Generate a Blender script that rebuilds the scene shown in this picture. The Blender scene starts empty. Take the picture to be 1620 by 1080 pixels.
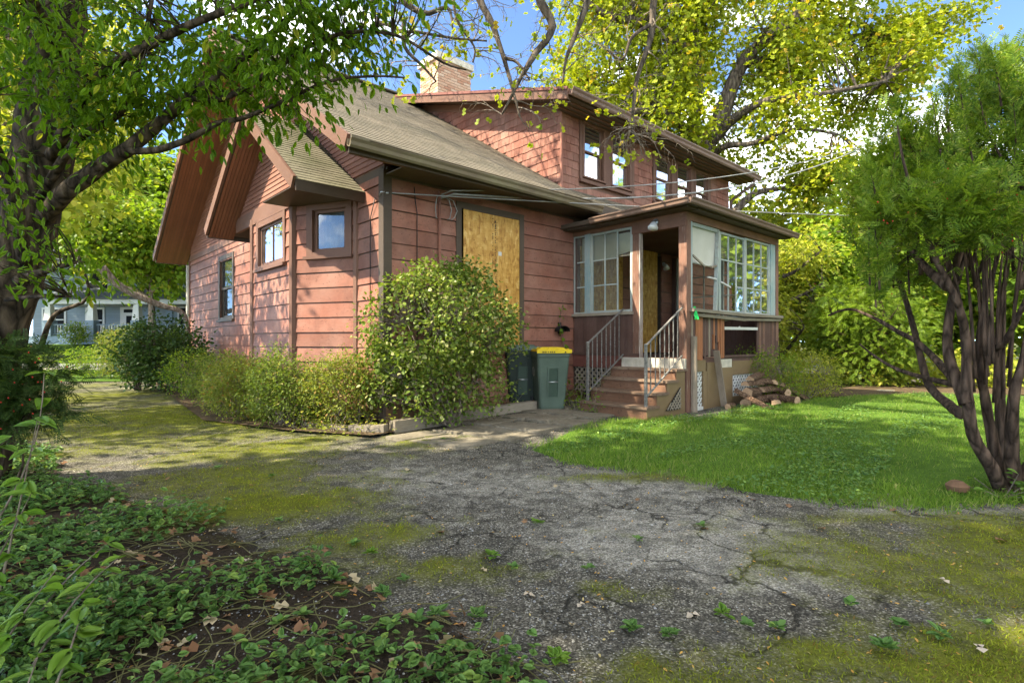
import bpy, math, random
import numpy as np
from mathutils import Vector, Matrix

random.seed(7)
RNG = np.random.default_rng(11)
SC = bpy.context.scene
COL = SC.collection

# ------------------------------------------------------------------ camera, sky, sun, exposure
CAM_H = 1.2
FPX = 861.0                                   # focal length in pixels of a 1620 wide picture
cd = bpy.data.cameras.new('camera')
cam = bpy.data.objects.new('camera', cd); COL.objects.link(cam)
cam.location = (0, 0, CAM_H); cam.rotation_euler = (math.radians(90), 0, 0)
cd.sensor_width = 36.0; cd.lens = FPX / 1620 * 36.0
cd.clip_start = 0.05; cd.clip_end = 2000
SC.camera = cam

HROT = math.atan(861.0 / 945.0)               # house axis A against world X
HA = Vector((math.cos(HROT), math.sin(HROT), 0)); HB = Vector((-math.sin(HROT), math.cos(HROT), 0))
HO = Vector((-1.757, 7.49, 0))                # near corner of the house
SUN = (-1.0 * HA + 0.45 * HB + Vector((0, 0, 1.22))).normalized()

CLOUD_TURN = 0.0
wd = bpy.data.worlds.new('World'); SC.world = wd; wd.use_nodes = True
nt = wd.node_tree; bg = nt.nodes['Background']
sky = nt.nodes.new('ShaderNodeTexSky'); sky.sky_type = 'NISHITA'; sky.sun_disc = False
sky.sun_elevation = math.asin(SUN.z); sky.sun_rotation = math.atan2(SUN.x, SUN.y)
sky.altitude = 2500; sky.air_density = 0.45; sky.dust_density = 0.2; sky.ozone_density = 4.0
# fair-weather cloud all over the sky, made extra bright to light the shade
tc = nt.nodes.new('ShaderNodeTexCoord'); mp = nt.nodes.new('ShaderNodeMapping'); mp.inputs['Location'].default_value = (0, 0, 0.6); mp.inputs['Rotation'].default_value = (0, 0, CLOUD_TURN); mp.inputs['Scale'].default_value = (1.6, 1.6, 4.0)
cn = nt.nodes.new('ShaderNodeTexNoise'); cn.inputs['Scale'].default_value = 1.7; cn.inputs['Detail'].default_value = 7; cn.inputs['Roughness'].default_value = 0.6
cr = nt.nodes.new('ShaderNodeValToRGB'); cr.color_ramp.elements[0].position = 0.49; cr.color_ramp.elements[1].position = 0.63
cr.color_ramp.elements[0].color = (0, 0, 0, 1); cr.color_ramp.elements[1].color = (0.85, 0.85, 0.85, 1)
mx = nt.nodes.new('ShaderNodeMix'); mx.data_type = 'RGBA'
nt.links.new(tc.outputs['Generated'], mp.inputs[0]); nt.links.new(mp.outputs[0], cn.inputs['Vector'])
nt.links.new(cn.outputs['Fac'], cr.inputs[0]); nt.links.new(cr.outputs[0], mx.inputs[0])
nt.links.new(sky.outputs[0], mx.inputs[6]); mx.inputs[7].default_value = (11.0, 10.8, 10.4, 1)
nt.links.new(mx.outputs[2], bg.inputs[0]); bg.inputs[1].default_value = 0.15

sl = bpy.data.lights.new('sun', 'SUN'); sl.energy = 2.8; sl.angle = math.radians(0.55); sl.color = (1.0, 0.93, 0.83)
so = bpy.data.objects.new('sun', sl); COL.objects.link(so)
so.rotation_euler = SUN.to_track_quat('Z', 'Y').to_euler()
SC.view_settings.view_transform = 'Standard'; SC.view_settings.look = 'None'
SC.view_settings.exposure = 2.55; SC.view_settings.gamma = 1.0
SC.cycles.max_bounces = 5; SC.cycles.diffuse_bounces = 2; SC.cycles.glossy_bounces = 2; SC.cycles.transparent_max_bounces = 8
SC.cycles.use_denoising = True
SC.view_settings.use_white_balance = True; SC.view_settings.white_balance_temperature = 7000; SC.view_settings.white_balance_tint = 4

# ------------------------------------------------------------------ helpers
def at(px, py, d):                            # a point seen at (px, py) of the 1620x1080 photograph, d metres ahead
    return Vector(((px - 810) / FPX * d, d, CAM_H + (541 - py) / FPX * d))
def hw(u, v, z=0.0):                          # house coordinates to world
    return HO + u * HA + v * HB + Vector((0, 0, z))
def sst(a, b, x):
    t = np.clip((np.asarray(x, float) - a) / (b - a), 0, 1); return t * t * (3 - 2 * t)
def gz(x, y):                                 # height of the ground
    return 0.12 * sst(5.5, 9.3, y) * sst(-2.5, 0.5, x)
class Sines:
    def __init__(s, n, freq, seed):
        r = np.random.default_rng(seed); s.k = r.normal(size=(n, 3)) * freq; s.p = r.uniform(0, 6.28, n)
    def __call__(s, P):
        return np.sin(P @ s.k.T + s.p).mean(1) * 2.2
def tag(o, label=None, cat=None, group=None, kind=None):
    if label: o['label'] = label
    if cat: o['category'] = cat
    if group: o['group'] = group
    if kind: o['kind'] = kind
    return o
def empty(name, loc=(0, 0, 0), rz=0.0):
    o = bpy.data.objects.new(name, None); COL.objects.link(o); o.location = loc; o.rotation_euler = (0, 0, rz)
    o.empty_display_size = 0.2
    return o
def link(name, me, mat, parent=None):
    o = bpy.data.objects.new(name, me); COL.objects.link(o)
    if mat is not None and not me.materials:
        for m in (mat if isinstance(mat, (list, tuple)) else [mat]): me.materials.append(m)
    if parent: o.parent = parent
    return o
def np_mesh(name, V, F, mat, parent=None, smooth=False):
    V = np.ascontiguousarray(V, dtype=np.float32); F = np.ascontiguousarray(F, dtype=np.int32)
    me = bpy.data.meshes.new(name); m, k = F.shape
    me.vertices.add(len(V)); me.vertices.foreach_set('co', V.ravel())
    me.loops.add(m * k); me.loops.foreach_set('vertex_index', F.ravel())
    me.polygons.add(m); me.polygons.foreach_set('loop_start', np.arange(0, m * k, k, dtype=np.int32))
    me.polygons.foreach_set('use_smooth', np.full(m, bool(smooth)))
    me.update(calc_edges=True)
    return link(name, me, mat, parent)
class MB:
    def __init__(s): s.v = []; s.f = []; s.m = []
    def add(s, vs, fs, mi=0):
        b = len(s.v); s.v += [tuple(p) for p in vs]; s.f += [tuple(b + i for i in f) for f in fs]; s.m += [mi] * len(fs); return s
    def hexa(s, p, mi=0):                     # 8 corners: bottom ring 0-3, top ring 4-7
        return s.add(p, [(3, 2, 1, 0), (4, 5, 6, 7), (0, 1, 5, 4), (1, 2, 6, 5), (2, 3, 7, 6), (3, 0, 4, 7)], mi)
    def box(s, x0, x1, y0, y1, z0, z1, mi=0, fr=None):
        if x0 > x1: x0, x1 = x1, x0
        if y0 > y1: y0, y1 = y1, y0
        p = [(x0, y0, z0), (x1, y0, z0), (x1, y1, z0), (x0, y1, z0), (x0, y0, z1), (x1, y0, z1), (x1, y1, z1), (x0, y1, z1)]
        if fr: p = [fr(*q) for q in p]
        return s.hexa(p, mi)
    def bar(s, a, b, w, h, up=(0, 0, 1), mi=0):
        a = Vector(a); b = Vector(b); d = (b - a).normalized(); up = Vector(up)
        if abs(d.dot(up)) > 0.98: up = Vector((1, 0, 0))
        sd = d.cross(up).normalized(); up = sd.cross(d)
        c = [sd * w / 2 + up * h / 2, sd * -w / 2 + up * h / 2, sd * -w / 2 - up * h / 2, sd * w / 2 - up * h / 2]
        return s.hexa([a + q for q in c] + [b + q for q in c], mi)
    def prism(s, poly, ext, mi=0):            # polygon of 3D points pushed along ext
        n = len(poly); e = Vector(ext); A = [Vector(p) for p in poly]
        return s.add(A + [p + e for p in A], [tuple(range(n))[::-1], tuple(range(n, 2 * n))] + [(i, (i + 1) % n, n + (i + 1) % n, n + i) for i in range(n)], mi)
    def tube(s, pts, rad, n=6, mi=0, jit=0.0, cap=True):
        pts = [Vector(p) for p in pts]; k = len(pts)
        if not isinstance(rad, (list, tuple)): rad = [rad] * k
        vs = []; ref = None
        for i in range(k):
            d = (pts[min(i + 1, k - 1)] - pts[max(i - 1, 0)]); d = d.normalized() if d.length > 1e-9 else Vector((0, 0, 1))
            if ref is None: ref = d.orthogonal().normalized()
            ref = (ref - d * ref.dot(d)); ref = ref.normalized() if ref.length > 1e-6 else d.orthogonal().normalized()
            o = d.cross(ref)
            for j in range(n):
                a = 6.28318 * j / n; r = rad[i] * (1 + random.uniform(-jit, jit))
                vs.append(pts[i] + (ref * math.cos(a) + o * math.sin(a)) * r)
        fs = [(i * n + j, i * n + (j + 1) % n, (i + 1) * n + (j + 1) % n, (i + 1) * n + j) for i in range(k - 1) for j in range(n)]
        if cap: fs += [tuple(range(n))[::-1], tuple((k - 1) * n + j for j in range(n))]
        return s.add(vs, fs, mi)
    def lathe(s, prof, n=16, c=(0, 0, 0), mi=0):
        c = Vector(c); vs = [c + Vector((r * math.cos(6.28318 * j / n), r * math.sin(6.28318 * j / n), z)) for r, z in prof for j in range(n)]
        k = len(prof)
        fs = [(i * n + j, i * n + (j + 1) % n, (i + 1) * n + (j + 1) % n, (i + 1) * n + j) for i in range(k - 1) for j in range(n)]
        fs += [tuple(range(n))[::-1], tuple((k - 1) * n + j for j in range(n))]
        return s.add(vs, fs, mi)
    def build(s, name, mat, parent=None, smooth=False):
        me = bpy.data.meshes.new(name); me.from_pydata(s.v, [], s.f)
        if isinstance(mat, (list, tuple)):
            for m in mat: me.materials.append(m)
            me.polygons.foreach_set('material_index', s.m)
        else: me.materials.append(mat)
        me.polygons.foreach_set('use_smooth', [bool(smooth)] * len(s.f))
        me.update()
        return link(name, me, None, parent)

# ------------------------------------------------------------------ materials
def srgb(r, g, b):
    f = lambda c: (c / 255 / 12.92) if c <= 10 else ((c / 255 + 0.055) / 1.055) ** 2.4
    return (f(r), f(g), f(b), 1)
def new_mat(name):
    m = bpy.data.materials.new(name); m.use_nodes = True; t = m.node_tree
    return m, t, t.nodes['Principled BSDF']
def N(t, kind, **kw):
    n = t.nodes.new(kind)
    for k, v in kw.items():
        if k in n.inputs: n.inputs[k].default_value = v
        else: setattr(n, k, v)
    return n
def ramp(t, fac, stops):
    r = N(t, 'ShaderNodeValToRGB'); e = r.color_ramp.elements
    while len(e) < len(stops): e.new(0.5)
    for i, (p, c) in enumerate(stops):
        e[i].position = p; e[i].color = c if not isinstance(c, (int, float)) else (c, c, c, 1)
    t.links.new(fac, r.inputs[0]); return r.outputs[0]
def mixc(t, fac, a, b, blend='MIX'):
    n = N(t, 'ShaderNodeMix', data_type='RGBA', blend_type=blend)
    for s, i in ((fac, 0), (a, 6), (b, 7)):
        if hasattr(s, 'is_output'): t.links.new(s, n.inputs[i])
        else: n.inputs[i].default_value = s
    return n.outputs[2]
def math_(t, op, a, b=0.0, c=None):
    n = N(t, 'ShaderNodeMath', operation=op)
    for i, s in enumerate((a, b, c)):
        if s is None: continue
        if hasattr(s, 'is_output'): t.links.new(s, n.inputs[i])
        else: n.inputs[i].default_value = s
    return n.outputs[0]
def coord(t, scale=(1, 1, 1), out='Object', rot=(0, 0, 0)):
    c = N(t, 'ShaderNodeTexCoord'); m = N(t, 'ShaderNodeMapping'); m.inputs['Scale'].default_value = scale; m.inputs['Rotation'].default_value = rot
    t.links.new(c.outputs[out], m.inputs[0]); return m.outputs[0]
def noise(t, vec, scale, detail=4, rough=0.55, dist=0.0):
    n = N(t, 'ShaderNodeTexNoise', Scale=scale, Detail=detail, Roughness=rough, Distortion=dist); t.links.new(vec, n.inputs['Vector']); return n.outputs['Fac']
def bump(t, h, p, strength=0.4, dist=0.01):
    b = N(t, 'ShaderNodeBump', Strength=strength, Distance=dist); t.links.new(h, b.inputs['Height']); t.links.new(b.outputs[0], p.inputs['Normal'])

def paint(name, col, worn, amount=0.35, rough=0.6, stretch=(1.2, 1.2, 14), grain=0.25, peel=None, peel_at=0.62, rnd=0.25, stain_shade=0.0, relief=0.18):
    """old paint on wood: grain along the board, faded patches, and where peel is given bare flecks"""
    m, t, p = new_mat(name)
    v = coord(t, stretch); v1 = coord(t)
    g = noise(t, v, 9, 5, 0.65); big = noise(t, v1, 1.3, 4, 0.6)
    c = mixc(t, ramp(t, big, [(0.38, 0.0), (0.72, amount)]), col, worn)
    oi = N(t, 'ShaderNodeObjectInfo')
    br = math_(t, 'MULTIPLY_ADD', oi.outputs['Random'], rnd, 1 - rnd / 2)
    gr = math_(t, 'MULTIPLY_ADD', g, grain * 2, 1 - grain)
    c = mixc(t, 1.0, c, mixc(t, 1.0, N_rgb(t, br), N_rgb(t, gr), 'MULTIPLY'), 'MULTIPLY')
    if peel:
        pn = noise(t, coord(t, (stretch[0] * 2.2, stretch[1] * 2.2, stretch[2] * 0.3)), 7, 7, 0.7)
        c = mixc(t, ramp(t, pn, [(peel_at, 0.0), (peel_at + 0.05, 1.0)]), c, peel)
    if stain_shade:                                 # rain streaks and old dirt; on the roofs, painted streaks of shade
        sn = math_(t, 'MULTIPLY_ADD', noise(t, coord(t, (1.4, 1.4, 1.4)), 1.6, 6, 0.7), 0.6, math_(t, 'MULTIPLY', noise(t, coord(t), 3.5, 6, 0.7), 0.4))
        c = mixc(t, ramp(t, sn, [(0.47, 0.0), (0.66, stain_shade)]), c, tuple(x * 0.33 for x in col[:3]) + (1,))
    t.links.new(c, p.inputs['Base Color']); p.inputs['Roughness'].default_value = rough
    p.inputs['Specular IOR Level'].default_value = 0.12
    if relief: bump(t, g, p, relief, 0.004)
    return m
def N_rgb(t, s):
    n = N(t, 'ShaderNodeCombineColor')
    for i in range(3): t.links.new(s, n.inputs[i])
    return n.outputs[0]
def plain(name, col, rough=0.6, metal=0.0, var=0.15, scale=6):
    m, t, p = new_mat(name)
    n = noise(t, coord(t), scale, 5, 0.6)
    c = mixc(t, ramp(t, n, [(0.3, 0.0), (0.75, 1.0)]), tuple(x * (1 - var) for x in col[:3]) + (1,), tuple(min(1, x * (1 + var)) for x in col[:3]) + (1,))
    t.links.new(c, p.inputs['Base Color']); p.inputs['Roughness'].default_value = rough; p.inputs['Metallic'].default_value = metal; p.inputs['Specular IOR Level'].default_value = 0.25
    bump(t, n, p, 0.1, 0.004)
    return m
def leaf_mat(name, c1, c2, c3=None, trans=0.35, rough=0.45, rare=0.9):
    """leaves: each leaf its own tint between c1 and c2, a few c3; light also comes through"""
    m, t, p = new_mat(name)
    ge = N(t, 'ShaderNodeNewGeometry'); r = ge.outputs['Random Per Island']
    st = [(0.0, c1), (rare * 0.98, c2)] + ([(rare, c3), (1.0, c3)] if c3 else [])
    c = ramp(t, r, st)
    pn = noise(t, coord(t), 0.7, 2)
    c = mixc(t, ramp(t, pn, [(0.35, 0.0), (0.7, 0.35)]), c, c2)
    t.links.new(c, p.inputs['Base Color']); p.inputs['Roughness'].default_value = rough; p.inputs['Specular IOR Level'].default_value = 0.14
    tr = N(t, 'ShaderNodeBsdfTranslucent'); t.links.new(mixc(t, 1.0, c, (1.5, 1.5, 0.7, 1), 'MULTIPLY'), tr.inputs[0])
    ms = N(t, 'ShaderNodeMixShader', Fac=trans); t.links.new(p.outputs[0], ms.inputs[1]); t.links.new(tr.outputs[0], ms.inputs[2])
    t.links.new(ms.outputs[0], t.nodes['Material Output'].inputs[0])
    return m
def bark_mat(name, c1, c2, scale=6, st=(1, 1, 0.22), strength=0.8):
    m, t, p = new_mat(name)
    v = coord(t, st); n1 = noise(t, v, scale * 2, 7, 0.7, 0.6)
    vo = N(t, 'ShaderNodeTexVoronoi', feature='DISTANCE_TO_EDGE', Scale=scale * 1.6); t.links.new(v, vo.inputs['Vector'])
    h = math_(t, 'MULTIPLY_ADD', n1, 0.6, math_(t, 'MINIMUM', vo.outputs['Distance'], 0.4))
    c = ramp(t, h, [(0.25, c1), (0.75, c2)])
    t.links.new(c, p.inputs['Base Color']); p.inputs['Roughness'].default_value = 0.95; p.inputs['Specular IOR Level'].default_value = 0.08
    bump(t, h, p, min(1.0, strength * 1.3), 0.05)
    return m
def glass_mat(name, tint=(0.85, 0.9, 0.9, 1), dust=0.05, ior=1.5):
    m, t, p = new_mat(name)
    t.nodes.remove(p)
    tr = N(t, 'ShaderNodeBsdfTransparent', Color=tint); gl = N(t, 'ShaderNodeBsdfGlossy', Roughness=0.03)
    df = N(t, 'ShaderNodeBsdfDiffuse', Color=(0.6, 0.6, 0.55, 1))
    fr = N(t, 'ShaderNodeFresnel', IOR=ior)
    wav = noise(t, coord(t), 3.0, 2); b = N(t, 'ShaderNodeBump', Strength=0.06, Distance=0.02); t.links.new(wav, b.inputs['Height'])
    t.links.new(b.outputs[0], gl.inputs['Normal'])
    a = N(t, 'ShaderNodeMixShader'); t.links.new(fr.outputs[0], a.inputs[0]); t.links.new(tr.outputs[0], a.inputs[1]); t.links.new(gl.outputs[0], a.inputs[2])
    d = N(t, 'ShaderNodeMixShader'); t.links.new(math_(t, 'MULTIPLY', noise(t, coord(t), 5, 5), dust * 2), d.inputs[0])
    t.links.new(a.outputs[0], d.inputs[1]); t.links.new(df.outputs[0], d.inputs[2])
    t.links.new(d.outputs[0], t.nodes['Material Output'].inputs[0])
    return m

M = {}
M['siding'] = paint('red brown siding paint', (0.25, 0.100, 0.065, 1), (0.31, 0.165, 0.12, 1), 0.9, 0.55, (1.2, 1.2, 14), 0.3, (0.135, 0.062, 0.042, 1), 0.60, 0.35, 0.55)
M['clap'] = paint('red brown clapboard paint', (0.24, 0.105, 0.07, 1), (0.32, 0.165, 0.12, 1), 0.5, 0.55)
M['trim'] = paint('brown trim paint', (0.15, 0.078, 0.053, 1), (0.22, 0.12, 0.085, 1), 0.5, 0.55)
M['darktrim'] = paint('dark olive brown trim', (0.085, 0.062, 0.045, 1), (0.12, 0.085, 0.06, 1), 0.5, 0.5)
M['soffit'] = paint('brown beadboard soffit', (0.27, 0.115, 0.062, 1), (0.2, 0.085, 0.05, 1), 0.6, 0.5)
M['shake'] = paint('red stained shingle', (0.235, 0.095, 0.066, 1), (0.36, 0.225, 0.17, 1), 0.55, 0.75, (7, 7, 1.0), 0.4, rnd=0.4)
M['roof'] = paint('weathered grey roof shingle', (0.20, 0.165, 0.122, 1), (0.125, 0.11, 0.08, 1), 0.95, 0.85, (2.5, 1.2, 1.2), 0.3, relief=0.02, stain_shade=0.35)  # last value lays streaks of shade into the roof colour
M['mossroof'] = paint('mossy grey roof shingle', (0.185, 0.16, 0.112, 1), (0.12, 0.115, 0.065, 1), 0.9, 0.85, (2.5, 1.2, 1.2), 0.3, relief=0.02, stain_shade=0.35)
M['gutter'] = paint('brown gutter', (0.15, 0.092, 0.066, 1), (0.22, 0.15, 0.11, 1), 0.6, 0.5)
M['oldgutter'] = paint('algae stained gutter', (0.16, 0.12, 0.075, 1), (0.23, 0.2, 0.11, 1), 0.8, 0.6)
M['dark'] = plain('unlit interior black', (0.012, 0.012, 0.012, 1), 0.9)  # near-black paints the shade inside rooms and under the porch
M['darkwood'] = paint('dark weathered board', (0.10, 0.055, 0.043, 1), (0.15, 0.10, 0.08, 1), 0.7, 0.8, (12, 12, 1.0), 0.4)
M['peel'] = paint('peeling brown paint', (0.15, 0.08, 0.055, 1), (0.30, 0.15, 0.1, 1), 0.7, 0.7, (10, 10, 1.2), 0.35, (0.42, 0.36, 0.28, 1), 0.6)
M['peelh'] = paint('peeling brown beam paint', (0.17, 0.09, 0.06, 1), (0.32, 0.16, 0.1, 1), 0.7, 0.7, (1.3, 1.3, 10), 0.35, (0.45, 0.38, 0.26, 1), 0.66)
M['peelw'] = paint('flaking white jamb paint', (0.42, 0.36, 0.30, 1), (0.5, 0.46, 0.4, 1), 0.7, 0.7, (10, 10, 1.2), 0.35, (0.16, 0.085, 0.06, 1), 0.5)
M['orange'] = paint('orange brown beadboard', (0.36, 0.14, 0.06, 1), (0.2, 0.08, 0.045, 1), 0.6, 0.6, (12, 12, 1), 0.3)
M['greywood'] = paint('bare grey wood', (0.22, 0.18, 0.13, 1), (0.34, 0.29, 0.22, 1), 0.7, 0.85, (1.2, 1.2, 10), 0.4)
M['greypost'] = paint('bare grey upright', (0.24, 0.185, 0.13, 1), (0.36, 0.29, 0.22, 1), 0.7, 0.85, (12, 12, 1.2), 0.4)
M['mint'] = paint('mint green sash paint', (0.36, 0.41, 0.37, 1), (0.50, 0.49, 0.42, 1), 0.9, 0.55, (8, 8, 1.5), 0.25, (0.26, 0.21, 0.155, 1), 0.56)
M['teal'] = paint('teal flaking sash paint', (0.24, 0.34, 0.34, 1), (0.42, 0.45, 0.42, 1), 0.9, 0.55, (8, 8, 1.5), 0.25, (0.42, 0.38, 0.31, 1), 0.55)
M['white'] = paint('off white paint', (0.62, 0.60, 0.55, 1), (0.45, 0.42, 0.37, 1), 0.5, 0.6)
M['olive'] = paint('olive brown skirt paint', (0.19, 0.125, 0.062, 1), (0.24, 0.165, 0.09, 1), 0.6, 0.6, (1, 1, 1), 0.12, (0.42, 0.36, 0.27, 1), 0.72)
M['maroon'] = paint('maroon skirt paint', (0.17, 0.065, 0.05, 1), (0.22, 0.1, 0.08, 1), 0.5, 0.6)
M['step'] = paint('brown step paint', (0.155, 0.080, 0.048, 1), (0.22, 0.125, 0.08, 1), 0.8, 0.6, (1.2, 1.2, 8), 0.35, (0.10, 0.055, 0.038, 1), 0.58)
M['tread'] = paint('worn brown tread', (0.17, 0.105, 0.068, 1), (0.28, 0.20, 0.14, 1), 0.9, 0.75, (1.2, 1.2, 8), 0.4, (0.12, 0.07, 0.05, 1), 0.57)
M['curtain'] = plain('white curtain cloth', (0.30, 0.30, 0.285, 1), 0.9, 0, 0.08)
M['paleblind'] = plain('pale upstairs blind', (0.66, 0.66, 0.62, 1), 0.9, 0, 0.08)
M['greycurtain'] = plain('grey green curtain', (0.15, 0.165, 0.125, 1), 0.9, 0, 0.2)
M['blind'] = paint('yellowed roller blind', (0.60, 0.57, 0.48, 1), (0.45, 0.42, 0.34, 1), 0.6, 0.9, (30, 30, 2), 0.15)
M['glass'] = glass_mat('window glass', (0.7, 0.76, 0.78, 1), 0.03, 1.42)
M['oldglass'] = glass_mat('dusty porch glass', (0.88, 0.9, 0.86, 1), 0.07, 1.32)
M['iron'] = plain('worn grey iron', (0.20, 0.185, 0.165, 1), 0.55, 0.3, 0.45, 30)
M['darkiron'] = plain('black iron', (0.02, 0.02, 0.02, 1), 0.5, 0.3)
M['cable'] = plain('weathered cable', (0.30, 0.29, 0.27, 1), 0.6, 0, 0.4, 3)
M['galv'] = plain('galvanised metal', (0.5, 0.5, 0.5, 1), 0.35, 0.8)
M['lampglass'] = plain('milky lamp glass', (0.7, 0.68, 0.62, 1), 0.25)
M['fdn'] = plain('brown foundation board', (0.16, 0.085, 0.045, 1), 0.8)
M['mortar'] = plain('chimney mortar', (0.36, 0.32, 0.27, 1), 0.95)
M['cap'] = plain('chimney cap stone', (0.52, 0.46, 0.36, 1), 0.9, 0, 0.3)

def brick_mat():
    m, t, p = new_mat('chimney brick')
    r = N(t, 'ShaderNodeNewGeometry').outputs['Random Per Island']
    c = ramp(t, r, [(0.0, (0.36, 0.17, 0.1, 1)), (0.5, (0.46, 0.27, 0.17, 1)), (1.0, (0.52, 0.36, 0.25, 1))])
    t.links.new(c, p.inputs['Base Color']); p.inputs['Roughness'].default_value = 0.9
    bump(t, noise(t, coord(t), 40, 4), p, 0.4, 0.01); return m
M['brick'] = brick_mat()
def osb_mat():
    m, t, p = new_mat('oriented strand board')
    v = coord(t, (1, 1, 1)); w = noise(t, v, 4, 3); 
    cs = []
    for i, (sc, rot) in enumerate((((26, 26, 9), (0, 0.5, 0)), ((30, 30, 11), (0, -0.7, 0)), ((11, 11, 30), (0, 0.25, 0)))):
        vo = N(t, 'ShaderNodeTexVoronoi', Scale=1.0); t.links.new(coord(t, sc, 'Object', rot), vo.inputs['Vector'])
        s = N(t, 'ShaderNodeSeparateColor'); t.links.new(vo.outputs['Color'], s.inputs[0]); cs.append(s.outputs[i])
    f = math_(t, 'MULTIPLY_ADD', cs[0], 0.5, math_(t, 'MULTIPLY_ADD', cs[1], 0.35, math_(t, 'MULTIPLY', cs[2], 0.25)))
    c = ramp(t, f, [(0.1, (0.30, 0.12, 0.015, 1)), (0.45, (0.50, 0.25, 0.045, 1)), (0.75, (0.58, 0.32, 0.07, 1)), (1.0, (0.70, 0.45, 0.15, 1))])
    t.links.new(c, p.inputs['Base Color']); p.inputs['Roughness'].default_value = 0.6
    bump(t, f, p, 0.15, 0.003); return m
M['osb'] = osb_mat()

# ------------------------------------------------------------------ the ground
MOSS = [(-5.0, 8.6, 3.6, 3.0, 0.62), (-3.2, 6.4, 2.2, 1.7, 0.60), (-2.4, 4.9, 1.4, 1.1, 0.50), (-7.0, 8.0, 2.4, 2.6, 0.62), (-8.5, 12, 3.6, 4.0, 0.55), (-1.75, 3.95, 0.9, 0.6, 0.60), (-1.1, 3.3, 0.7, 0.35, 0.44), (-1.6, 6.6, 1.3, 0.9, 0.42), (-12, 14, 3, 4, 0.45),
        (2.3, 2.9, 0.9, 0.7, 0.62), (3.0, 3.2, 1.2, 0.5, 0.58), (1.7, 2.0, 1.1, 0.36, 0.60), (0.75, 1.95, 0.7, 0.28, 0.54), (0.45, 2.6, 0.5, 0.22, 0.38), (-0.3, 2.85, 0.6, 0.3, 0.44), (1.15, 4.75, 1.0, 0.16, 0.44), (2.6, 3.65, 1.0, 0.15, 0.44), (1.5, 1.6, 1.8, 0.35, 0.6), (3.3, 2.4, 0.9, 0.7, 0.62)]
LIGHT = [(0.95, 3.35, 0.75, 0.55, 0.7), (-0.2, 4.6, 0.9, 0.7, 0.45), (0.6, 4.4, 1.0, 0.7, 0.35), (1.25, 2.95, 0.5, 0.35, 0.6), (2.9, 3.9, 0.9, 0.3, 0.3), (-1.2, 5.0, 0.8, 0.6, 0.3), (1.7, 3.1, 0.4, 0.3, 0.35), (-7.8, 14.0, 3, 1.5, 0.55)]
EDGE = [(-9.0, 10.4), (-7.2, 8.2), (-5.4, 6.2), (-3.9, 4.9), (-2.75, 4.05), (-1.75, 3.4), (-1.1, 2.9), (-0.55, 2.45), (-0.1, 2.22), (0.25, 1.95), (0.5, 1.6), (0.6, 1.0)]
n_lo = Sines(12, 1.6, 3); n_mid = Sines(14, 5.0, 4); n_hi = Sines(16, 16.0, 5); n_big = Sines(9, 0.5, 6)
def field(P, lst):
    f = np.zeros(len(P))
    for x, y, rx, ry, w in lst:
        f = np.maximum(f, w * np.exp(-(((P[:, 0] - x) / rx) ** 2 + ((P[:, 1] - y) / ry) ** 2)))
    return f
def nz(P, a=0.5, b=0.3, c=0.2):
    Q = np.column_stack([P[:, 0], P[:, 1], np.zeros(len(P))]); return a * n_lo(Q) + b * n_mid(Q) + c * n_hi(Q)
def moss_at(P): return np.clip(1.25 * field(P, MOSS) + 0.36 * nz(P, 0.5, 0.55, 0.45), 0, 1)
def light_at(P): return np.clip(field(P, LIGHT) + 0.3 * nz(P, 0.5, 0.4, 0.1), 0, 1)
ex = np.array([e[0] for e in EDGE]); ey = np.array([e[1] for e in EDGE])
def soil_at(P):                               # 1 inside the planted strip left of the drive
    yb = np.interp(P[:, 0], ex, ey); d = (yb - P[:, 1]) + 0.30 * nz(P)
    d = np.where(P[:, 0] > 0.6, -1.0, d)
    return sst(-0.3, 0.35, d)
def graded(a, b, n, c, s):
    t = np.linspace(-1, 1, n); w = np.sinh(t * s) / math.sinh(s); return np.where(w < 0, c + w * (c - a), c + w * (b - c))
gx = graded(-17, 12, 520, 0.3, 2.6); gy = 0.7 + (np.geomspace(1, 14, 330) - 1) / 13 * 23
X, Y = np.meshgrid(gx, gy); P2 = np.column_stack([X.ravel(), Y.ravel()])
mo = moss_at(P2); soi = soil_at(P2); li = light_at(P2)
Q = np.column_stack([P2, np.zeros(len(P2))])
Z = gz(P2[:, 0], P2[:, 1]) + mo * (0.014 + 0.014 * n_mid(Q) + 0.010 * n_hi(Q)) + 0.012 * n_lo(Q) * sst(0, 2, P2[:, 1]) + 0.004 * n_mid(Q) + soi * (0.02 + 0.012 * n_mid(Q) + 0.006 * n_hi(Q))
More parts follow.
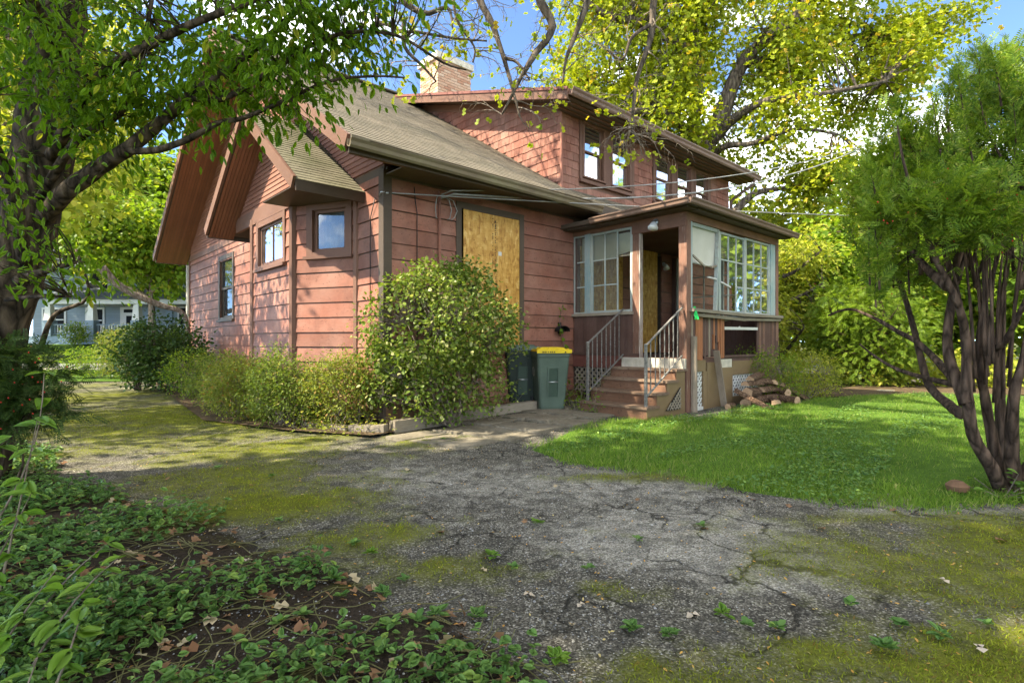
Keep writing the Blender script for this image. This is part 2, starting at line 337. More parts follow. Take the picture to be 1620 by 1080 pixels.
def ground_mat():
    m, t, p = new_mat('cracked mossy asphalt')
    v = coord(t)
    def attr(n): return N(t, 'ShaderNodeAttribute', attribute_name=n).outputs['Fac']
    ag = N(t, 'ShaderNodeTexVoronoi', Scale=130.0); t.links.new(v, ag.inputs['Vector'])
    agc = N(t, 'ShaderNodeSeparateColor'); t.links.new(ag.outputs['Color'], agc.inputs[0])
    n1 = noise(t, v, 1.1, 6, 0.65); n2 = noise(t, v, 6, 6, 0.7); n3 = noise(t, v, 55, 4, 0.7)
    worn = ramp(t, math_(t, 'MULTIPLY_ADD', attr('worn'), 0.9, math_(t, 'MULTIPLY_ADD', n2, 0.55, math_(t, 'MULTIPLY', n1, 0.35))), [(0.52, 0.0), (0.80, 1.0)])
    stone = ramp(t, agc.outputs[0], [(0.0, (0.035, 0.030, 0.023, 1)), (0.6, (0.11, 0.098, 0.077, 1)), (0.87, (0.21, 0.188, 0.15, 1)), (1.0, (0.42, 0.38, 0.31, 1))])
    stone2 = ramp(t, agc.outputs[0], [(0.0, (0.12, 0.107, 0.085, 1)), (0.6, (0.255, 0.23, 0.187, 1)), (1.0, (0.46, 0.42, 0.35, 1))])
    c = mixc(t, worn, stone, stone2)
    c = mixc(t, ramp(t, n2, [(0.36, 0.6), (0.56, 0.0)]), c, (0.04, 0.037, 0.031, 1))
    # cracks
    dv = N(t, 'ShaderNodeVectorMath', operation='MULTIPLY_ADD'); nn = N(t, 'ShaderNodeTexNoise', Scale=2.2, Detail=5.0); t.links.new(v, nn.inputs['Vector'])
    t.links.new(nn.outputs['Color'], dv.inputs[0]); dv.inputs[1].default_value = (0.9, 0.9, 0.0); t.links.new(v, dv.inputs[2])
    vo = N(t, 'ShaderNodeTexVoronoi', feature='DISTANCE_TO_EDGE', Scale=2.1); t.links.new(dv.outputs[0], vo.inputs['Vector'])
    crk = math_(t, 'MULTIPLY', ramp(t, vo.outputs['Distance'], [(0.006, 1.0), (0.034, 0.0)]), ramp(t, n1, [(0.40, 0.0), (0.56, 0.9)]))
    c = mixc(t, crk, c, (0.022, 0.02, 0.016, 1))
    # soil under the plants
    sc = ramp(t, n3, [(0.3, (0.018, 0.013, 0.009, 1)), (0.75, (0.06, 0.045, 0.032, 1))])
    c = mixc(t, ramp(t, math_(t, 'MULTIPLY_ADD', n2, 0.4, math_(t, 'ADD', attr('soil'), -0.2)), [(0.35, 0.0), (0.6, 1.0)]), c, sc)
    # moss
    mf = ramp(t, math_(t, 'MULTIPLY_ADD', n2, 0.7, math_(t, 'MULTIPLY_ADD', n3, 0.55, math_(t, 'ADD', attr('moss'), -0.55))), [(0.30, 0.0), (0.55, 0.5), (0.88, 1.0)])
    mc = ramp(t, math_(t, 'MULTIPLY_ADD', n3, 0.6, math_(t, 'MULTIPLY', n2, 0.5)), [(0.3, (0.040, 0.043, 0.010, 1)), (0.55, (0.105, 0.11, 0.016, 1)), (0.8, (0.18, 0.185, 0.03, 1))])
    c = mixc(t, mf, c, mc)
    t.links.new(c, p.inputs['Base Color']); p.inputs['Roughness'].default_value = 1.0; p.inputs['Specular IOR Level'].default_value = 0.04
    h = math_(t, 'MULTIPLY_ADD', ag.outputs['Distance'], -0.4, math_(t, 'MULTIPLY_ADD', n3, 0.7, math_(t, 'MULTIPLY_ADD', crk, -1.0, math_(t, 'MULTIPLY', mf, 0.4))))
    bump(t, h, p, 0.75, 0.012)
    return m
M['ground'] = ground_mat()
nx, ny = len(gx), len(gy)
ii = (np.arange(ny - 1)[:, None] * nx + np.arange(nx - 1)[None, :]).ravel()
drive = np_mesh('driveway', np.column_stack([P2, Z]), np.column_stack([ii, ii + 1, ii + nx + 1, ii + nx]), M['ground'], None, True)
for nme, arr in (('moss', mo), ('soil', soi), ('worn', li)):
    a = drive.data.attributes.new(nme, 'FLOAT', 'POINT'); a.data.foreach_set('value', arr.astype(np.float32))
tag(drive, 'cracked mossy asphalt driveway', 'driveway', kind='structure')
def earth_mat(name, a, b, sc=3):
    m, t, p = new_mat(name); v = coord(t)
    c = ramp(t, math_(t, 'MULTIPLY_ADD', noise(t, v, sc, 6, 0.7), 0.6, math_(t, 'MULTIPLY', noise(t, v, sc * 12, 4), 0.4)), [(0.35, a), (0.68, b)])
    t.links.new(c, p.inputs['Base Color']); p.inputs['Roughness'].default_value = 1.0; p.inputs['Specular IOR Level'].default_value = 0.05; bump(t, noise(t, v, sc * 14, 5, 0.7), p, 0.8, 0.03); return m
M['earth'] = earth_mat('leafy earth', (0.05, 0.036, 0.022, 1), (0.16, 0.11, 0.062, 1))
M['weedy'] = earth_mat('weedy ground', (0.045, 0.05, 0.016, 1), (0.11, 0.11, 0.04, 1), 0.6)
M['turf'] = earth_mat('turf', (0.045, 0.085, 0.012, 1), (0.09, 0.155, 0.025, 1), 1.2)
M['tarmac'] = earth_mat('street tarmac', (0.2, 0.195, 0.19, 1), (0.3, 0.29, 0.28, 1), 2)
M['concrete'] = earth_mat('pale concrete', (0.38, 0.34, 0.28, 1), (0.55, 0.5, 0.42, 1), 2)
def sheet(name, poly, mat, label, z=None, kind='structure', cut=0.5):
    """flat polygon filled with a triangulated grid that follows the ground"""
    import mathutils
    xs = [p[0] for p in poly]; ys = [p[1] for p in poly]
    pts = []; n = len(poly)
    for i in range(n):
        a = Vector(poly[i]); b = Vector(poly[(i + 1) % n]); k = max(1, int((b - a).length / cut))
        pts += [a.lerp(b, j / k) for j in range(k)]
    ed = [(i, (i + 1) % len(pts)) for i in range(len(pts))]
    rr = random.Random(3)
    for x in np.arange(min(xs), max(xs), cut):
        for y in np.arange(min(ys), max(ys), cut):
            q = Vector((x + rr.uniform(-.2, .2) * cut, y + rr.uniform(-.2, .2) * cut))
            if inside(q, poly): pts.append(q)
    r = mathutils.geometry.delaunay_2d_cdt(pts, ed, [], 1, 1e-5)
    zf = z or (lambda x, y: float(gz(x, y)) + 0.03 * float(sst(0.0, 0.5, edge_d(x, y, poly))))
    me = bpy.data.meshes.new(name); me.from_pydata([(p.x, p.y, zf(p.x, p.y)) for p in r[0]], [], [tuple(f) for f in r[2]])
    o = link(name, me, mat); tag(o, label, None, kind=kind); return o
def edge_d(x, y, poly):
    q = Vector((x, y)); m = 9.0
    for i in range(len(poly)):
        a = Vector(poly[i]); b_ = Vector(poly[(i + 1) % len(poly)]); t_ = max(0, min(1, (q - a).dot(b_ - a) / (b_ - a).length_squared)); m = min(m, (q - a.lerp(b_, t_)).length)
    return m
def inside(q, poly):
    c = False; n = len(poly)
    for i in range(n):
        x1, y1 = poly[i]; x2, y2 = poly[(i + 1) % n]
        if (y1 > q[1]) != (y2 > q[1]) and q[0] < (x2 - x1) * (q[1] - y1) / (y2 - y1) + x1: c = not c
    return c
b = MB(); b.add([(-500, -60, -0.06), (500, -60, -0.06), (500, 900, -0.06), (-500, 900, -0.06)], [(0, 1, 2, 3)])
tag(b.build('ground', M['weedy']), 'weedy earth around the house', kind='structure')
LAWN = [(0.22, 6.0), (0.75, 7.0), (1.35, 7.75), (2.1, 8.05), (2.75, 7.9), (3.2, 8.25), (4.0, 8.95), (5.0, 9.55), (5.6, 10.0), (6.6, 10.6), (8.0, 10.9), (9.5, 10.6), (11.5, 10.5), (12, 8), (12, 4.6), (6.0, 4.2), (4.3, 4.12), (3.55, 3.98), (2.9, 3.86), (2.45, 3.9), (1.95, 4.3), (1.5, 4.66), (0.95, 5.1), (0.5, 5.5)]
sheet('lawn', LAWN, M['turf'], 'green back lawn beside the porch')
sheet('garden_bed', [(-1.75, 6.75), (-3.0, 7.2), (-4.6, 8.1), (-6.2, 10.2), (-10.2, 15.5), (-9.6, 17), (-6.5, 14), (-2.2, 8.6), (0.2, 9.6), (1.5, 10.6), (0.35, 8.95)], M['earth'], 'earth bed along the house', lambda x, y: float(gz(x, y)) + 0.035, cut=0.6)
sheet('garden_path', [(5.6, 10.25), (7.0, 10.75), (8.5, 11.0), (11, 10.8), (12, 12.5), (9, 14.5), (7.5, 18), (6.3, 18), (6.4, 13)], M['earth'], 'bare earth path beyond the lawn', lambda x, y: 0.14, cut=0.8)

# ------------------------------------------------------------------ house
house = empty('house', HO, HROT)
tag(house, 'weathered red brown wooden house with bay, shed dormer and brick chimney', 'house')
class Fr:                                     # frame on a vertical wall: s along, n outwards, z up
    def __init__(s, p0, p1, side):
        s.p = Vector((p0[0], p0[1], 0)); d = Vector((p1[0] - p0[0], p1[1] - p0[1], 0)); s.L = d.length; s.d = d.normalized()
        s.n = Vector((s.d.y, -s.d.x, 0)) * side
    def __call__(s, a, n, z): return s.p + s.d * a + s.n * n + Vector((0, 0, z))
def fbox(fr, s0, s1, n0, n1, z0, z1, b=None):
    b = b or MB(); return b.box(s0, s1, n0, n1, z0, z1, 0, fr)
def wedge(fr, s0, s1, z0, z1, t0, t1, s0t=None, s1t=None):
    s0t = s0 if s0t is None else s0t; s1t = s1 if s1t is None else s1t
    return MB().hexa([fr(s0, 0, z0), fr(s1, 0, z0), fr(s1, t0, z0), fr(s0, t0, z0), fr(s0t, 0, z1), fr(s1t, 0, z1), fr(s1t, t1, z1), fr(s0t, t1, z1)])
def cut_spans(L0, L1, z0, z1, ops):
    sp = [(L0, L1)]
    for a, b_, za, zb in ops:
        if min(z1, zb) - max(z0, za) > 0.25 * (z1 - z0):
            nw = []
            for p, q in sp:
                if b_ <= p or a >= q: nw.append((p, q))
                else:
                    if a > p: nw.append((p, a))
                    if b_ < q: nw.append((b_, q))
            sp = nw
    return [x for x in sp if x[1] - x[0] > 0.03]
def backing(name, fr, z0, z1, ops, parent, mat, s0=0.0, s1=None, n0=-0.1):
    s1 = fr.L if s1 is None else s1
    sc = sorted({s0, s1} | {x for o in ops for x in o[:2]}); zc = sorted({z0, z1} | {x for o in ops for x in o[2:]})
    b = MB()
    for i in range(len(sc) - 1):
        for j in range(len(zc) - 1):
            ms, mz = (sc[i] + sc[i + 1]) / 2, (zc[j] + zc[j + 1]) / 2
            if any(o[0] < ms < o[1] and o[2] < mz < o[3] for o in ops): continue
            fbox(fr, sc[i], sc[i + 1], n0, 0.0, zc[j], zc[j + 1], b)
    return b.build(name, mat, parent)
def siding(fr, z0, z1, ops, parent, s0=0.0, s1=None, course=0.226, phase=None, mat=None, t0=0.028, t1=0.016, split=3.4):
    s1 = fr.L if s1 is None else s1; z = z0
    rr = random.Random(int(fr.L * 1000))
    while z < z1 - 0.02:
        zt = min(z + course, z1)
        for a, b_ in cut_spans(s0, s1, z, zt, ops):
            cuts = [a]
            if b_ - a > split: cuts.append(a + (b_ - a) * rr.uniform(0.3, 0.7))
            cuts.append(b_)
            for i in range(len(cuts) - 1):
                e = rr.uniform(-0.006, 0.006); g = 0.002 if i else 0
                wedge(fr, cuts[i] + g, cuts[i + 1] - 0.0015, z + 0.013 + e, zt + 0.002, t0 + rr.uniform(0, 0.006), t1).build('siding_board', mat or M['siding'], parent)
        z = zt
def window(parent, fr, s0, s1, z0, z1, casing=0.1, sash=0.045, split=True, hang='curtain', mat='trim', hmat=None, depth=0.06, sill=True, hung=(0, 1, 0, 1), mull=()):
    """casing as the part; sashes, panes, sill and hanging as its pieces"""
    b = MB(); o = 0.045
    fbox(fr, s0 - casing, s0, -0.06, o, z0 - casing * 0.6, z1 + casing, b); fbox(fr, s1, s1 + casing, -0.06, o, z0 - casing * 0.6, z1 + casing, b)
    fbox(fr, s0, s1, -0.06, o - 0.003, z1, z1 + casing, b); fbox(fr, s0, s1, -0.06, o - 0.003, z0 - casing * 0.6, z0, b)
    w = b.build('window', M[mat], parent)
    if sill: fbox(fr, s0 - casing - 0.03, s1 + casing + 0.03, 0.002, o + 0.045, z0 - casing * 0.6 - 0.045, z0 - casing * 0.6 + 0.001).build('sill', M[mat], w)
    halves = [(z0, (z0 + z1) / 2 + 0.02, -0.045), ((z0 + z1) / 2 - 0.02, z1, -0.018)] if split else [(z0, z1, -0.02)]
    for za, zb, n in halves:
        b = MB()
        fbox(fr, s0, s0 + sash, n - 0.02, n + 0.015, za, zb, b); fbox(fr, s1 - sash, s1, n - 0.02, n + 0.015, za, zb, b)
        fbox(fr, s0 + sash, s1 - sash, n - 0.02, n + 0.013, za, za + sash, b); fbox(fr, s0 + sash, s1 - sash, n - 0.02, n + 0.013, zb - sash * 0.8, zb, b)
        for f in mull:
            c = s0 + (s1 - s0) * f; fbox(fr, c - 0.012, c + 0.012, n - 0.015, n + 0.011, za + sash, zb - sash * 0.8, b)
        b.build('sash', M[mat], w)
        fbox(fr, s0 + sash, s1 - sash, n - 0.006, n - 0.003, za + sash, zb - sash * 0.8).build('pane', M['glass'], w)
    if hang:
        a0 = s0 + (s1 - s0) * hung[0]; a1 = s0 + (s1 - s0) * hung[1]; za = z0 + (z1 - z0) * hung[2]; zb = z0 + (z1 - z0) * hung[3]
        k = max(8, int((a1 - a0) / 0.02)); V = []
        for i in range(k + 1):
            s = a0 + (a1 - a0) * i / k; n = -0.12 + (0.014 * math.sin(i * 1.15) + 0.008 * math.sin(i * 0.37 + 1) if hang == 'curtain' else 0)
            V += [fr(s, n, za), fr(s, n, zb)]
        bb = MB().add(V, [(2 * i, 2 * i + 2, 2 * i + 3, 2 * i + 1) for i in range(k)]); bb.build(hang, M[hmat or 'curtain'], w, hang == 'curtain')
    bx = MB(); fbox(fr, s0 - 0.02, s1 + 0.02, -0.5, -0.48, z0 - 0.05, z1 + 0.05, bx); bx.build('unlit_room_board', M['dark'], w)  # black board stands in for the unlit room
    return w

EAVE_Z, SL = 3.65, 0.626
RV, RZ = 5.6, 3.65 + 6.15 * 0.626
DEPTH, LEN = 11.2, 10.2
def roofz(v): return EAVE_Z + SL * (min(v, 2 * RV - v) + 0.55)

# back wall (towards the camera's right)
FB = Fr((0, 0), (LEN, 0), 1)
ops = [(1.30, 2.52, 1.2, 3.24), (4.1, 5.3, 1.35, 2.95), (6.02, 6.85, 0.93, 3.1)]
bw = backing('back_wall', FB, 0.22, 3.62, ops, house, M['darktrim'])
siding(FB, 0.30, 3.46, ops, bw, 0.06, 3.9); siding(FB, 0.93, 3.4, ops, bw, 3.93, 7.3); siding(FB, 0.30, 3.46, [], bw, 7.45, LEN)
fbox(FB, 0.02, LEN, 0.001, 0.04, 3.46, 3.60).build('frieze_board', M['darktrim'], bw)
fbox(FB, 0.0, LEN, 0.001, 0.05, 0.02, 0.30).build('water_table', M['fdn'], bw)
for s in (1.20, 2.52): fbox(FB, s, s + 0.1, -0.05, 0.038, 1.1, 3.34).build('window_casing', M['darktrim'], bw)
fbox(FB, 1.30, 2.52, -0.05, 0.036, 3.24, 3.34).build('window_casing', M['darktrim'], bw)
# corner board
b = MB(); b.box(-0.04, 0.09, -0.046, 0.09, 0.05, 3.56); b.build('corner_board', M['darktrim'], house)

# gable wall towards the drive, with the lap boards of the gable above
FG = Fr((0, 0), (0, DEPTH), -1)
gops = [(0.79, 4.83, 0.1, 3.45), (6.98, 8.04, 1.78, 3.18)]
gw = backing('gable_wall', FG, 0.1, 3.62, gops, house, M['darktrim'])
siding(FG, 0.2, 3.5, gops, gw, 0.09, DEPTH)
fbox(FG, 4.95, DEPTH, 0.001, 0.036, 3.5, 3.64).build('band_board', M['trim'], gw)
b = MB(); b.prism([(0, 0, 3.62), (0, DEPTH, 3.62), (0, DEPTH, roofz(DEPTH) - 0.15), (0, RV, RZ - 0.2), (0, 0, roofz(0) - 0.15)], (0.1, 0, 0)); b.build('gable_backing', M['trim'], gw)
z = 3.64; EX = 0.078
def grange(z):                                # span of the gable at height z
    d = (RZ - 0.16 - z) / SL; return RV - d, RV + d
while z < RZ - 0.3:
    a, c = grange(z); a2, c2 = grange(z + EX)
    a, c = max(a, 0), min(c, DEPTH); a2, c2 = max(a2, 0), min(c2, DEPTH)
    wedge(FG, a, c, z, z + EX + 0.003, 0.024, 0.010, a2, c2).build('clapboard', M['clap'], gw); z += EX
window(house, FG, 6.98, 8.04, 1.78, 3.18, 0.1, 0.05, True, 'curtain', 'darktrim', 'greycurtain', hung=(0, 1, 0.5, 1))
b = MB(); V = []
for i in range(24): V += [FG(6.98 + 0.6 * i / 23, -0.14 + 0.014 * math.sin(i * 1.3), 1.75), FG(6.98 + 0.6 * i / 23, -0.14 + 0.014 * math.sin(i * 1.3), 2.5)]
# far and end walls
FE = Fr((LEN, 0), (LEN, DEPTH), 1); ew = backing('end_wall', FE, 0.1, 3.62, [], house, M['siding'])
b = MB(); b.prism([(LEN, 0, 3.62), (LEN, DEPTH, 3.62), (LEN, DEPTH, roofz(DEPTH) - 0.15), (LEN, RV, RZ - 0.2), (LEN, 0, roofz(0) - 0.15)], (-0.1, 0, 0)); b.build('gable_backing', M['clap'], ew)
FF = Fr((0, DEPTH), (LEN, DEPTH), -1); backing('street_wall', FF, 0.1, 3.62, [], house, M['siding'])
fbox(FG, DEPTH - 0.02, DEPTH + 0.1, -0.05, 0.045, 0.05, 3.56).build('corner_board', M['trim'], house)

# bay
BP = [(0, 0.79), (-0.544, 1.845), (-0.544, 3.77), (0, 4.83)]
bay = MB(); bay.prism([(0.0, 0.80, 3.42), (-0.52, 1.85, 3.42), (-0.52, 3.77, 3.42), (0, 4.82, 3.42)][::-1], (0, 0, 0.06)); bay = bay.build('bay_window', M['darktrim'], house)
F1 = Fr(BP[1], BP[0], 1); F2 = Fr(BP[2], BP[1], 1); F3 = Fr(BP[3], BP[2], 1)
L1 = F1.L
w1 = (L1 - 0.80, L1 - 0.19, 2.56, 3.20); w2 = (3.77 - 3.42, 3.77 - 2.22, 2.52, 3.2)
for f, op in ((F1, [w1]), (F2, [w2]), (F3, [])):
    backing('bay_side', f, 0.1, 3.42, op, bay, M['darktrim'])
for f, op in ((F1, [w1]), (F2, [w2])): siding(f, 0.2, 3.3, op, bay, 0.05, f.L - 0.05)
for q, ww in (((0, 0.79), 0.07), ((-0.544, 1.845), 0.075), ((-0.544, 3.77), 0.07)):
    b = MB(); b.lathe([(ww, 0.1), (ww, 3.4)], 8, (q[0], q[1], 0)); b.build('bay_post', M['trim'], bay)
window(house, F1, *w1, 0.11, 0.055, False, 'curtain', 'trim', 'curtain', hung=(0, 1, 0, 1))
window(house, F2, *w2, 0.10, 0.05, False, 'curtain', 'trim', 'curtain', mull=(0.5,), hung=(0.0, 0.8, 0, 1))
# bay gable face
FBG = Fr((-0.56, 5.06), (-0.56, 0.56), 1)
AV, AZ = 2.80, 4.98; BE = 3.36; BSL = (AZ - BE) / (AV - 0.55)
b = MB(); b.prism([(-0.50, 0.75, 3.46), (-0.50, 4.85, 3.46), (-0.50, AV, AZ - 0.14)], (0.06, 0, 0)); bg_ = b.build('bay_gable', M['clap'], house)
z = 3.56
while z < AZ - 0.25:
    d = (AZ - 0.14 - z) / BSL; d2 = max(0.01, (AZ - 0.14 - z - EX) / BSL)
    wedge(Fr((-0.545, AV + 3), (-0.545, AV - 3), 1), 3 - d, 3 + d, z, z + EX + 0.003, 0.024, 0.01, 3 - d2, 3 + d2).build('clapboard', M['clap'], bg_); z += EX
fbox(FBG, 0.36, 4.14, -0.03, 0.03, 3.3, 3.56).build('frieze_board', M['trim'], bg_)

# roofs
def slope(name, parent, u0, u1, v0, z0, v1, z1, th, mat):
    d = Vector((0, v1 - v0, z1 - z0)).normalized(); n = Vector((0, -d.z, d.y)) * (1 if v1 > v0 else -1)
    if n.z < 0: n = -n
    p = [Vector((u0, v0, z0)), Vector((u1, v0, z0)), Vector((u1, v1, z1)), Vector((u0, v1, z1))]
    b = MB(); b.hexa([q - n * th for q in p] + p); return b.build(name, mat, parent)
def shingle_rows(o, along, up, nrm, w, h, ex, wid, keep=None, seed=1, th=0.013, name='shingles', mat=None, parent=None, wj=0.4):
    """courses of shingles on a slope: o corner, along and up unit vectors, w by h"""
    rr = random.Random(seed); V = []; F = []
    for r in range(int(h / ex) + 1):
        y0 = r * ex; y1 = min(y0 + ex * 1.25, h + 0.02); x = -rr.uniform(0, wid)
        while x < w:
            x1 = x + wid * rr.uniform(1 - wj, 1 + wj); a, c = max(x, 0), min(x1, w)
            if c - a > 0.01 and (keep is None or keep((a + c) / 2, y0)):
                t = th * rr.uniform(0.9, 1.15); yo = rr.uniform(-0.003, 0.003); i = len(V)
                g = 0.003
                for (xx, yy, nn) in ((a + g, y0 + yo, 0.002), (c - g, y0 + yo, 0.002), (c - g, y1, 0.002), (a + g, y1, 0.002), (a + g, y0 + yo, t), (c - g, y0 + yo, t), (c - g, y1, 0.004), (a + g, y1, 0.004)):
                    V.append(o + along * xx + up * yy + nrm * (nn + 0.004))
                F += [(i + 4, i + 5, i + 6, i + 7), (i, i + 1, i + 5, i + 4), (i + 1, i + 2, i + 6, i + 5), (i + 3, i, i + 4, i + 7)]
            x = x1
    ob = np_mesh(name, np.array([tuple(v) for v in V]), np.array(F), mat, parent); ob['kind'] = 'stuff'; return ob
OV = 0.80
mr = slope('main_roof', house, -OV, LEN + 0.7, -0.55, EAVE_Z, RV, RZ, 0.13, M['darktrim'])
slope('far_slope', mr, -OV, LEN + 0.7, 2 * RV + 0.55, EAVE_Z, RV, RZ, 0.13, M['darktrim'])
up = Vector((0, 6.15, RZ - EAVE_Z)); hl = up.length; up.normalize(); nr = Vector((0, -up.z, up.y))
shingle_rows(Vector((-OV - 0.03, -0.58, EAVE_Z - 0.02)), Vector((1, 0, 0)), up, nr, LEN + 1.5, hl, 0.125, 0.24, lambda x, y: not (x > 4.6 and y > 1.0 and y < 6.4), 2, name='shingles', mat=M['roof'], parent=mr)
up2 = Vector((0, -up.y, up.z)); nr2 = Vector((0, up.z, up.y))
shingle_rows(Vector((-OV - 0.03, 2 * RV + 0.58, EAVE_Z - 0.02)), Vector((1, 0, 0)), up2, nr2, LEN + 1.5, hl, 0.25, 0.4, None, 3, name='shingles', mat=M['roof'], parent=mr)
MB().bar((-OV, RV, RZ + 0.03), (LEN + 0.7, RV, RZ + 0.03), 0.25, 0.03).build('ridge_cap', M['roof'], mr)
for sgn in (-1, 1):                           # barge boards and beadboard under the overhang
    e = (-0.55 if sgn < 0 else 2 * RV + 0.55)
    A_ = Vector((-OV - 0.02, e - sgn * -0.03, EAVE_Z - 0.07)); B_ = Vector((-OV - 0.02, RV, RZ - 0.07))
    MB().bar(A_, B_, 0.045, 0.2, (0, 0, 1)).build('barge_board', M['trim'], mr)
    nb = 12
    for i in range(nb):
        uu = -OV + 0.03 + (OV - 0.03) * (i + 0.5) / nb; w_ = (OV - 0.03) / nb - 0.007
        MB().bar((uu, e - sgn * 0.02, EAVE_Z - 0.17 + (i % 2) * 0.002), (uu, RV, RZ - 0.17 + (i % 2) * 0.002), w_, 0.012).build('soffit_board', M['soffit'], mr)
    MB().bar((-OV + 0.02, e, EAVE_Z - 0.13), (0.0, e, EAVE_Z - 0.13), 0.03, 0.12).build('eave_fascia', M['trim'], mr)
MB().bar((-OV, -0.575, EAVE_Z - 0.10), (LEN + 0.7, -0.575, EAVE_Z - 0.10), 0.03, 0.17).build('eave_fascia', M['darktrim'], mr)
b = MB(); b.box(0.0, LEN, -0.55, -0.05, 3.485, 3.5); b.build('eave_soffit', M['darktrim'], mr)
def gutter(name, a, b_, parent, mat, out, size=0.11):
    a = Vector(a); b_ = Vector(b_); out = Vector(out)
    pr = [(0, 0), (0, -0.75), (0.55, -1.0), (0.75, -0.8), (0.8, -0.45), (1.0, -0.2), (1.0, 0.0), (0.92, 0.0), (0.92, -0.15), (0.68, -0.45), (0.5, -0.9), (0.08, -0.7), (0.08, 0)]
    q = [a + out * x * size + Vector((0, 0, z * size)) for x, z in pr]
    m = MB(); m.prism(q, b_ - a); return m.build(name, mat, parent)
gutter('gutter', (-OV - 0.03, -0.595, EAVE_Z - 0.02), (3.92, -0.595, EAVE_Z - 0.06), mr, M['oldgutter'], (0, -1, 0), 0.125)
MB().box(-0.6, 3.6, -0.72, -0.62, EAVE_Z - 0.045, EAVE_Z - 0.03).build('gutter_litter', M['earth'], mr)
# bay roof
BO = -1.02
br = slope('bay_roof', house, BO, 0.0, 0.55, BE, AV, AZ, 0.1, M['darktrim'])
slope('far_slope', br, BO, 0.0, 2 * AV - 0.55, BE, AV, AZ, 0.1, M['darktrim'])
bu = Vector((0, AV - 0.55, AZ - BE)); bl = bu.length; bu.normalize(); bn = Vector((0, -bu.z, bu.y))
shingle_rows(Vector((BO - 0.02, 0.52, BE - 0.02)), Vector((1, 0, 0)), bu, bn, -BO + 0.0, bl, 0.10, 0.3, None, 5, name='shingles', mat=M['mossroof'], parent=br)
shingle_rows(Vector((BO - 0.02, 2 * AV - 0.52, BE - 0.02)), Vector((1, 0, 0)), Vector((0, -bu.y, bu.z)), Vector((0, bu.z, bu.y)), -BO + 0.0, bl, 0.10, 0.3, None, 6, name='shingles', mat=M['mossroof'], parent=br)
for sgn in (-1, 1):
    e = 0.55 if sgn < 0 else 2 * AV - 0.55
    MB().bar((BO - 0.015, e, BE - 0.05), (BO - 0.015, AV, AZ - 0.05), 0.04, 0.17).build('barge_board', M['trim'], br)
    for i in range(8):
        uu = BO + 0.03 + 0.45 * (i + 0.5) / 8
        MB().bar((uu, e, BE - 0.135 + (i % 2) * 0.002), (uu, AV, AZ - 0.135 + (i % 2) * 0.002), 0.45 / 8 - 0.006, 0.012).build('soffit_board', M['soffit'], br)
    MB().bar((BO + 0.01, e + sgn * 0.012, BE - 0.08), (0.0, e + sgn * 0.012, BE - 0.08), 0.03, 0.15).build('eave_fascia', M['darktrim'], br)
b = MB(); b.box(BO + 0.03, -0.03, 0.58, 1.9, 3.29, 3.30); b.build('eave_soffit', M['darktrim'], br)

# dormer
DV, DU0, DU1 = 0.05, 3.65, 10.15
def drz(v): return 5.52 + 0.31 * (v + 0.45)
FD = Fr((DU0, DV), (DU1, DV), 1)
dops = [(4.26 - DU0, 4.85 - DU0, 4.36, 5.36), (5.13 - DU0, 5.72 - DU0, 4.36, 5.36), (6.70 - DU0, 7.34 - DU0, 4.36, 5.32), (7.58 - DU0, 8.18 - DU0, 4.36, 5.32), (8.41 - DU0, 9.0 - DU0, 4.36, 5.32)]
dm = backing('dormer', FD, 3.9, 5.52, dops, house, M['trim'])
b = MB(); b.prism([(DU0, DV, 4.0), (DU0, 5.1, 7.1), (DU0, 4.9, drz(4.9) - 0.12), (DU0, DV, drz(DV) - 0.12)], (0.1, 0, 0)); b.build('dormer_cheek', M['trim'], dm)
b = MB(); b.prism([(DU1, DV, 4.0), (DU1, 5.1, 7.1), (DU1, 4.9, drz(4.9) - 0.12), (DU1, DV, drz(DV) - 0.12)], (-0.1, 0, 0)); b.build('dormer_cheek', M['shake'], dm)
FC = Fr((DU0, DV), (DU0, 5.2), -1)
SH = []                                       # shingles of the dormer: (size, frame, s0, s1, z)
rr = random.Random(9)
z = 4.0; ci = 0
while z < 7.2:
    a = max(0.0, (z - EAVE_Z) / SL - 0.55 - DV - 0.2); lo = 0.0
    hi = min(5.1, (z - EAVE_Z) / SL - 0.55 - DV + 0.12)              # under this the main roof hides it
    lo = max(0.0, (z - 5.46 - 0.0) / 0.31 - 0.45 - DV + 0.0)          # above this the dormer roof
    if z < 5.4: lo = 0.0
    x = 0.012
    x = lo - rr.uniform(0, 0.05) if lo > 0 else 0.0
    while x < hi:
        w_ = rr.uniform(0.085, 0.17); SH.append((FC, max(x, lo), min(x + w_, hi), z)); x += w_
    z += 0.15
z = 3.98
fops = [(4.12 - DU0, 5.87 - DU0, 4.24, 5.6), (6.58 - DU0, 9.13 - DU0, 4.24, 5.6)]
while z < 5.38:
    for a, c in cut_spans(0.0, FD.L, z, z + 0.15, fops):
        x = a
        while x < c - 0.02:
            w_ = rr.uniform(0.09, 0.19); SH.append((FD, x, min(x + w_, c), z)); x += w_
    z += 0.15
def pxsize(it):
    fr, a, c, z = it; q = fr((a + c) / 2, 0, z); w = hw(q.x, q.y, q.z); return (c - a) / w.y * (0.6 if fr is FD else 0.8)
SH.sort(key=pxsize, reverse=True)
def shingle_geo(fr, a, c, z, b, sd):
    r = random.Random(sd); dz = r.uniform(-0.007, 0.007); t = r.uniform(0.016, 0.024); g = 0.002; zt = z + 0.165
    b.hexa([fr(a + g, 0.001, z + dz), fr(c - g, 0.001, z + dz), fr(c - g, t, z + dz), fr(a + g, t, z + dz), fr(a + g, 0.001, zt), fr(c - g, 0.001, zt), fr(c - g, 0.008, zt), fr(a + g, 0.008, zt)])
big = MB()
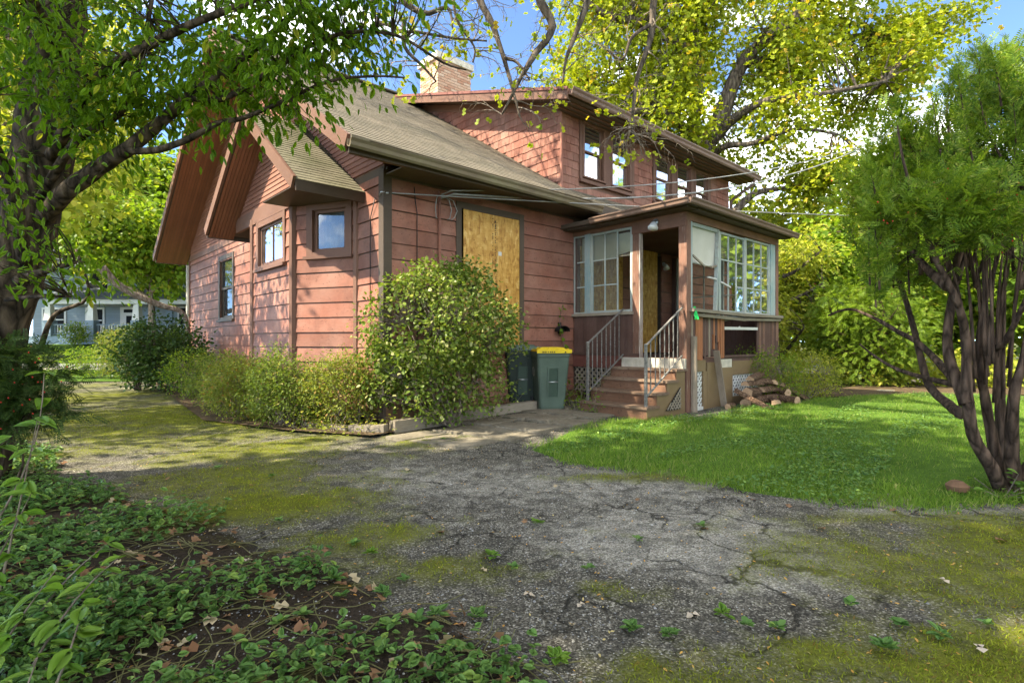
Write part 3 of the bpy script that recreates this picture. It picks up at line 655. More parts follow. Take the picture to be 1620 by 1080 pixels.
for i, it in enumerate(SH):
    if i < 300: b = MB(); shingle_geo(*it, b, i); b.build('shingle', M['shake'], dm)
    else: shingle_geo(*it, big, i)
big.build('shingles', M['shake'], dm)['kind'] = 'stuff'
MB().box(DU0 - 0.03, DU0 + 0.012, DV - 0.03, DV + 0.012, 3.98, 5.45).build('corner_board', M['shake'], dm)
for i, o in enumerate(dops):
    window(house, FD, *o, 0.05, 0.03, True, 'blind' if i in (0, 3) else 'curtain', 'trim', 'paleblind', sill=False, hung=(0, 1, 0, 1) if i in (0, 3) else (0.0, 1, 0.1, 1))
b = MB()
for a, c in ((4.12, 5.87), (6.58, 9.13)):
    fbox(FD, a - DU0, c - DU0, 0.003, 0.07, 4.22, 4.28, b); fbox(FD, a - DU0 + 0.0, a - DU0 + 0.08, 0.002, 0.04, 4.28, 5.42, b); fbox(FD, c - DU0 - 0.08, c - DU0, 0.002, 0.04, 4.28, 5.42, b)
for a, c in ((4.85, 5.13), (7.34, 7.58), (8.18, 8.41)): fbox(FD, a - DU0 + 0.056, c - DU0 - 0.056, 0.002, 0.038, 4.28, 5.42, b)
b.build('window_surround', M['trim'], dm)
b = MB(); fbox(FD, 0, FD.L, 0.001, 0.035, 5.40, 5.52, b); b.build('frieze_board', M['trim'], dm)
b = MB(); b.prism([(DU0 - 0.035, DV, 5.38), (DU0 - 0.035, 4.75, drz(4.75) - 0.27), (DU0 - 0.035, 4.95, drz(4.95) - 0.13), (DU0 - 0.035, DV, drz(DV) - 0.12)], (0.034, 0, 0)); b.build('frieze_board', M['trim'], dm)
RU0, RU1, RE = 3.22, 10.6, -0.5
dr = slope('dormer_roof', house, RU0, RU1, RE, drz(RE), 5.25, drz(5.25), 0.1, M['darktrim'])
shingle_rows(Vector((RU0, RE, drz(RE))), Vector((1, 0, 0)), Vector((0, 1, 0.31)).normalized(), Vector((0, -0.31, 1)).normalized(), RU1 - RU0, 6.0, 0.14, 0.3, None, 8, name='shingles', mat=M['roof'], parent=dr)
MB().bar((RU0 - 0.02, RE - 0.02, drz(RE) - 0.09), (RU0 - 0.02, 5.15, drz(5.15) - 0.09), 0.04, 0.17).build('barge_board', M['trim'], dr)
MB().bar((RU0 - 0.045, RE - 0.02, drz(RE) - 0.0), (RU0 - 0.045, 5.15, drz(5.15) - 0.0), 0.03, 0.05).build('drip_edge', M['maroon'], dr)
b = MB(); b.box(RU0, RU1, RE + 0.02, DV - 0.03, 5.395, 5.41); b.build('eave_soffit', M['darktrim'], dr)
for k in range(3): MB().box(RU0 + 0.02, RU1 - 0.02, RE + 0.12 + k * 0.13, RE + 0.15 + k * 0.13, 5.375, 5.395).build('soffit_batten', M['trim'], dr)
gutter('gutter', (RU0 - 0.02, RE - 0.01, drz(RE) + 0.005), (RU1, RE - 0.01, drz(RE) - 0.01), dr, M['gutter'], (0, -1, 0), 0.13)
MB().tube([(10.3, RE - 0.07, 5.4), (10.3, RE - 0.05, 5.25), (10.24, -0.15, 5.02), (10.2, 0.0, 4.9), (10.2, 0.0, 4.0)], 0.04, 8).build('downspout', M['gutter'], house, True)
# chimney
ch = MB(); ch.box(4.62, 5.72, 5.42, 6.25, 6.9, 8.82); ch = ch.build('chimney', M['mortar'], house)
b = MB(); z = 7.0; row = 0
while z < 8.78:
    for (x0, x1, y0, y1, ax) in ((4.605, 5.735, 5.405, 5.42, 0), (4.605, 4.62, 5.42, 6.25, 1), (5.72, 5.735, 5.42, 6.25, 1)):
        s0, s1 = (x0, x1) if ax == 0 else (y0, y1); s = s0 - (0.11 if row % 2 else 0)
        while s < s1:
            a, c = max(s, s0), min(s + 0.21, s1)
            if c - a > 0.03:
                if ax == 0: b.box(a, c, y0, y1, z, z + 0.063)
                else: b.box(x0, x1, a, c, z, z + 0.063)
            s += 0.222
    z += 0.075; row += 1
b.build('bricks', M['brick'], ch)['kind'] = 'stuff'
b = MB(); b.box(4.55, 5.79, 5.35, 6.32, 8.80, 8.97); b.build('chimney_cap', M['cap'], ch)

# boards nailed over openings
def osb(name, fr, s0, s1, z0, z1, n0, label, prints=True):
    o = empty(name, hw(*fr(s0, n0, z0)), HROT); tag(o, label, 'board', 'strand board sheets over openings')
    w, h = s1 - s0, z1 - z0
    b = MB(); b.box(0, w, -0.014, 0.0, 0, h); b.build('sheet', M['osb'], o)
    if prints:
        r = random.Random(5); b = MB(); z = 0.2
        while z < h - 0.05:
            for cx, ww in ((w * 0.50, 0.022), (w * 0.545, 0.030), (w * 0.575, 0.016)):
                if r.random() < 0.72: b.box(cx - ww * r.uniform(0.2, 0.5), cx + ww * r.uniform(0.2, 0.5), -0.0155, -0.0145, z, z + r.uniform(0.006, 0.02))
            z += r.uniform(0.018, 0.034)
        b.build('print', M['darkiron'], o)
        b = MB(); b.box(w * 0.6, w * 0.66, -0.0158, -0.0146, h * 0.70, h * 0.73); b.build('sticker', M['white'], o)
    b = MB(); r = random.Random(8)
    for k in range(10):
        for x in (0.03, w - 0.03): b.box(x - 0.005, x + 0.005, -0.0165, -0.0146, h * (k + 0.5) / 10, h * (k + 0.5) / 10 + 0.01)
    b.build('nail_heads', M['darkiron'], o)
    return o
osb('strand_board', FB, 1.33, 2.50, 1.1, 3.23, 0.035, 'large strand board sheet over the window behind the round bush')
osb('strand_board', FB, 4.02, 5.36, 1.2, 2.98, 0.05, 'strand board sheet inside the porch, seen through its left sashes', False)
osb('strand_board', FB, 6.02, 6.62, 0.97, 3.16, 0.05, 'narrow strand board over the door inside the porch', False)

# ------------------------------------------------------------------ enclosed porch
porch = empty('enclosed_porch', HO, HROT)
tag(porch, 'decaying enclosed porch with mint green sashes and peeling brown posts', 'porch')
PU0, PU1, PV = 3.9, 7.36, -2.32
FL = Fr((PU0, 0), (PU0, PV), 1)               # left face, n towards -u ; s = -v
FPF = Fr((PU0, PV), (PU1, PV), 1)             # front face, s = u - PU0
FR_ = Fr((PU1, PV), (PU1, 0), 1)              # right face
if FL.n.x > 0: FL.n = -FL.n
b = MB(); b.box(PU0 + 0.02, PU1 - 0.02, PV + 0.02, -0.02, 0.86, 0.93); b.build('floor', M['darkwood'], porch)
# roof with boxed eaves on three sides
rf = MB(); e0 = [(3.55, -2.56, 3.30), (7.52, -2.56, 3.30), (7.52, 0.0, 3.30), (3.55, 0.0, 3.30)]
rf.hexa([Vector(p) - Vector((0, 0, 0.07)) for p in e0] + [Vector(p) for p in e0]); rf = rf.build('porch_roof', M['darktrim'], porch)
MB().add([e0[0], e0[1], e0[2], e0[3], (4.6, 0.0, 3.62), (6.6, 0.0, 3.62)], [(0, 1, 5, 4), (3, 0, 4), (1, 2, 5), (2, 3, 4, 5)]).build('roof_skin', M['roof'], rf)
gutter('gutter', (3.50, -2.56, 3.315), (7.56, -2.56, 3.30), rf, M['gutter'], (0, -1, 0), 0.10)
gutter('gutter', (3.55, -2.60, 3.315), (3.55, -0.75, 3.30), rf, M['gutter'], (-1, 0, 0), 0.10)
b = MB(); b.box(3.62, 3.87, -2.5, -0.02, 3.205, 3.225); b.box(3.9, 7.46, -2.52, -2.36, 3.205, 3.225); b.build('eave_soffit', M['darktrim'], rf)
b = MB(); b.box(PU0 + 0.06, PU1 - 0.06, PV + 0.06, -0.06, 3.14, 3.17); b.build('ceiling', M['darkwood'], rf)
# beams
fbox(FL, 1.33, 2.32, -0.10, 0.02, 2.99, 3.205).build('beam', M['peelh'], porch)
fbox(FL, 0.02, 1.33, -0.10, 0.015, 3.135, 3.205).build('beam', M['peelh'], porch)
fbox(FPF, -0.012, FPF.L, -0.10, 0.012, 3.08, 3.2055).build('beam', M['peelh'], porch)
fbox(FR_, 0.1, FR_.L, -0.10, 0.012, 3.08, 3.2055).build('beam', M['peelh'], porch)
# posts
def post(u0, u1, v0, v1, z0, z1, mat='peel', name='post'):
    b = MB(); n = 7
    for i in range(n):
        a = z0 + (z1 - z0) * i / n; c = z0 + (z1 - z0) * (i + 1) / n; j = [random.uniform(-0.003, 0.003) for _ in range(4)]
        b.box(u0 + j[0], u1 + j[1], v0 + j[2], v1 + j[3], a, c)
    return b.build(name, M[mat], porch)
post(3.89, 4.02, PV - 0.015, PV + 0.12, 0.05, 3.08); post(3.895, 4.01, -1.46, -1.335, 0.7, 2.99); post(7.25, 7.37, PV - 0.005, PV + 0.12, 0.9, 3.08)
post(3.905, 4.0, -0.10, -0.045, 0.9, 3.135, 'darkwood'); post(7.26, 7.365, -0.12, -0.03, 0.9, 3.08, 'darkwood')
MB().box(4.02, 4.075, PV - 0.02, PV + 0.08, 0.10, 1.72).build('rough_post', M['greypost'], porch)
b = MB(); b.tube([(4.045, PV - 0.05, 0.06), (4.04, PV - 0.055, 1.0), (4.05, PV - 0.05, 1.28)], [0.055, 0.05, 0.045], 7, 0, 0.1); b.build('rough_post', M['greypost'], porch)
fbox(FL, 1.46, 1.48, -0.08, 0.004, 0.93, 2.99).build('door_jamb', M['peelw'], porch); fbox(FL, 2.20, 2.23, -0.08, 0.005, 0.93, 2.99).build('door_jamb', M['peel'], porch)
# sills and aprons
fbox(FL, 0.0, 1.36, -0.06, 0.06, 1.655, 1.705).build('sill', M['greywood'], porch)
b = MB(); b.bar(FPF(0.08, 0.03, 1.69), FPF(1.8, 0.04, 1.665), 0.12, 0.05); b.bar(FPF(1.8, 0.04, 1.665), FPF(FPF.L + 0.03, 0.03, 1.68), 0.12, 0.05); b.build('sill', M['greywood'], porch)
b = MB(); b.bar(FPF(0.2, 0.035, 1.62), FPF(1.9, 0.045, 1.585), 0.04, 0.05); b.bar(FPF(1.9, 0.045, 1.59), FPF(FPF.L, 0.035, 1.62), 0.04, 0.045); b.build('sill_moulding', M['greywood'], porch)
fbox(FR_, 0.0, FR_.L, -0.06, 0.05, 1.65, 1.70).build('sill', M['greywood'], porch)
def boards(fr, s0, s1, z0, z1, w, mats, parent, n0=0.0, t=0.02, ragged=0.0, gap=0.003, seed=1, name='wall_board'):
    r = random.Random(seed); s = s0
    while s < s1 - 0.005:
        e = min(s + w * r.uniform(0.9, 1.1), s1); m = mats[r.randrange(len(mats))]
        fbox(fr, s + gap, e - gap, n0 - t, n0 + r.uniform(0, 0.004), z0 + r.uniform(0, ragged), z1).build(name, M[m], parent); s = e
bl_ = fbox(FL, 0.02, 1.45, -0.06, -0.022, 0.75, 1.655).build('left_apron', M['darkwood'], porch)
boards(FL, 0.05, 1.34, 1.0, 1.655, 0.075, ['darkwood'], bl_, 0.012, seed=2, gap=0.0015)
fbox(FL, 0.02, 1.47, -0.03, 0.03, 0.955, 1.0).build('rail', M['darkwood'], bl_); fbox(FL, 0.02, 1.46, -0.03, 0.018, 0.74, 0.955).build('skirt_board', M['maroon'], bl_)
bf_ = fbox(FPF, 0.16, 1.22, -0.07, -0.05, 0.95, 1.6).build('front_apron', M['dark'], porch)
boards(FPF, 0.14, 0.28, 1.0, 1.6, 0.055, ['darkwood', 'peel'], bf_, 0.0, ragged=0.06, seed=3)
boards(FPF, 0.28, 0.50, 0.90, 1.6, 0.055, ['orange'], bf_, 0.004, ragged=0.01, seed=4)
boards(FPF, 0.50, 0.78, 0.92, 1.6, 0.07, ['darkwood', 'greypost', 'darkwood'], bf_, -0.012, ragged=0.06, seed=5)
boards(FPF, 0.78, 1.10, 0.98, 1.6, 0.045, ['darkwood', 'orange', 'darkwood'], bf_, -0.006, ragged=0.35, seed=6)
boards(FPF, 0.78, 1.12, 0.95, 1.6, 0.07, ['darkwood'], bf_, -0.03, ragged=0.02, seed=61)
boards(FPF, 1.10, 1.24, 0.92, 1.6, 0.065, ['orange'], bf_, 0.002, ragged=0.02, seed=7)
boards(FPF, 2.52, FPF.L, 0.92, 1.6, 0.085, ['darkwood', 'peel', 'darkwood', 'darkwood'], bf_, 0.0, ragged=0.03, seed=8)
fbox(FPF, 1.24, 2.52, -0.03, 0.01, 0.93, 0.965).build('floor_edge', M['darkwood'], bf_)
MB().bar(FPF(1.24, -0.01, 1.425), FPF(2.53, -0.01, 1.435), 0.03, 0.05).build('cross_rail', M['white'], bf_)
MB().bar(FPF(1.88, -0.03, 1.46), FPF(1.78, -0.03, 1.42), 0.02, 0.03).build('broken_strip', M['white'], bf_)
MB().bar(FPF(1.3, -0.05, 1.555), FPF(1.8, -0.06, 1.61), 0.02, 0.025).build('broken_strip', M['greywood'], bf_)
boards(FR_, 0.1, FR_.L, 0.92, 1.65, 0.12, ['darkwood'], porch, 0.0, seed=9)
# base under the porch
b = MB(); b.box(PU0 + 0.3, PU1 - 0.1, PV + 0.25, -0.02, 0.0, 0.85); b.build('crawl_space_shade', M['dark'], porch)  # solid black block paints the shade below the porch floor
sk = fbox(FPF, 0.18, 0.58, -0.04, 0.012, 0.72, 0.90).build('skirt', M['olive'], porch)
for s0, s1, z0, z1, m in ((0.18, 0.24, 0.02, 0.72, 'olive'), (0.50, 0.62, 0.02, 0.72, 'olive'), (0.24, 0.50, 0.02, 0.16, 'white'), (0.63, 1.05, 0.05, 0.86, 'olive'), (1.06, 1.52, 0.05, 0.76, 'olive'), (1.52, 2.6, 0.62, 0.86, 'olive'), (1.52, 2.6, 0.05, 0.25, 'olive'), (2.6, FPF.L, 0.05, 0.86, 'olive')):
    fbox(FPF, s0, s1, -0.04, 0.004 + 0.012 * random.random(), z0, z1).build('skirt_panel', M[m], sk)
fbox(FPF, 1.06, 1.50, -0.04, 0.005, 0.76, 0.90).build('bare_patch', M['cap'], sk)
fbox(FR_, 0.05, FR_.L, -0.04, 0.0, 0.03, 0.9).build('skirt_panel', M['olive'], sk)
def lattice(fr, s0, s1, z0, z1, parent, mat, step=0.085, w=0.03, n0=-0.02):
    r = 0
    for sg in (1, -1):
        k = s0 - (z1 - z0) if sg > 0 else s0
        kk = np.arange(s0 - (z1 - z0), s1, step) if sg > 0 else np.arange(s0, s1 + (z1 - z0), step)
        for c in kk:                          # line s = c + (z - z0) * sg
            pts = []
            if sg > 0: a = max(s0, c); e = min(s1, c + (z1 - z0)); za, ze = z0 + (a - c), z0 + (e - c)
            else: e = min(s1, c); a = max(s0, c - (z1 - z0)); ze, za = z0 + (c - e), z0 + (c - a)
            if e - a < 0.02: continue
            MB().bar(fr(a, n0 + (0.0075 if sg > 0 else 0), za), fr(e, n0 + (0.0075 if sg > 0 else 0), ze), 0.007, w, fr.d.cross(fr.n) if False else (0, 0, 1)).build('lattice_slat', mat, parent)
lattice(FPF, 0.24, 0.50, 0.16, 0.72, sk, M['white']); lattice(FPF, 1.54, 2.58, 0.25, 0.62, sk, M['white'], 0.1)
lattice(FL, 0.05, 1.05, 0.3, 0.74, sk, M['greywood'], 0.11, 0.035)
MB().bar(FPF(0.86, 0.05, 1.05), FPF(0.95, 0.14, 0.14), 0.10, 0.03, tuple(FPF.d)).build('leaning_board', M['greypost'], porch)
# sashes
def lights(fr, s0, s1, z0, z1, cols, rows, mat, rail=0.05, mun=0.022, n=0.0, skip=(), noglass=(), name='sash', thick=0.04):
    b = MB()
    fbox(fr, s0, s0 + rail, n - thick, n, z0, z1, b); fbox(fr, s1 - rail, s1, n - thick, n, z0, z1, b)
    fbox(fr, s0 + rail, s1 - rail, n - thick, n - 0.002, z0, z0 + rail * 0.8, b); fbox(fr, s0 + rail, s1 - rail, n - thick, n - 0.002, z1 - rail * 0.8, z1, b)
    o = b.build(name, M[mat], porch)
    a0, a1, c0, c1 = s0 + rail, s1 - rail, z0 + rail * 0.8, z1 - rail * 0.8
    for i in range(1, cols):
        s = a0 + (a1 - a0) * i / cols; fbox(fr, s - mun / 2, s + mun / 2, n - 0.03, n - 0.006, c0, c1).build('muntin', M[mat], o)
    for j in range(1, rows):
        z = c0 + (c1 - c0) * j / rows
        for i in range(cols):
            if (i, j) in skip: continue
            p = a0 + (a1 - a0) * i / cols + (mun / 2 if i else 0); q = a0 + (a1 - a0) * (i + 1) / cols - (mun / 2 if i < cols - 1 else 0)
            fbox(fr, p, q, n - 0.028, n - 0.008, z - mun / 2, z + mun / 2).build('muntin', M[mat], o)
    for i in range(cols):
        for j in range(rows):
            if (i, j) in noglass: continue
            p = a0 + (a1 - a0) * i / cols + mun / 2; q = a0 + (a1 - a0) * (i + 1) / cols - mun / 2; z = c0 + (c1 - c0) * j / rows; zz = c0 + (c1 - c0) * (j + 1) / rows
            fbox(fr, p, q, n - 0.02, n - 0.017, z + mun / 2, zz - mun / 2).build('pane', M['oldglass'], o)
    return o
lights(FL, 0.03, 0.33, 1.705, 3.13, 1, 3, 'mint', 0.035, n=0.0)
fbox(FL, 0.30, 0.42, -0.05, 0.012, 1.705, 3.14).build('mullion', M['teal'], porch)
lights(FL, 0.42, 1.33, 1.705, 3.13, 3, 3, 'mint', 0.05, n=-0.005, skip=((2, 1), (2, 2)), noglass=((2, 0), (2, 1)))
fbox(FPF, 0.13, 0.19, -0.05, 0.0, 1.70, 3.08).build('mullion', M['teal'], porch)
b = MB(); fbox(FPF, 0.19, 1.08, -0.05, -0.01, 3.02, 3.075, b); b.bar(FPF(1.045, -0.02, 3.03), FPF(0.86, 0.03, 1.70), 0.035, 0.06, tuple(FPF.n)); b.bar(FPF(1.06, -0.02, 3.05), FPF(1.06, -0.02, 1.70), 0.05, 0.05); b.build('broken_sash', M['mint'], porch)
MB().bar(FPF(0.62, 0.03, 2.24), FPF(0.92, 0.02, 2.23), 0.025, 0.025).build('broken_muntin', M['white'], porch)
lights(FPF, 1.10, 2.06, 1.695, 3.05, 3, 3, 'mint', 0.045, n=-0.012, skip=((1, 1), (0, 1)), noglass=((0, 0), (1, 0), (0, 1)))
MB().bar(FPF(1.12, 0.0, 2.2), FPF(1.44, 0.01, 2.13), 0.02, 0.025).build('broken_muntin', M['white'], porch)
lights(FPF, 2.08, 3.12, 1.695, 3.07, 3, 3, 'mint', 0.045, n=-0.02)
fbox(FPF, 3.12, 3.33, -0.05, 0.0, 1.70, 3.078).build('mullion', M['teal'], porch)
lights(FR_, 0.15, 1.15, 1.70, 3.07, 3, 3, 'mint', 0.05, n=-0.01); lights(FR_, 1.2, 2.2, 1.70, 3.07, 3, 3, 'mint', 0.05, n=-0.01)
# roller blinds inside
def blind(fr, s0, s1, z0, z1, n, name='blind', tear=0.0):
    V = []; k = 14
    for i in range(k + 1):
        s = s0 + (s1 - s0) * i / k
        for j in range(5):
            z = z1 + (z0 - z1) * j / 4 - (tear * i / k * (j / 4)); V.append(fr(s, n + 0.008 * math.sin(i * 0.9 + j) * j / 4, z))
    bb = MB(); bb.add(V, [(i * 5 + j, (i + 1) * 5 + j, (i + 1) * 5 + j + 1, i * 5 + j + 1) for i in range(k) for j in range(4)])
    bb.bar(fr(s0, n, z0), fr(s1, n, z0 - tear), 0.02, 0.03); return bb.build(name, M['blind'], porch, True)
blind(FL, 0.15, 0.95, 2.66, 3.1, -0.09); blind(FL, 0.95, 1.28, 2.70, 3.06, -0.07, tear=-0.06); blind(FPF, 0.21, 1.02, 2.46, 3.03, -0.05, tear=0.02)
MB().bar(FPF(0.2, 0.0, 2.55), FPF(0.52, 0.03, 2.40), 0.02, 0.03).build('blind_rail', M['greywood'], porch); MB().bar(FPF(0.75, 0.02, 2.41), FPF(1.02, 0.0, 2.47), 0.02, 0.03).build('blind_rail', M['greywood'], porch)
# lamp on the beam, sconce inside
def lamp(name, loc, label, s=1.0):
    o = empty(name, loc, HROT); tag(o, label, 'lamp')
    b = MB(); b.lathe([(0.055 * s, 0.0), (0.06 * s, 0.02), (0.045 * s, 0.04)], 14); m = b.build('base', M['galv'], o, True)
    m.rotation_euler = (0, math.radians(-80), 0); m.location = (-0.01, 0, 0.05)
    b = MB(); b.lathe([(0.035 * s, 0.0), (0.05 * s, -0.03), (0.085 * s, -0.09), (0.08 * s, -0.12), (0.03 * s, -0.135)], 16); g = b.build('shade', M['lampglass'], o, True); g.location = (-0.07, 0.0, 0.05); g.rotation_euler = (0, math.radians(14), 0)
    return o
lamp('porch_lamp', hw(PU0 - 0.02, -1.80, 3.06), 'milky glass lamp on the beam above the porch door')
lamp('wall_sconce', hw(6.86, -0.05, 2.85), 'small glass wall lamp inside the porch doorway', 0.8).rotation_euler = (0, 0, HROT + math.pi / 2)

# ------------------------------------------------------------------ steps and handrails
steps = empty('porch_steps', HO, HROT); tag(steps, 'worn brown wooden steps up to the porch door with iron handrails', 'steps')
TR = [(2.84, 0.27), (3.10, 0.45), (3.36, 0.62), (3.62, 0.78)]; SV0, SV1 = -2.31, -1.10
for i, (u, z) in enumerate(TR):
    zb = TR[i - 1][1] if i else 0.03
    MB().box(u - 0.03, u + 0.30, SV0 - 0.03, SV1 + 0.03, z - 0.035, z).build('tread', M['tread'], steps)
    MB().box(u, u + 0.02, SV0 + 0.002, SV1 - 0.002, zb, z - 0.036).build('riser', M['step'], steps)
MB().box(3.84, 3.888, SV0 - 0.02, SV1 - 0.05, 0.78, 0.935).build('riser', M['cap'], steps)
for v0, v1, m in ((SV0 - 0.012, SV0 + 0.0, 'olive'), (SV1, SV1 + 0.012, 'olive')):
    pr = [(2.845, 0.03)] + [q for i, (u, z) in enumerate(TR) for q in ((u + 0.002, (TR[i - 1][1] if i else 0.03) - 0.0), (u + 0.002, z - 0.037))] + [(3.86, 0.74), (3.86, 0.03)]
    b = MB(); b.prism([(u, v0, z) for u, z in pr[1:]], (0, v1 - v0, 0)); st = b.build('stringer', M[m], steps)
FS = Fr((2.84, SV0 - 0.03), (3.9, SV0 - 0.03), 1)
b = MB(); b.add([FS(0.45, 0.0, 0.18), FS(0.86, 0.0, 0.18), FS(0.86, 0.0, 0.52)], [(0, 1, 2)]); b.build('painted_gap_shade', M['dark'], steps)  # black sheet paints shade behind the lattice; the stringer is solid
for c in np.arange(0.4, 0.9, 0.075):
    for sg in (1, -1):
        pts = [(s, 0.18 + (s - c) * sg) if sg > 0 else (s, 0.18 + (c + 0.25 - s)) for s in np.linspace(0.46, 0.86, 30)]
        pts = [p for p in pts if 0.18 <= p[1] <= 0.18 + (p[0] - 0.45) * 0.83]
        if len(pts) > 1: MB().bar(FS(pts[0][0], 0.006 + 0.004 * (sg > 0), pts[0][1]), FS(pts[-1][0], 0.006 + 0.004 * (sg > 0), pts[-1][1]), 0.006, 0.022).build('lattice_slat', M['greywood'], steps)
for k, (v, uo) in enumerate(((-1.17, 2.93), (-2.27, 2.89))):
    a = Vector((uo, v, 0.27)); t = Vector((uo, v, 1.17 if k == 0 else 1.14)); e = Vector((3.86, v, 1.75 if k == 0 else 1.72))
    rl = MB().bar(a, t, 0.035, 0.035).build('handrail', M['iron'], steps)
    MB().lathe([(0.03, 0), (0.03, 0.02), (0.012, 0.03)], 10, tuple(t)).build('finial', M['iron'], rl)
    MB().bar(t, e, 0.034, 0.014, (0, 0, 1)).build('top_rail', M['iron'], rl)
    lo0 = a + Vector((0, 0, 0.13)); lo1 = Vector((3.86, v, 0.71 + 0.27)); MB().bar(lo0, lo1, 0.028, 0.014).build('bottom_rail', M['iron'], rl)
    for i in range(1, 8):
        f = i / 8; p = lo0.lerp(lo1, f); q = t.lerp(e, f); n = 14; vs = []; b = MB()
        for j in range(n + 1):
            w = 0.0065; an = (j / n) * 9 if 4 < j < 10 else 0; c = p.lerp(q, j / n)
            vs += [c + Vector((math.cos(an + d) * w * 1.4, math.sin(an + d) * w * 1.4, 0)) for d in (0.785, 2.356, 3.927, 5.498)]
        b.add(vs, [(j * 4 + m_, j * 4 + (m_ + 1) % 4, j * 4 + 4 + (m_ + 1) % 4, j * 4 + 4 + m_) for j in range(n) for m_ in range(4)]); b.build('baluster', M['iron'], rl)
# ------------------------------------------------------------------ small things round the house
def bin_(name, loc, rz, label, body, lidm, sc=1.0):
    o = empty(name, loc, rz); o.scale = (sc, sc, sc); tag(o, label, 'bin', 'wheeled bins beside the house wall')
    b = MB(); n = 8; prof = []
    def ring(w, d, z, r=0.05):
        q = []
        for cx, cy, a0 in ((w - r, d - r, 0), (-w + r, d - r, 90), (-w + r, -d + r, 180), (w - r, -d + r, 270)):
            for k in range(4): a = math.radians(a0 + 30 * k); q.append((cx + r * math.cos(a), cy + r * math.sin(a), z))
        return q
    R = [ring(0.20, 0.22, 0.0), ring(0.215, 0.235, 0.06), ring(0.275, 0.305, 0.86), ring(0.285, 0.32, 0.865), ring(0.285, 0.32, 0.95)]
    for q in R: prof += q
    k = len(R[0]); F = [(i * k + j, i * k + (j + 1) % k, (i + 1) * k + (j + 1) % k, (i + 1) * k + j) for i in range(len(R) - 1) for j in range(k)] + [tuple(range(k))[::-1]]
    b.add(prof, F); bo = b.build('body', body, o)
    fr = lambda x, n_, z: (x, -(0.232 + 0.0845 * z) - n_, z)   # follows the leaning front
    b = MB()
    b.box(-0.10, -0.075, -0.03, 0.012, 0.22, 0.70, 0, fr); b.box(0.075, 0.10, -0.03, 0.012, 0.22, 0.70, 0, fr); b.box(-0.075, 0.075, -0.03, 0.011, 0.675, 0.70, 0, fr)
    b.build('front_rib', body, bo)
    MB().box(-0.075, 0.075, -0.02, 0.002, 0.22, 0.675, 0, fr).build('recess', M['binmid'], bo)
    b = MB(); b.tube([fr(-0.078, 0.006, 0.46), fr(0.078, 0.006, 0.46)], 0.011, 8); b.build('grab_bar', M['galv'], bo, True)
    b = MB(); b.box(-0.292, 0.292, -0.345, 0.315, 0.95, 0.985); b.box(-0.288, 0.288, -0.352, -0.34, 0.925, 0.972); l = b.build('lid', lidm, o)
    b = MB(); b.hexa([(-0.22, -0.24, 0.985), (0.22, -0.24, 0.985), (0.22, 0.24, 0.985), (-0.22, 0.24, 0.985), (-0.19, -0.21, 1.015), (0.19, -0.21, 1.015), (0.19, 0.22, 1.02), (-0.19, 0.22, 1.02)])
    for x in (-0.24, -0.08, 0.08, 0.24): b.box(x - 0.012, x + 0.012, -0.30, -0.245, 0.985, 1.0)
    b.build('lid_ridge', lidm, l)
    b = MB(); b.tube([(-0.24, 0.36, 0.93), (0.24, 0.36, 0.93)], 0.016, 8); b.box(-0.25, -0.21, 0.30, 0.37, 0.9, 0.95); b.box(0.21, 0.25, 0.30, 0.37, 0.9, 0.95); b.build('handle', body, o)
    for x in (-0.25, 0.25):
        b = MB(); b.lathe([(0.06, -0.025), (0.115, -0.025), (0.125, -0.01), (0.125, 0.01), (0.115, 0.025), (0.06, 0.025)], 18); w = b.build('wheel', M['darkiron'], o, True); w.location = (x, 0.22, 0.125); w.rotation_euler = (0, math.pi / 2, 0)
    b = MB()                                  # moulded lettering, too worn to read
    r = random.Random(2); x = -0.2
    while x < 0.02: b.box(x, x + r.uniform(0.008, 0.02), -0.354, -0.352, 0.93, 0.955); x += 0.032
    b.add([(0.16, -0.354, 0.93), (0.20, -0.354, 0.93), (0.18, -0.354, 0.957)], [(0, 1, 2)]); b.build('lettering', M['bindark'], l)
    b = MB()
    for i in range(20):
        a0, a1 = 6.2832 * i / 20, 6.2832 * (i + 1) / 20
        f = lambda a, r_: (-(0.207 + 0.074 * (0.62 + r_ * math.sin(a))) - 0.006, r_ * math.cos(a), 0.62 + r_ * math.sin(a))
        b.add([f(a0, 0.055), f(a1, 0.055), f(a1, 0.075), f(a0, 0.075)], [(0, 1, 2, 3)])
    for i in range(3):
        a = 2.094 * i + 0.5; b.add([f(a, 0.035), f(a + 0.9, 0.04), f(a + 0.9, 0.018), f(a, 0.015)], [(0, 1, 2, 3)])
    b.build('emblem', M['white'], bo)
    return o
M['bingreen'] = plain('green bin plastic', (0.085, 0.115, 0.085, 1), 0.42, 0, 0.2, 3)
M['binmid'] = plain('shaded green bin plastic', (0.045, 0.07, 0.048, 1), 0.45, 0, 0.2, 3)  # darker green puts the shade of the recess into the colour
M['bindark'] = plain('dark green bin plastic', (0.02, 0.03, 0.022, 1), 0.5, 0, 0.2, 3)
M['binyellow'] = plain('yellow bin lid', (0.72, 0.50, 0.02, 1), 0.45, 0, 0.12, 3)
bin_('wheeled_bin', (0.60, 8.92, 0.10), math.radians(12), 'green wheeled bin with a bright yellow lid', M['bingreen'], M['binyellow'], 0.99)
bin_('wheeled_bin', (0.14, 9.22, 0.10), math.radians(8), 'dark green wheeled bin behind the one with the yellow lid', M['bindark'], M['bingreen'], 1.03)
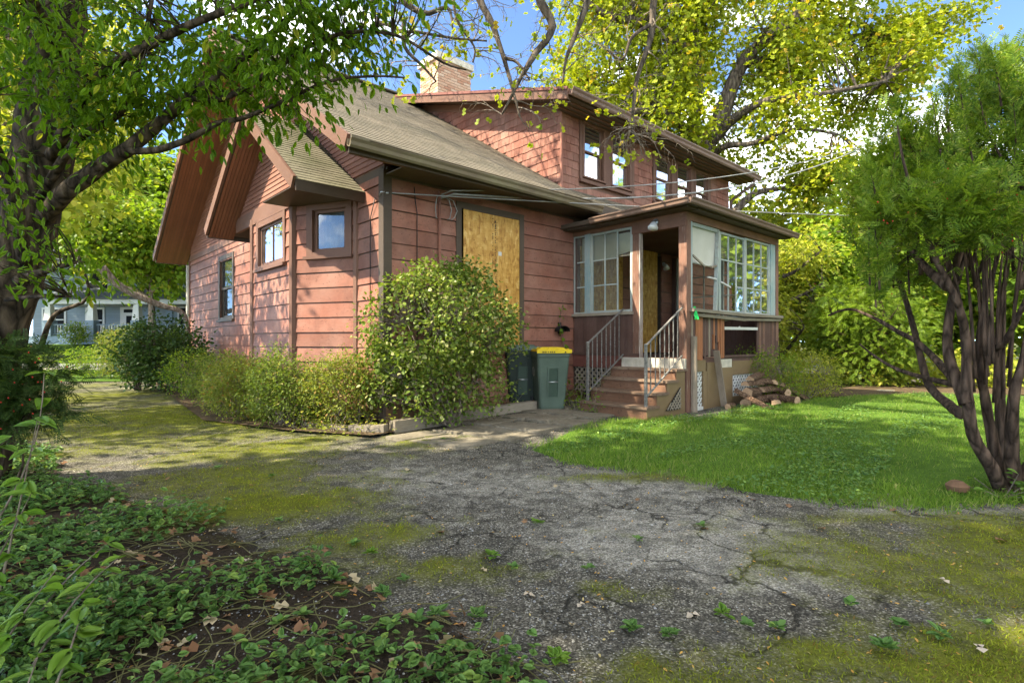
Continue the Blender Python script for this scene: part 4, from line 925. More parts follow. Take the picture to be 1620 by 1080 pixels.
# timbers edging the bed
def timber(pts, h, label, w=0.14):
    b = MB(); n = 8; a, c = Vector(pts[0]), Vector(pts[1])
    for i in range(n):
        p, q = a.lerp(c, i / n), a.lerp(c, (i + 1) / n); b.bar(p + Vector((0, 0, h / 2)), q + Vector((0, 0, h / 2)), w * random.uniform(0.94, 1.04), h * random.uniform(0.94, 1.05))
    o = b.build('edging_timber', M['greywood']); tag(o, label, 'timber', 'timbers edging the house bed'); return o
timber([(-1.55, 7.05, 0.02), (0.36, 8.82, 0.09)], 0.15, 'long weathered timber edging the bed under the round bush')
timber([(-2.1, 7.12, 0.0), (-1.62, 7.0, 0.02)], 0.11, 'short timber end at the house corner')
timber([(-2.85, 7.62, 0.0), (-2.15, 7.16, 0.0)], 0.09, 'mossy timber edging the bed beside the low hedge')
# flagstones between drive and steps
FP = empty('stone_path', (0, 0, 0)); tag(FP, 'cracked stone slabs leading to the steps', kind='structure')
M['slab'] = earth_mat('worn stone slab', (0.13, 0.11, 0.078, 1), (0.29, 0.245, 0.18, 1), 2.2)
o_, ax, ay = Vector((-1.55, 6.75)), Vector((0.70, 0.71)).normalized(), Vector((0.80, -0.60)).normalized()
rs = random.Random(21)
for i in range(7):
    for j in range(3):
        x0, x1, y0, y1 = i * 0.62, i * 0.62 + 0.6, j * 0.42 + (0.1 if i % 2 else 0), j * 0.42 + 0.40 + (0.1 if i % 2 else 0)
        q = []
        for (x, y) in ((x0, y0), ((x0 + x1) / 2, y0), (x1, y0), (x1, y1), ((x0 + x1) / 2, y1), (x0, y1)):
            p = o_ + ax * (x + rs.uniform(-0.05, 0.05)) + ay * (y + rs.uniform(-0.04, 0.04)); q.append(p)
        c = sum(q, Vector((0, 0))) / 6
        if inside(c, LAWN) or c.x > 1.75: continue
        z = float(gz(c.x, c.y)) + 0.012 + rs.uniform(0, 0.012)
        b = MB(); b.prism([(p.x, p.y, z - 0.04) for p in q], (0, 0, 0.04)); b.build('slab', M['slab'], FP)
# firewood
M['bark'] = bark_mat('split log bark', (0.075, 0.042, 0.026, 1), (0.27, 0.165, 0.105, 1), 14, (1, 1, 1), 0.7)
M['endgrain'] = plain('log end grain', (0.46, 0.29, 0.17, 1), 0.85, 0, 0.3, 25)
def log(u, v, z, ln, r, yaw, pitch, label, half=False, sd=1):
    rr = random.Random(sd); n = 11; b = MB(); vs = []
    rad = [r * (1 + rr.uniform(-0.13, 0.13)) for _ in range(n)]
    ang = [(3.1416 * j / (n - 1) if half else 6.2832 * j / n) for j in range(n)]
    for x in (-ln / 2, -ln / 6, ln / 6, ln / 2):
        for j in range(n): k = 1 + rr.uniform(-0.05, 0.05); vs.append((x, rad[j] * k * math.cos(ang[j]), rad[j] * k * math.sin(ang[j])))
    b.add(vs, [(i * n + j, i * n + (j + 1) % n, (i + 1) * n + (j + 1) % n, (i + 1) * n + j) for i in range(3) for j in range(n - 1 if half else n)], 0)
    if half: b.add([vs[i * n] for i in range(4)] + [vs[i * n + n - 1] for i in range(4)], [(i, i + 1, i + 5, i + 4) for i in range(3)], 1)
    b.add(vs[:n], [tuple(range(n))[::-1]], 1); b.add(vs[3 * n:], [tuple(range(n))], 1)
    o = b.build('firewood_log', [M['bark'], M['endgrain']]); o.location = hw(u, v, z); o.rotation_euler = (rr.uniform(-0.3, 0.3), pitch, HROT + yaw)
    tag(o, label, 'log', 'split firewood heaped against the porch'); return o
G0 = 0.11
LG = [(5.35, -2.62, 0.09, 0.50, 0.10, 0.15, 0, 'thick round log lying lowest in the heap beside the skirt', False), (5.95, -2.70, 0.09, 0.52, 0.10, -0.1, 0, 'round log low in the middle of the firewood heap', False),
      (5.62, -2.95, 0.08, 0.48, 0.09, 0.25, 0, 'split log at the front foot of the firewood heap', True), (6.35, -2.75, 0.08, 0.45, 0.08, 1.2, 0, 'short log end showing its pale cut face', False),
      (6.15, -2.92, 0.09, 0.45, 0.085, 1.35, 0, 'round log end facing out of the heap', False), (5.55, -2.62, 0.26, 0.50, 0.095, 0.05, 0.05, 'log with rough bark in the second layer of the heap', False),
      (6.05, -2.68, 0.26, 0.50, 0.09, -0.2, 0, 'pale split log in the second layer of the heap', True), (6.42, -2.72, 0.22, 0.40, 0.075, 1.1, 0, 'small log end on the second layer near the bush', False),
      (5.60, -2.60, 0.41, 0.50, 0.09, 0.1, 0, 'log lying crosswise in the third layer of the heap', True), (6.08, -2.62, 0.42, 0.52, 0.10, -0.15, 0.04, 'reddish split log near the top of the heap', True),
      (5.75, -2.58, 0.54, 0.50, 0.085, 0.05, -0.1, 'topmost split log of the firewood heap', True), (6.35, -2.60, 0.38, 0.42, 0.08, 0.6, 0.1, 'short split log at the upper end of the heap', True),
      (6.75, -2.85, 0.16, 0.62, 0.075, -0.35, 0.45, 'long split log leaning off the heap towards the bush', True), (5.02, -2.85, 0.14, 0.58, 0.08, -1.0, 0.5, 'split log leaning against the skirt, nearest the steps', True),
      (4.75, -2.62, 0.06, 0.22, 0.06, 0.3, 0, 'short grey log stub by the rough post', False)]
for i, (u, v, z, ln, r, ya, pi_, lb, hf) in enumerate(LG): log(u, v, G0 + z * 0.84, ln * 1.1, r * 0.85, ya + random.Random(i).uniform(-.25, .25), pi_, lb, hf, 30 + i)
# cables and fittings
def cable(name, pts, r, label, sag=0.0, mat='cable'):
    P = []; n = 24
    for s in range(len(pts) - 1):
        for i in range(n):
            f = i / n; q = Vector(pts[s]).lerp(Vector(pts[s + 1]), f); q.z -= sag * 4 * f * (1 - f) if s == len(pts) - 2 else 0; P.append(q)
    P.append(Vector(pts[-1])); b = MB(); b.tube(P, r, 6); o = b.build(name, M[mat], None, True); tag(o, label, 'cable', 'overhead cables to the house'); return o
cable('overhead_cable', [hw(0.9, -0.02, 3.36), hw(0.95, -0.25, 3.40), at(1360, 232, 16)], 0.011, 'thin upper cable running from the wall bracket across the dormer', 0.35)
cable('overhead_cable', [hw(0.93, -0.02, 3.33), hw(1.0, -0.25, 3.36), at(1360, 236, 16)], 0.016, 'thicker twisted cable just below the upper one', 0.55)
cable('overhead_cable', [hw(-0.05, 0.0, 3.24), at(1600, 348, 18)], 0.0095, 'lowest cable running from the corner board past the porch', 0.08)
b = MB(); b.tube([hw(-0.05, 0.02, 3.24), hw(0.03, -0.06, 3.235)], 0.014, 8); b.tube([hw(-0.06, 0.03, 3.2), hw(-0.05, 0.0, 3.25), hw(-0.03, -0.05, 3.24)], 0.008, 6); tag(b.build('cable_anchor', M['galv'], None, True), 'bright metal cable anchor on the corner board', 'bracket')
b = MB(); b.tube([hw(0.88, -0.055, 3.42), hw(0.88, -0.055, 0.5)], 0.022, 8); tag(b.build('conduit_pipe', M['siding'], None, True), 'red brown conduit pipe running down the wall left of the boarded window', 'pipe')
b = MB(); b.tube([hw(0.45, -0.045, 3.4), hw(0.47, -0.042, 3.2), hw(0.5, -0.04, 3.05), hw(0.5, -0.04, 1.0)], 0.007, 5); tag(b.build('wall_wire', M['darkiron'], None, True), 'thin dark wire hanging down the wall beside the corner board', 'wire')
b = MB(); b.tube([hw(-0.055, 0.16, 3.2), hw(-0.05, 0.3, 2.95), hw(-0.045, 0.32, 2.6), hw(-0.045, 0.32, 1.0)], 0.007, 5); tag(b.build('wall_wire', M['darkiron'], None, True), 'thin wire down the sunlit strip between bay and corner board', 'wire')
for k, (du, s) in enumerate(((-0.10, 0.10), (0.12, 0.13), (0.2, 0.09))):
    b = MB(); b.tube([hw(0.9 + du * 0.3, -0.07, 3.36), hw(0.9 + du, -0.10, 3.30), hw(0.9 + du * 1.3, -0.11, 3.16), hw(0.9 + du * 1.1, -0.10, 3.0 + 0.03 * k), hw(0.9 + du * 0.8, -0.09, 3.01)], 0.007, 5)
    tag(b.build('cable_loop', M['cable'], None, True), ('loose grey cable loop left of the conduit top', 'wide loose cable loop at the conduit top', 'short cable tail with a pale connector right of the conduit')[k], 'cable')
hk = empty('hose_hanger', hw(3.50, -0.05, 1.38), HROT); tag(hk, 'black half round hose hanger on the red wall above the bins', 'hose hanger')
V = [(0.14 * math.cos(math.pi * i / 14), y, 0.10 * math.sin(math.pi * i / 14)) for y in (0.0, -0.12) for i in range(15)]
b = MB(); b.add(V, [(i, i + 1, i + 16, i + 15) for i in range(14)] + [tuple(range(15))]); b.build('shell', M['darkiron'], hk)
b = MB(); b.box(-0.03, 0.03, -0.01, 0.04, -0.04, 0.16); b.build('bracket', M['darkiron'], hk)
b = MB(); p0 = hw(4.03, PV - 0.06, 1.72); rr = random.Random(3)
for k in range(6):
    q = [p0 + Vector((rr.uniform(-.015, .015), -0.01 - 0.004 * k, 0.02))]
    for j in range(5): q.append(q[-1] + Vector((rr.uniform(-.012, .022), rr.uniform(-.006, .004), -0.04)))
    b.add([w for c in q for w in (c - Vector((0.008, 0, 0)), c + Vector((0.008, 0, 0)))], [(2 * j, 2 * j + 1, 2 * j + 3, 2 * j + 2) for j in range(5)])
M['ribbon'] = plain('green plastic ribbon', (0.03, 0.55, 0.12, 1), 0.4)
tag(b.build('plastic_ribbon', M['ribbon']), 'bright green plastic ribbon tied to the porch corner post', 'ribbon')

# ------------------------------------------------------------------ plants
T_OV = (np.array([(0, 0, 0), (.20, .28, .05), (.17, .68, .03), (0, 1, -.07), (-.17, .68, .03), (-.20, .28, .05)]), [(0, 1, 2, 3), (0, 3, 4, 5)])
def nice_t(w, fold=0.10, droop=-0.14):
    ys = [0.0, 0.14, 0.34, 0.58, 0.82, 1.0]; ws = [0, 0.62, 1.0, 0.92, 0.5, 0]
    V = [(0, y, droop * y * y) for y in ys] + [(w * ws[i], ys[i] + 0.02, droop * ys[i] ** 2 + fold * w * ws[i] * 2) for i in range(1, 5)] + [(-w * ws[i], ys[i] + 0.02, droop * ys[i] ** 2 + fold * w * ws[i] * 2) for i in range(1, 5)]
    F = []
    for o in (6, 10):
        F += [(0, o, o, 1)] if False else []
        F += [(1, o, o + 1, 2), (2, o + 1, o + 2, 3), (3, o + 2, o + 3, 4)]
    F += [(0, 6, 1, 10), (4, 9, 5, 13)]
    return np.array(V), F
T_NL = nice_t(0.20); T_NB = nice_t(0.34)
T_BR = (np.array([(0, 0, 0), (.36, .22, .08), (.34, .66, .03), (0, 1, -.12), (-.34, .66, .03), (-.36, .22, .08)]), [(0, 1, 2, 3), (0, 3, 4, 5)])
T_OAK = (np.array([(0, 0, 0), (.30, .35, .07), (.12, .5, 0), (.42, .72, .04), (.1, .78, 0), (0, 1.0, -.1), (-.1, .78, 0), (-.42, .72, .04), (-.12, .5, 0), (-.30, .35, .07)]), [(0, 1, 2, 8), (0, 8, 8, 9), (2, 3, 4, 6), (2, 6, 7, 8), (4, 5, 5, 6)])
T_OAK = (np.array([(0, 0, 0), (.38, .30, .08), (.16, .52, 0), (.40, .80, .0), (0, 1.0, -.12), (-.40, .80, .0), (-.16, .52, 0), (-.38, .30, .08)]), [(0, 1, 2, 6), (0, 6, 6, 7)][:1] + [(2, 3, 4, 6), (4, 5, 6, 6)][:1] + [(0, 2, 6, 7), (2, 4, 5, 6)])
def spray_t(n=7, droop=-0.15):
    V = []; F = []
    for i in range(n):
        y = 0.08 + 0.9 * i / n; z = droop * y * y
        for s in (1, -1):
            ln = 0.30 * (1 - 0.55 * abs(y - 0.4)); b_ = len(V)
            V += [(0, y - 0.01, z), (s * ln * 0.5, y + 0.03, z + 0.02), (s * ln, y + 0.14, z - 0.01), (s * ln * 0.5, y + 0.135, z + 0.015)]; F.append((b_, b_ + 1, b_ + 2, b_ + 3))
    b_ = len(V); V += [(-0.012, 0, 0), (0.012, 0, 0), (0.008, 1, droop), (-0.008, 1, droop)]; F.append((b_, b_ + 1, b_ + 2, b_ + 3))
    return np.array(V), F
T_YEW = spray_t()
def unit(a): return a / np.maximum(np.linalg.norm(a, axis=1, keepdims=True), 1e-9)
def leaf_obj(name, P, D, NN, S, T, mat, parent=None, kind=None, smooth=False):
    TV, TF = T; D = unit(D); Nn = unit(NN - (NN * D).sum(1, keepdims=True) * D); Sd = np.cross(D, Nn)
    S = np.broadcast_to(np.asarray(S, float), (len(P),))[:, None, None]
    V = P[:, None, :] + S * (TV[None, :, 0:1] * Sd[:, None, :] + TV[None, :, 1:2] * D[:, None, :] + TV[None, :, 2:3] * Nn[:, None, :])
    k = len(TV); F = np.array(TF)[None] + (np.arange(len(P)) * k)[:, None, None]
    o = np_mesh(name, V.reshape(-1, 3), F.reshape(-1, 4), mat, parent, True)
    if kind: o['kind'] = kind
    return o
def blob_pts(rng, blobs, void=None, thr=-0.35, shell=2.0):
    out = []
    for c, r, n in blobs:
        d = unit(rng.normal(size=(n, 3))); q = rng.uniform(0, 1, (n, 1)) ** (1 / (3.0 * shell / 2)); out.append(np.array(c) + d * q * np.array(r))
    P = np.vstack(out)
    if void is not None: P = P[void(P) > thr]
    return P
def curve(a, b, n, wob, rr, lift=0.0):
    a = Vector(a); b = Vector(b); L = (b - a).length; pts = []
    o1 = Vector((rr.uniform(-1, 1), rr.uniform(-1, 1), rr.uniform(-1, 1))) * L * wob
    for i in range(n + 1):
        f = i / n; pts.append(a.lerp(b, f) + o1 * math.sin(3.1416 * f) + Vector((0, 0, lift * L * math.sin(3.1416 * f))))
    return pts
def crown(tree, P, nodes, nl, size, T, mat, spread, rng, rr, barkm, droop=0.25, twig_r=0.02, twigs=True, name='crown', out_c=None, maxlen=99):
    """a twig from the nearest limb to every leaf cluster, then the leaves of each cluster"""
    if twigs and nodes:
        nd = np.array([tuple(n) for n in nodes]); b = MB()
        for p in P:
            d = ((nd - p) ** 2).sum(1); i = int(d.argmin())
            if d[i] ** 0.5 > maxlen: continue
            pts = curve(nd[i], p, 4, 0.10, rr, 0.05); b.tube(pts, [twig_r, twig_r * .8, twig_r * .55, twig_r * .35, twig_r * .15], 4, cap=False)
        b.build('twigs', barkm, tree)['kind'] = 'stuff'
    C = np.repeat(P, nl, axis=0); n = len(C)
    off = rng.normal(size=(n, 3)) * spread * np.array([1, 1, 0.75]); Q = C + off
    D = unit(off * 0.8 / spread + rng.normal(size=(n, 3)) * 0.6 + np.array([0, 0, -droop * 2])); NN = rng.normal(size=(n, 3)) * 0.55 + np.array([0, 0, 1.0])
    return leaf_obj(name, Q, D, NN, rng.uniform(0.6, 1.15, n) * size, T, mat, tree)
def limb_nodes(paths):
    out = []
    for pts, rad in paths:
        for i in range(len(pts) - 1):
            for k in range(4): out.append(Vector(pts[i]).lerp(Vector(pts[i + 1]), k / 4))
        out.append(Vector(pts[-1]))
    return out
def smooth_path(pts, k=4):
    pts = [Vector(p) for p in pts]; out = []
    for i in range(len(pts) - 1):
        p0, p1, p2, p3 = pts[max(i - 1, 0)], pts[i], pts[i + 1], pts[min(i + 2, len(pts) - 1)]
        for j in range(k):
            t = j / k; out.append(0.5 * ((2 * p1) + (p2 - p0) * t + (2 * p0 - 5 * p1 + 4 * p2 - p3) * t * t + (3 * p1 - p0 - 3 * p2 + p3) * t ** 3))
    return out + [pts[-1]]
def tree(name, loc, label, cat, limbs, mats, group=None):
    """limbs: list of (name, points, r0, r1); returns the Empty and the nodes along the limbs"""
    o = empty(name, (0, 0, 0)); o.location = (0, 0, 0); tag(o, label, cat, group); nodes = []
    for nm, pts, r0, r1 in limbs:
        sp = smooth_path(pts); n = len(sp); rad = [r0 + (r1 - r0) * (i / (n - 1)) ** 0.8 for i in range(n)]
        b = MB(); b.tube(sp, rad, 14 if r0 > 0.08 else 8, 0, 0.13 if r0 > 0.08 else 0.08); b.build(nm, mats, o, True); nodes += sp
    return o, nodes
M['oakbark'] = bark_mat('oak bark', (0.04, 0.03, 0.022, 1), (0.20, 0.155, 0.115, 1), 5)
M['palebark'] = bark_mat('pale bark', (0.13, 0.10, 0.075, 1), (0.36, 0.29, 0.22, 1), 8)
M['darkbark'] = bark_mat('dark bark', (0.018, 0.014, 0.010, 1), (0.16, 0.115, 0.075, 1), 7, (1, 1, 0.3), 1.0)
M['yewbark'] = bark_mat('yew bark', (0.03, 0.020, 0.014, 1), (0.17, 0.11, 0.075, 1), 9, (1, 1, 0.25), 0.9)
LF = {}
LF['oak'] = leaf_mat('yellowing oak leaves', (0.12, 0.175, 0.012, 1), (0.38, 0.40, 0.03, 1), (0.50, 0.34, 0.05, 1), 0.42, 0.5, 0.95)
LF['near'] = leaf_mat('long green leaves', (0.055, 0.13, 0.008, 1), (0.17, 0.28, 0.018, 1), (0.36, 0.35, 0.04, 1), 0.5, 0.4, 0.96)
LF['mid'] = leaf_mat('mid green leaves', (0.06, 0.125, 0.012, 1), (0.21, 0.29, 0.028, 1), (0.34, 0.32, 0.05, 1), 0.42, 0.5, 0.93)
LF['lime'] = leaf_mat('yellow green leaves', (0.17, 0.21, 0.025, 1), (0.35, 0.36, 0.045, 1), (0.48, 0.42, 0.08, 1), 0.42, 0.5, 0.93)
LF['deep'] = leaf_mat('deep green leaves', (0.022, 0.05, 0.014, 1), (0.06, 0.10, 0.022, 1), None, 0.3, 0.45, 1.0)
LF['yew'] = leaf_mat('yew needles', (0.045, 0.10, 0.012, 1), (0.19, 0.27, 0.025, 1), (0.24, 0.26, 0.05, 1), 0.35, 0.45, 0.93)
LF['bush'] = leaf_mat('rounded bush leaves', (0.05, 0.095, 0.012, 1), (0.20, 0.25, 0.045, 1), (0.40, 0.38, 0.16, 1), 0.3, 0.35, 0.92)
LF['hedge'] = leaf_mat('hedge leaves', (0.08, 0.12, 0.02, 1), (0.25, 0.27, 0.045, 1), (0.30, 0.16, 0.05, 1), 0.35, 0.45, 0.93)
LF['bush2'] = leaf_mat('green shrub leaves', (0.06, 0.10, 0.018, 1), (0.19, 0.25, 0.04, 1), (0.34, 0.3, 0.08, 1), 0.35, 0.45, 0.94)
LF['vinca'] = leaf_mat('ground cover leaves', (0.045, 0.115, 0.025, 1), (0.14, 0.235, 0.055, 1), (0.22, 0.31, 0.06, 1), 0.25, 0.35, 0.93)
LF['young'] = leaf_mat('young shrub leaves', (0.09, 0.19, 0.025, 1), (0.18, 0.28, 0.04, 1), None, 0.4, 0.4, 1.0)
rr = random.Random(5); rng = np.random.default_rng(5)
v1 = Sines(12, 0.9, 21); v2 = Sines(12, 2.2, 22)

# big oak behind the house
D0 = 21.5
def oakp(x, y, d=0): return at(x, y, D0 + d)
oak_l = [('trunk', [oakp(1085, 560, 1), oakp(1098, 330), oakp(1112, 240), oakp(1135, 200), oakp(1170, 110), oakp(1215, 60), oakp(1265, 20), oakp(1300, -60)], 0.55, 0.12),
         ('limb', [oakp(1100, 330), oakp(1095, 230), oakp(1102, 150), oakp(1100, 70), oakp(1090, -30), oakp(1080, -120)], 0.32, 0.12),
         ('limb', [oakp(1110, 250), oakp(1070, 190, -1), oakp(1020, 175, -1.5), oakp(960, 190, -2), oakp(910, 170, -2)], 0.20, 0.05),
         ('limb', [oakp(1115, 240), oakp(1160, 190, -1), oakp(1215, 160, -2), oakp(1300, 150, -2), oakp(1400, 130, -2)], 0.22, 0.05),
         ('limb', [oakp(1120, 250), oakp(1150, 232, -1), oakp(1190, 228, -1.5), oakp(1260, 205, -2), oakp(1330, 215, -2)], 0.16, 0.04),
         ('limb', [oakp(1180, 100), oakp(1260, 90, 1), oakp(1340, 60, 1), oakp(1440, 50, 1)], 0.2, 0.05),
         ('limb', [oakp(1150, 350, -1), oakp(1190, 310, -1), oakp(1230, 300, -1), oakp(1300, 290, -1)], 0.18, 0.05),
         ('limb', [oakp(1100, 90), oakp(1020, 40, -1), oakp(950, 20, -2), oakp(880, -40, -2)], 0.22, 0.06),
         ('limb', [oakp(1095, 150), oakp(1040, 120, 1), oakp(980, 110, 1), oakp(930, 130, 1)], 0.15, 0.04)]
oak, nd = tree('oak_tree', None, 'big yellowing oak towering behind the house with thick grey limbs', 'tree', oak_l, M['oakbark'], 'tall trees behind the house')
blobs = [(tuple(oakp(1000, 60)), (3.6, 3.0, 3.2), 330), (tuple(oakp(1170, 30)), (4.6, 3.0, 3.6), 430), (tuple(oakp(1330, 70)), (3.8, 2.6, 2.6), 300), (tuple(oakp(1390, 150)), (2.0, 2, 1.4), 90),
         (tuple(oakp(960, 170)), (2.2, 2.2, 1.6), 130), (tuple(oakp(1040, 200)), (2.4, 2.0, 1.5), 130), (tuple(oakp(1240, 200, -2)), (1.6, 1.6, 1.2), 60), (tuple(oakp(1290, 270, -1)), (2.2, 1.8, 1.1), 150),
         (tuple(oakp(1230, 300, -1)), (1.3, 1.4, 0.7), 70), (tuple(oakp(1130, 200, 2)), (2.5, 1.5, 2.0), 90), (tuple(oakp(1100, -150)), (8, 5, 4), 300), (tuple(oakp(1460, 40)), (1.8, 1.5, 1.0), 70)]
crown(oak, blob_pts(rng, blobs, lambda P: v1(P) + 0.5 * v2(P), 0.02), nd, 44, 0.21, T_OAK, LF['oak'], 0.40, rng, rr, M['oakbark'], 0.3, 0.035, maxlen=5)

def simple_tree(name, base, h, rad, label, mat, n=260, nl=24, size=0.3, spread=0.45, bark='oakbark', T=T_BR, low=0.25, seed=1, group=None, void=-0.4, r0=0.18, cat='tree', squash=1.0):
    r_ = random.Random(seed); g_ = np.random.default_rng(seed); B = Vector(base); top = B + Vector((r_.uniform(-.3, .3), r_.uniform(-.3, .3), h * 0.9))
    L = [('trunk', [B - Vector((0, 0, 0.1)), B.lerp(top, 0.3) + Vector((r_.uniform(-.15, .15), 0, 0)), B.lerp(top, 0.6), top], r0, 0.03)]
    for k in range(7):
        f = r_.uniform(low, 0.75); s = B.lerp(top, f); a = k * 2.4 + r_.uniform(-.4, .4); e = s + Vector((math.cos(a) * rad * 0.75, math.sin(a) * rad * 0.75, h * r_.uniform(0.12, 0.28)))
        L.append(('limb', [s, s.lerp(e, 0.5) + Vector((0, 0, -0.05 * h * r_.random())), e], r0 * 0.45, 0.02))
    t, nd_ = tree(name, None, label, cat, L, M[bark], group)
    c = B + Vector((0, 0, h * (0.5 + low * 0.5)))
    bl = [(tuple(c), (rad, rad * squash, h * (0.5 - low * 0.45)), n)]
    for k in range(5):
        a = r_.uniform(0, 6.28); bl.append((tuple(c + Vector((math.cos(a) * rad * 0.6, math.sin(a) * rad * 0.6 * squash, r_.uniform(-.3, .4) * h * 0.5))), (rad * 0.5, rad * 0.5, h * 0.18), n // 5))
    sh = g_.uniform(-50, 50, 3)
    crown(t, blob_pts(g_, bl, lambda P: v1((P + sh) * (3.0 / max(rad, 0.5)) * 0.6) + 0.4 * v2(P + sh), void), nd_, nl, size, T, mat, spread, g_, r_, M[bark], 0.25, max(0.006, r0 * 0.1))
    return t
BT = 'trees standing behind the right end of the lawn'
simple_tree('garden_tree', (7.8, 16.0, 0), 4.6, 1.7, 'upright lime green tree just behind the porch corner', LF['lime'], 230, 30, 0.17, 0.26, 'oakbark', T_OV, 0.08, 31, BT)
simple_tree('garden_tree', (11.0, 17.5, 0), 5.2, 2.3, 'broad bright green tree beyond the earth path', LF['mid'], 300, 28, 0.2, 0.34, 'oakbark', T_BR, 0.12, 32, BT)
simple_tree('garden_tree', (15.5, 19.0, 0), 6.5, 3.2, 'tall mid green tree behind the yew stems', LF['mid'], 380, 26, 0.25, 0.42, 'oakbark', T_BR, 0.1, 33, BT)
simple_tree('garden_tree', (20.5, 20.0, 0), 8.0, 3.6, 'yellow green tree at the far end of the lawn behind the yew', LF['lime'], 380, 26, 0.26, 0.45, 'oakbark', T_BR, 0.08, 34, BT)
simple_tree('garden_tree', (13.0, 26.0, 0), 8.0, 4.0, 'yellowing tree farther back between the porch and the yew', LF['lime'], 380, 24, 0.3, 0.5, 'oakbark', T_BR, 0.1, 35, BT)
simple_tree('garden_tree', (8.6, 13.2, 0), 2.7, 1.05, 'dark drooping evergreen beside the porch corner', LF['yew'], 170, 24, 0.16, 0.2, 'yewbark', T_YEW, 0.05, 36, BT)
simple_tree('garden_tree', (22.0, 30.0, 0), 11.0, 5.0, 'large pale tree in the distance behind the lawn', LF['lime'], 420, 24, 0.36, 0.6, 'oakbark', T_BR, 0.05, 37, BT)
simple_tree('garden_tree', (31.0, 33.0, 0), 13.0, 6.0, 'large green tree at the far edge behind the yew', LF['mid'], 420, 24, 0.4, 0.7, 'oakbark', T_BR, 0.05, 38, BT)
LTG = 'trees along the street'
simple_tree('street_tree', (-25.0, 38.0, 0.6), 13, 5.0, 'leafy tree in front of the grey house across the street', LF['mid'], 420, 26, 0.36, 0.6, 'oakbark', T_BR, 0.42, 41, LTG, r0=0.28)
simple_tree('street_tree', (-20.5, 31.0, 0.0), 9.0, 3.6, 'multi stemmed green tree beside the red gable end', LF['mid'], 300, 26, 0.28, 0.45, 'palebark', T_BR, 0.45, 42, LTG, r0=0.2)
simple_tree('street_tree', (-33.0, 36.0, 0.6), 16, 6.5, 'tall yellow green tree above the grey porch roof', LF['lime'], 460, 26, 0.42, 0.75, 'oakbark', T_BR, 0.42, 43, LTG, r0=0.3)
simple_tree('street_tree', (-13.5, 13.2, 0.0), 10.5, 3.6, 'yellow leaved tree left of the red gable', LF['lime'], 260, 26, 0.17, 0.34, 'oakbark', T_BR, 0.45, 44, LTG, r0=0.2, void=0.05)
simple_tree('street_tree', (-21, 21, 0.0), 14, 5.5, 'tall light green tree filling the sky left of the roof', LF['lime'], 460, 28, 0.34, 0.6, 'oakbark', T_BR, 0.42, 45, LTG, r0=0.3, void=-0.2)
simple_tree('street_tree', (-46, 46, 0.8), 17, 8, 'dark green tree behind the left trunk across the street', LF['mid'], 460, 24, 0.5, 0.9, 'oakbark', T_BR, 0.2, 46, LTG, r0=0.35)
simple_tree('street_tree', (-17, 40, 0.8), 16, 6, 'tall green tree hidden mostly by the red gable', LF['mid'], 420, 24, 0.45, 0.8, 'oakbark', T_BR, 0.2, 47, LTG, r0=0.35)

# overhead shade tree: trunk behind the camera, limbs above the drive, dead ends hanging before the dormer
d8 = 8.0
ov_l = [('trunk', [(-3.6, -4.2, -0.1), (-3.5, -4.0, 3.0), (-3.3, -3.2, 6.0), (-3.0, -2.0, 8.6)], 0.42, 0.25),
        ('limb', [(-3.3, -3.2, 6.0), (-2.2, 0.5, 8.4), (-0.8, 4.2, 9.2), (0.2, 7.6, 8.2), (1.0, 9.0, 7.9)], 0.24, 0.05),
        ('limb', [(-3.0, -2.0, 8.6), (-5.0, 0.5, 10.0), (-7.5, 2.5, 10.6)], 0.22, 0.05), ('limb', [(-3.0, -2.0, 8.6), (-3.2, 1.6, 10.6), (-3.0, 4.0, 11.4)], 0.2, 0.05),
        ('limb', [(-0.8, 4.2, 9.2), (-2.6, 7.0, 9.3), (-3.6, 9.2, 9.0), (-4.8, 11.0, 9.2)], 0.10, 0.02), ('limb', [(-2.6, 7.0, 9.3), (-2.0, 8.6, 8.9), (-2.0, 10.2, 8.8)], 0.06, 0.015), ('limb', [(-2.6, 7.0, 9.3), (-4.6, 8.0, 9.4), (-6.6, 9.6, 9.5)], 0.06, 0.015),
        ('limb', [(-3.3, -3.2, 6.0), (-6.5, -2.2, 8.2), (-10.0, -1.2, 9.4)], 0.22, 0.05), ('limb', [(-3.0, -2.0, 8.6), (-0.5, -1.0, 10.5), (1.5, 0.5, 11.5)], 0.18, 0.05)]
